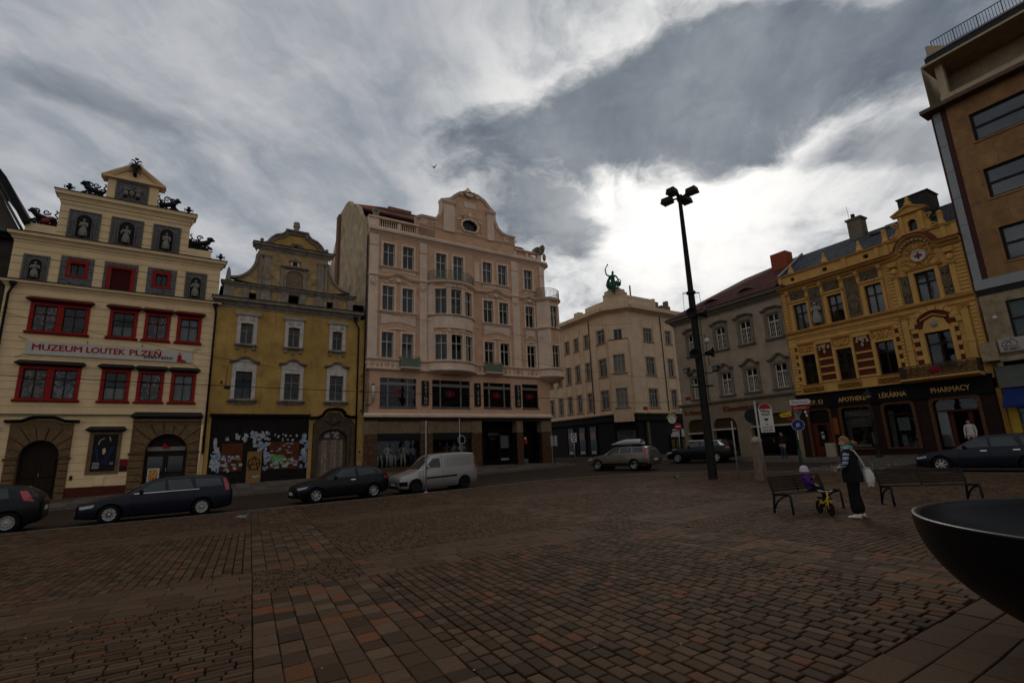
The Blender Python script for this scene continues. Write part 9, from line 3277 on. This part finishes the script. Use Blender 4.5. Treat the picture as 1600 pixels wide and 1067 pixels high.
# white shoulder bag: a thing of its own, hung from the shoulder to the hip
bg = thing('shoulder_bag','white shoulder bag hanging at the hip of the standing person','bag',(wx,wy,gz(wx,wy)+0.004),radians(10))
m = MB()
nb = 14
for i in range(nb+1):
 u = i/nb
 z = 1.02-0.36*u
 a = 0.12+0.08*u-0.03*max(0,u-0.8)*5
 b = 0.035+0.06*sin(pi*min(1,u*0.9+0.08))
 for k in range(14):
  an = 2*pi*k/14
  m.v.append((0.16+a*cos(an)*(1+0.05*sin(3*an+i)),-0.24-0.04*u+b*sin(an)+0.012*sin(k*2+i),z+0.02*sin(k*1.7)))
for i in range(nb):
 for k in range(14):
  m.f.append((i*14+k,(i+1)*14+k,(i+1)*14+(k+1)%14,i*14+(k+1)%14))
m.f+=[tuple(range(14))[::-1],tuple(nb*14+k for k in range(14))]
M_BAG = mat('white_bag_cloth',(0.50,0.50,0.48),0.8,0.12,14,0.2)
child(bg,'pouch',m,M_BAG,smooth=True)
st = MB()
for off in(-0.012,0.012):
 st.tube([(-0.10+off,0.10,1.40),(-0.13+off,0.0,1.455),(-0.10+off,-0.13,1.40),(0.0+off,-0.185,1.25),(0.08+off,-0.21,1.12),(0.10+off,-0.24,1.0)],0.014,5)
child(bg,'strap',st,M_BAG,smooth=True)
# small child on the bench
cx_,cy_ = 12.93,6.80
K = thing('person','small seated child in purple jacket and pale hat on the bench','person',(cx_,cy_,gz(cx_,cy_)),radians(-148))
J,Bn ={},[]
def jj(nm,p,r):
 J[nm] =(p,r)
jj('pelvis',(0,0,0.56),(0.125,0.11))
jj('chest',(0,0.0,0.72),(0.135,0.115))
jj('shoulder',(0,0.0,0.80),(0.10,0.085))
jj('neck',(0,0.01,0.85),0.05)
Bn+=[('pelvis','chest'),('chest','shoulder'),('shoulder','neck')]
for sd,k in((-1,'l'),(1,'r')):
 jj(k+'sh',(sd*0.13,0,0.79),0.055)
 e =(sd*0.20,0.06,0.66)
 w =(sd*0.10,0.16,0.62 if sd>0 else 0.76)
 jj(k+'elbow',e,0.05)
 jj(k+'wrist',w,0.032)
 Bn+=[('shoulder',k+'sh'),(k+'sh',k+'elbow'),(k+'elbow',k+'wrist')]
 hand_bones(J,Bn,k,w,Vector(w)-Vector(e),Vector((-sd*0.5,0.4,0.6)),0.62,0.6)
 jj(k+'hip',(sd*0.07,0.05,0.545),0.075)
 jj(k+'knee',(sd*0.10,0.30,0.53),0.058)
 jj(k+'ankle',(sd*0.10,0.36,0.33),0.042)
 Bn+=[('pelvis',k+'hip'),(k+'hip',k+'knee'),(k+'knee',k+'ankle')]
M_PUR = mat('purple_jacket',(0.055,0.020,0.15),0.75,0.15,14,0.3)
def pk_(p):
 if p.z>0.845:
  return 2
 if p.y>0.17 and p.z>0.58 and abs(p.x)<0.15:
  return 2
 if p.z<0.60 and(p.y>0.09 or p.z<0.5)and not(abs(p.x)>0.15):
  return 1
 return 0
skin_obj(K,'body',J,Bn,'pelvis',[M_PUR,M_BLKT,M_SKIN],pk_)
for sd in(-1,1):
 child(K,'shoe',MB().ell((sd*0.10,0.41,0.30),(0.042,0.09,0.042),10,7),mat('brown_shoe',(0.05,0.03,0.025),0.7,0.1),smooth=True)
add_head(K,(0,0.02,0.83),0.19,radians(-12),radians(-3),None,skin=mat('rosy_skin',(0.48,0.23,0.17),0.6,0.08))
hat = MB().lathe([(0.0,0.215),(0.05,0.208),(0.085,0.175),(0.10,0.12),(0.10,0.09),(0.108,0.085),(0.108,0.055),(0.095,0.055)],20,(0,0.0,0.85))
child(K,'hat',hat,mat('lavender_knit',(0.42,0.40,0.50),0.9,0.12,30),smooth=True)
child(K,'scarf',MB().tube([(0.075*cos(a),0.01+0.075*sin(a),0.84)for a in[k*2*pi/14 for k in range(15)]],0.03,6),M_PUR,smooth=True)
# yellow balance bike standing in front of the bench
def balance_bike():
 x,y = 12.42,6.2
 T = thing('balance_bike',"child's yellow balance bike standing before the bench",'bicycle',(x,y,gz(x,y)),radians(-128))
 ye = mat('yellow_frame_paint',(0.52,0.36,0.015),0.4,0.05,coat=0.3)
 r = 0.145
 for k,wx_ in enumerate((-0.24,0.26)):
  t = MB()
  pts =[((r-0.02)*cos(a)+wx_,0,r+(r-0.02)*sin(a))for a in[i*2*pi/24 for i in range(25)]]
  t.tube(pts,0.022,8)
  w = child(T,'wheel',t,M_TYRE,smooth=True)
  rim = MB().lathe([(0,-0.02),(0.03,-0.02),(0.05,-0.008),(r-0.035,-0.008),(r-0.035,0.008),(0.05,0.008),(0.03,0.02),(0,0.02)],20).tf(Matrix.Translation((wx_,0,r))@Matrix.Rotation(pi/2,4,'X'))
  child(w,'rim',rim,M_STEEL)
 child(T,'frame',MB().tube([(0.22,0,0.40),(0.16,0,0.33),(0.0,0,0.25),(-0.14,0,0.25),(-0.24,0,0.15)],0.026,8).tube([(-0.12,0,0.25),(-0.14,0,0.34)],0.018,7),ye,smooth=True)
 fk = MB()
 for s in(-1,1):
  fk.tube([(0.26,s*0.035,0.15),(0.22,s*0.03,0.34)],0.014,6)
 fk.tube([(0.225,0,0.32),(0.19,0,0.52)],0.018,7)
 child(T,'fork',fk,ye,smooth=True)
 hb = child(T,'handlebar',MB().tube([(0.16,-0.2,0.56),(0.19,-0.08,0.52),(0.19,0.08,0.52),(0.16,0.2,0.56)],0.012,6),M_CHROME,smooth=True)
 for s in(-1,1):
  child(hb,'grip',MB().tube([(0.165,s*0.13,0.55),(0.155,s*0.22,0.565)],0.018,7),M_TRIM,smooth=True)
 child(T,'saddle',MB().ell((-0.15,0,0.355),(0.11,0.055,0.03),12,7),M_TRIM,smooth=True)
balance_bike()
# people further off
jean = mat('blue_jeans',(0.03,0.05,0.10),0.9,0.15,10)
relaxed ={'l':((-0.24,0.0,1.12),(-0.23,0.06,0.88)),'r':((0.24,0.0,1.12),(0.23,0.06,0.88)),'lleg':((-0.10,0.02,0.48),(-0.11,-0.02,0.07)),'rleg':((0.10,0.02,0.48),(0.11,0.02,0.07))}
dkhair = mat('dark_hair',(0.02,0.014,0.010),0.7,0.2,20)
stand_person('person','person in dark jacket and jeans by the grey shopfront',(34.95,19.55,gz(33,19.5)+0.2),radians(80),1.74,(mat('dark_jacket',(0.014,0.014,0.016),0.9,0.1),mat('dark_jacket'),jean,M_STEEL),relaxed,dkhair)
stand_person('person','person in red and green top seen behind the roof box car',(33.0,31.6,gz(33,31)+0.05),radians(-30),1.68,(mat('red_top',(0.25,0.02,0.02),0.9,0.1),mat('green_sleeve',(0.04,0.20,0.07),0.9,0.1),jean,M_SHOE),relaxed,dkhair)
stand_person('person','person in white shirt standing in the pharmacy doorway',(35.35,9.5,0.66),radians(85),1.75,(mat('white_shirt',(0.45,0.46,0.47),0.9,0.05),mat('white_shirt'),mat('dark_jacket'),M_STEEL),relaxed,dkhair)
# ------------------------------------------------------------------ pigeons and a bird in the sky
def pigeon(x,y,rz,label):
 T = thing('pigeon',label,'pigeon',(x,y,gz(x,y)),rz,'pigeons on the square')
 gr = mat('pigeon_grey',(0.10,0.105,0.12),0.8,0.25,30)
 b = MB()
 sec =[(-0.24,.155,.012,.006),(-0.15,.165,.032,.016),(-0.08,.16,.055,.045),(0.0,.155,.07,.065),(0.07,.16,.062,.062),(0.12,.185,.042,.045),(0.145,.215,.03,.03),(0.155,.245,.028,.028),(0.175,.262,.03,.03),(0.2,.262,.022,.022),(0.215,.258,.008,.008)]
 n_ = 12
 for x_,z,w,h in sec:
  b.v+=[(x_,w*cos(2*pi*k/n_),z+h*sin(2*pi*k/n_))for k in range(n_)]
 for i in range(len(sec)-1):
  for k in range(n_):
   b.f.append((i*n_+k,(i+1)*n_+k,(i+1)*n_+(k+1)%n_,i*n_+(k+1)%n_))
 b.f+=[tuple(range(n_)),tuple((len(sec)-1)*n_+k for k in range(n_))[::-1]]
 child(T,'body',b,gr,smooth=True)
 for s in(-1,1):
  child(T,'wing',MB().ell((-0.05,s*0.06,0.17),(0.15,0.018,0.05),12,6,Matrix.Rotation(radians(6),3,'Y')),mat('pigeon_wing',(0.26,0.27,0.28),0.8,0.3,25),smooth=True)
  child(T,'leg',MB().tube([(0.0,s*0.03,0.10),(0.01,s*0.03,0.0),(0.04,s*0.03,0.004)],0.007,5),mat('pigeon_foot',(0.25,0.07,0.05),0.7,0))
 child(T,'beak',MB().tube([(0.21,0,0.258),(0.24,0,0.25)],0.007,5,taper=0.002),M_IRON)
pigeon(1.72,18.3,radians(25),'grey pigeon walking on the paving near the estate car')
pigeon(19.6,16.3,radians(200),'small dark pigeon on the paving left of the lamp mast')
bd = CAM_F+CAM_R*((678-800)/778.2)-CAM_U*((262-533.5)/778.2)
bp = Vector((0,0,1.65))+bd*55
bt = thing('flying_bird','small dark bird flying in front of the clouds','bird',tuple(bp),0.6)
bb = MB().ell((0,0,0),(0.2,0.07,0.07),10,6)
bb.add([(-0.18,-0.03,0),(-0.18,0.03,0),(-0.34,0.08,0.0),(-0.34,-0.08,0.0)],[(0,1,2,3)])
child(bt,'body',bb,M_IRON,smooth=True)
for s in(-1,1):
 child(bt,'wing',MB().add([(0.1,s*0.05,0.02),(-0.1,s*0.05,0.02),(-0.02,s*0.25,0.20),(0.1,s*0.25,0.22),(-0.14,s*0.42,0.24),(-0.08,s*0.44,0.25)],[(0,1,2,3),(3,2,4,5)]),M_IRON)
 # ------------------------------------------------------------------ bronze statue on the corner house
def statue():
 ang = atan2(-2.17,1.52)
 T = thing('bronze_statue','green bronze seated figure raising a horn on the corner house roof','statue',(40.99-0.05,40.28-0.03,0),ang)
 br = mat('green_bronze',(0.022,0.085,0.062),0.6,0.35,7,0.3,20,metal=0.2,streak=0.4,stain=(0.01,0.028,0.022))
 J,Bn ={},[]
 def q(nm,p,r):
  J[nm] =(p,r)
 z0 = 20.35
 y0 = -0.1
 q('pelvis',(0,y0,z0),(0.3,0.26))
 q('waist',(0.0,y0,z0+0.4),(0.25,0.2))
 q('chest',(-0.02,y0,z0+0.85),(0.29,0.22))
 q('shoulder',(-0.02,y0,z0+1.1),(0.2,0.16))
 q('neck',(0.02,y0,z0+1.27),0.1)
 q('head',(0.06,y0-0.04,z0+1.52),(0.15,0.18))
 q('crown',(0.06,y0-0.02,z0+1.72),0.08)
 Bn+=[('pelvis','waist'),('waist','chest'),('chest','shoulder'),('shoulder','neck'),('neck','head'),('head','crown')]
 q('lsh',(-0.36,y0,z0+1.08),0.12)
 q('lel',(-0.72,y0-0.05,z0+1.38),0.09)
 q('lwr',(-0.78,y0-0.1,z0+1.95),0.065)
 q('lha',(-0.72,y0-0.1,z0+2.08),0.08)
 q('rsh',(0.34,y0,z0+1.05),0.12)
 q('rel',(0.62,y0-0.05,z0+0.62),0.09)
 q('rwr',(0.68,y0-0.25,z0+0.25),0.065)
 q('rha',(0.64,y0-0.3,z0+0.1),0.08)
 Bn+=[('shoulder','lsh'),('lsh','lel'),('lel','lwr'),('lwr','lha'),('shoulder','rsh'),('rsh','rel'),('rel','rwr'),('rwr','rha')]
 for s,k in((-1,'a'),(1,'b')):
  q(k+'hip',(s*0.18,y0-0.1,z0-0.05),0.22)
  q(k+'knee',(s*0.16,y0-0.62,z0-0.15-(0.15 if s>0 else 0)),0.18)
  q(k+'calf',(s*0.14+0.02,y0-0.62,z0-0.65),0.14)
  q(k+'ank',(s*0.08+0.1,y0-0.6,z0-1.08-(0.2 if s>0 else 0)),0.08)
  q(k+'toe',(s*0.08+0.12,y0-0.8,z0-1.2-(0.2 if s>0 else 0)),0.07)
  Bn+=[('pelvis',k+'hip'),(k+'hip',k+'knee'),(k+'knee',k+'calf'),(k+'calf',k+'ank'),(k+'ank',k+'toe')]
 skin_obj(T,'body',J,Bn,'pelvis',[br],lambda p:0)
 dr = MB()
 rnd = random.Random(3)
 for i in range(16):
  x = -0.55+1.1*i/15
  dr.tube([(x*0.75,y0-0.1,z0+0.35),(x*1.15,y0-0.35+0.1*rnd.random(),z0-0.05),(x*1.1+rnd.uniform(-.05,.05),y0-0.5,z0-0.45-0.3*(1-abs(x)))],0.07,6,taper=0.04)
 dr.ell((-0.6,y0+0.1,z0+0.05),(0.28,0.3,0.4),10,7).ell((0.62,y0+0.05,z0+0.02),(0.3,0.25,0.32),10,7)
 dr.tube([(-0.3,y0+0.15,z0+1.1),(-0.6,y0+0.25,z0+0.6),(-0.8,y0+0.2,z0+0.1)],[0.14,0.18,0.12],8)
 child(T,'drapery',dr,br,smooth=True)
 child(T,'wreath',MB().tube([(0.7+0.22*cos(a),y0-0.2,z0+0.22+0.26*sin(a))for a in[k*2*pi/16 for k in range(17)]],0.06,6),br,smooth=True)
 child(T,'horn',MB().tube([(-0.86,y0-0.1,z0+1.92),(-0.72,y0-0.1,z0+2.15),(-0.5,y0-0.1,z0+2.5)],[0.03,0.05,0.06],7).ell((-0.46,y0-0.1,z0+2.55),(0.09,0.09,0.09),8,6),br,smooth=True)
statue()
# ------------------------------------------------------------------ overhead wires
def wire(a,b,sag,label,r=0.012,n=18,extra=()):
 a,b = Vector(a),Vector(b)
 pts =[]
 for i in range(n+1):
  u = i/n
  p = a.lerp(b,u)
  pts.append((p.x,p.y,p.z-sag*4*u*(1-u)))
 o = put(None,'overhead_wire',MB().tube(pts,r,5),mat('black_cable',(0.012,0.012,0.012),0.6,0))
 tag(o,label,'wire','overhead wires')
 return o
wire((-9.5,34.6,6.35),(29.5,34.6,6.05),0.12,'long horizontal black wire crossing the museum, yellow and pink fronts',0.02,30)
wire((-9.0,35.8,9.9),(5.2,30.5,6.6),0.15,'thin wire slanting down from the museum window row')
wire((29.5,34.6,6.05),(36.25,28.5,5.4),0.25,'sagging wire from the pink corner to the grey house',0.018)
wire((11.2,35.9,12.4),(28.3,35.4,11.6),0.2,'upper thin wire across the pink upper floors')
wire((22,35.6,9.7),(36.25,28.4,7.3),0.4,'thin wire spanning the side street below the statue')
wire((28.2,36.2,13.6),(42.0,38.9,15.5),0.35,'high thin wire between pink house and corner house')
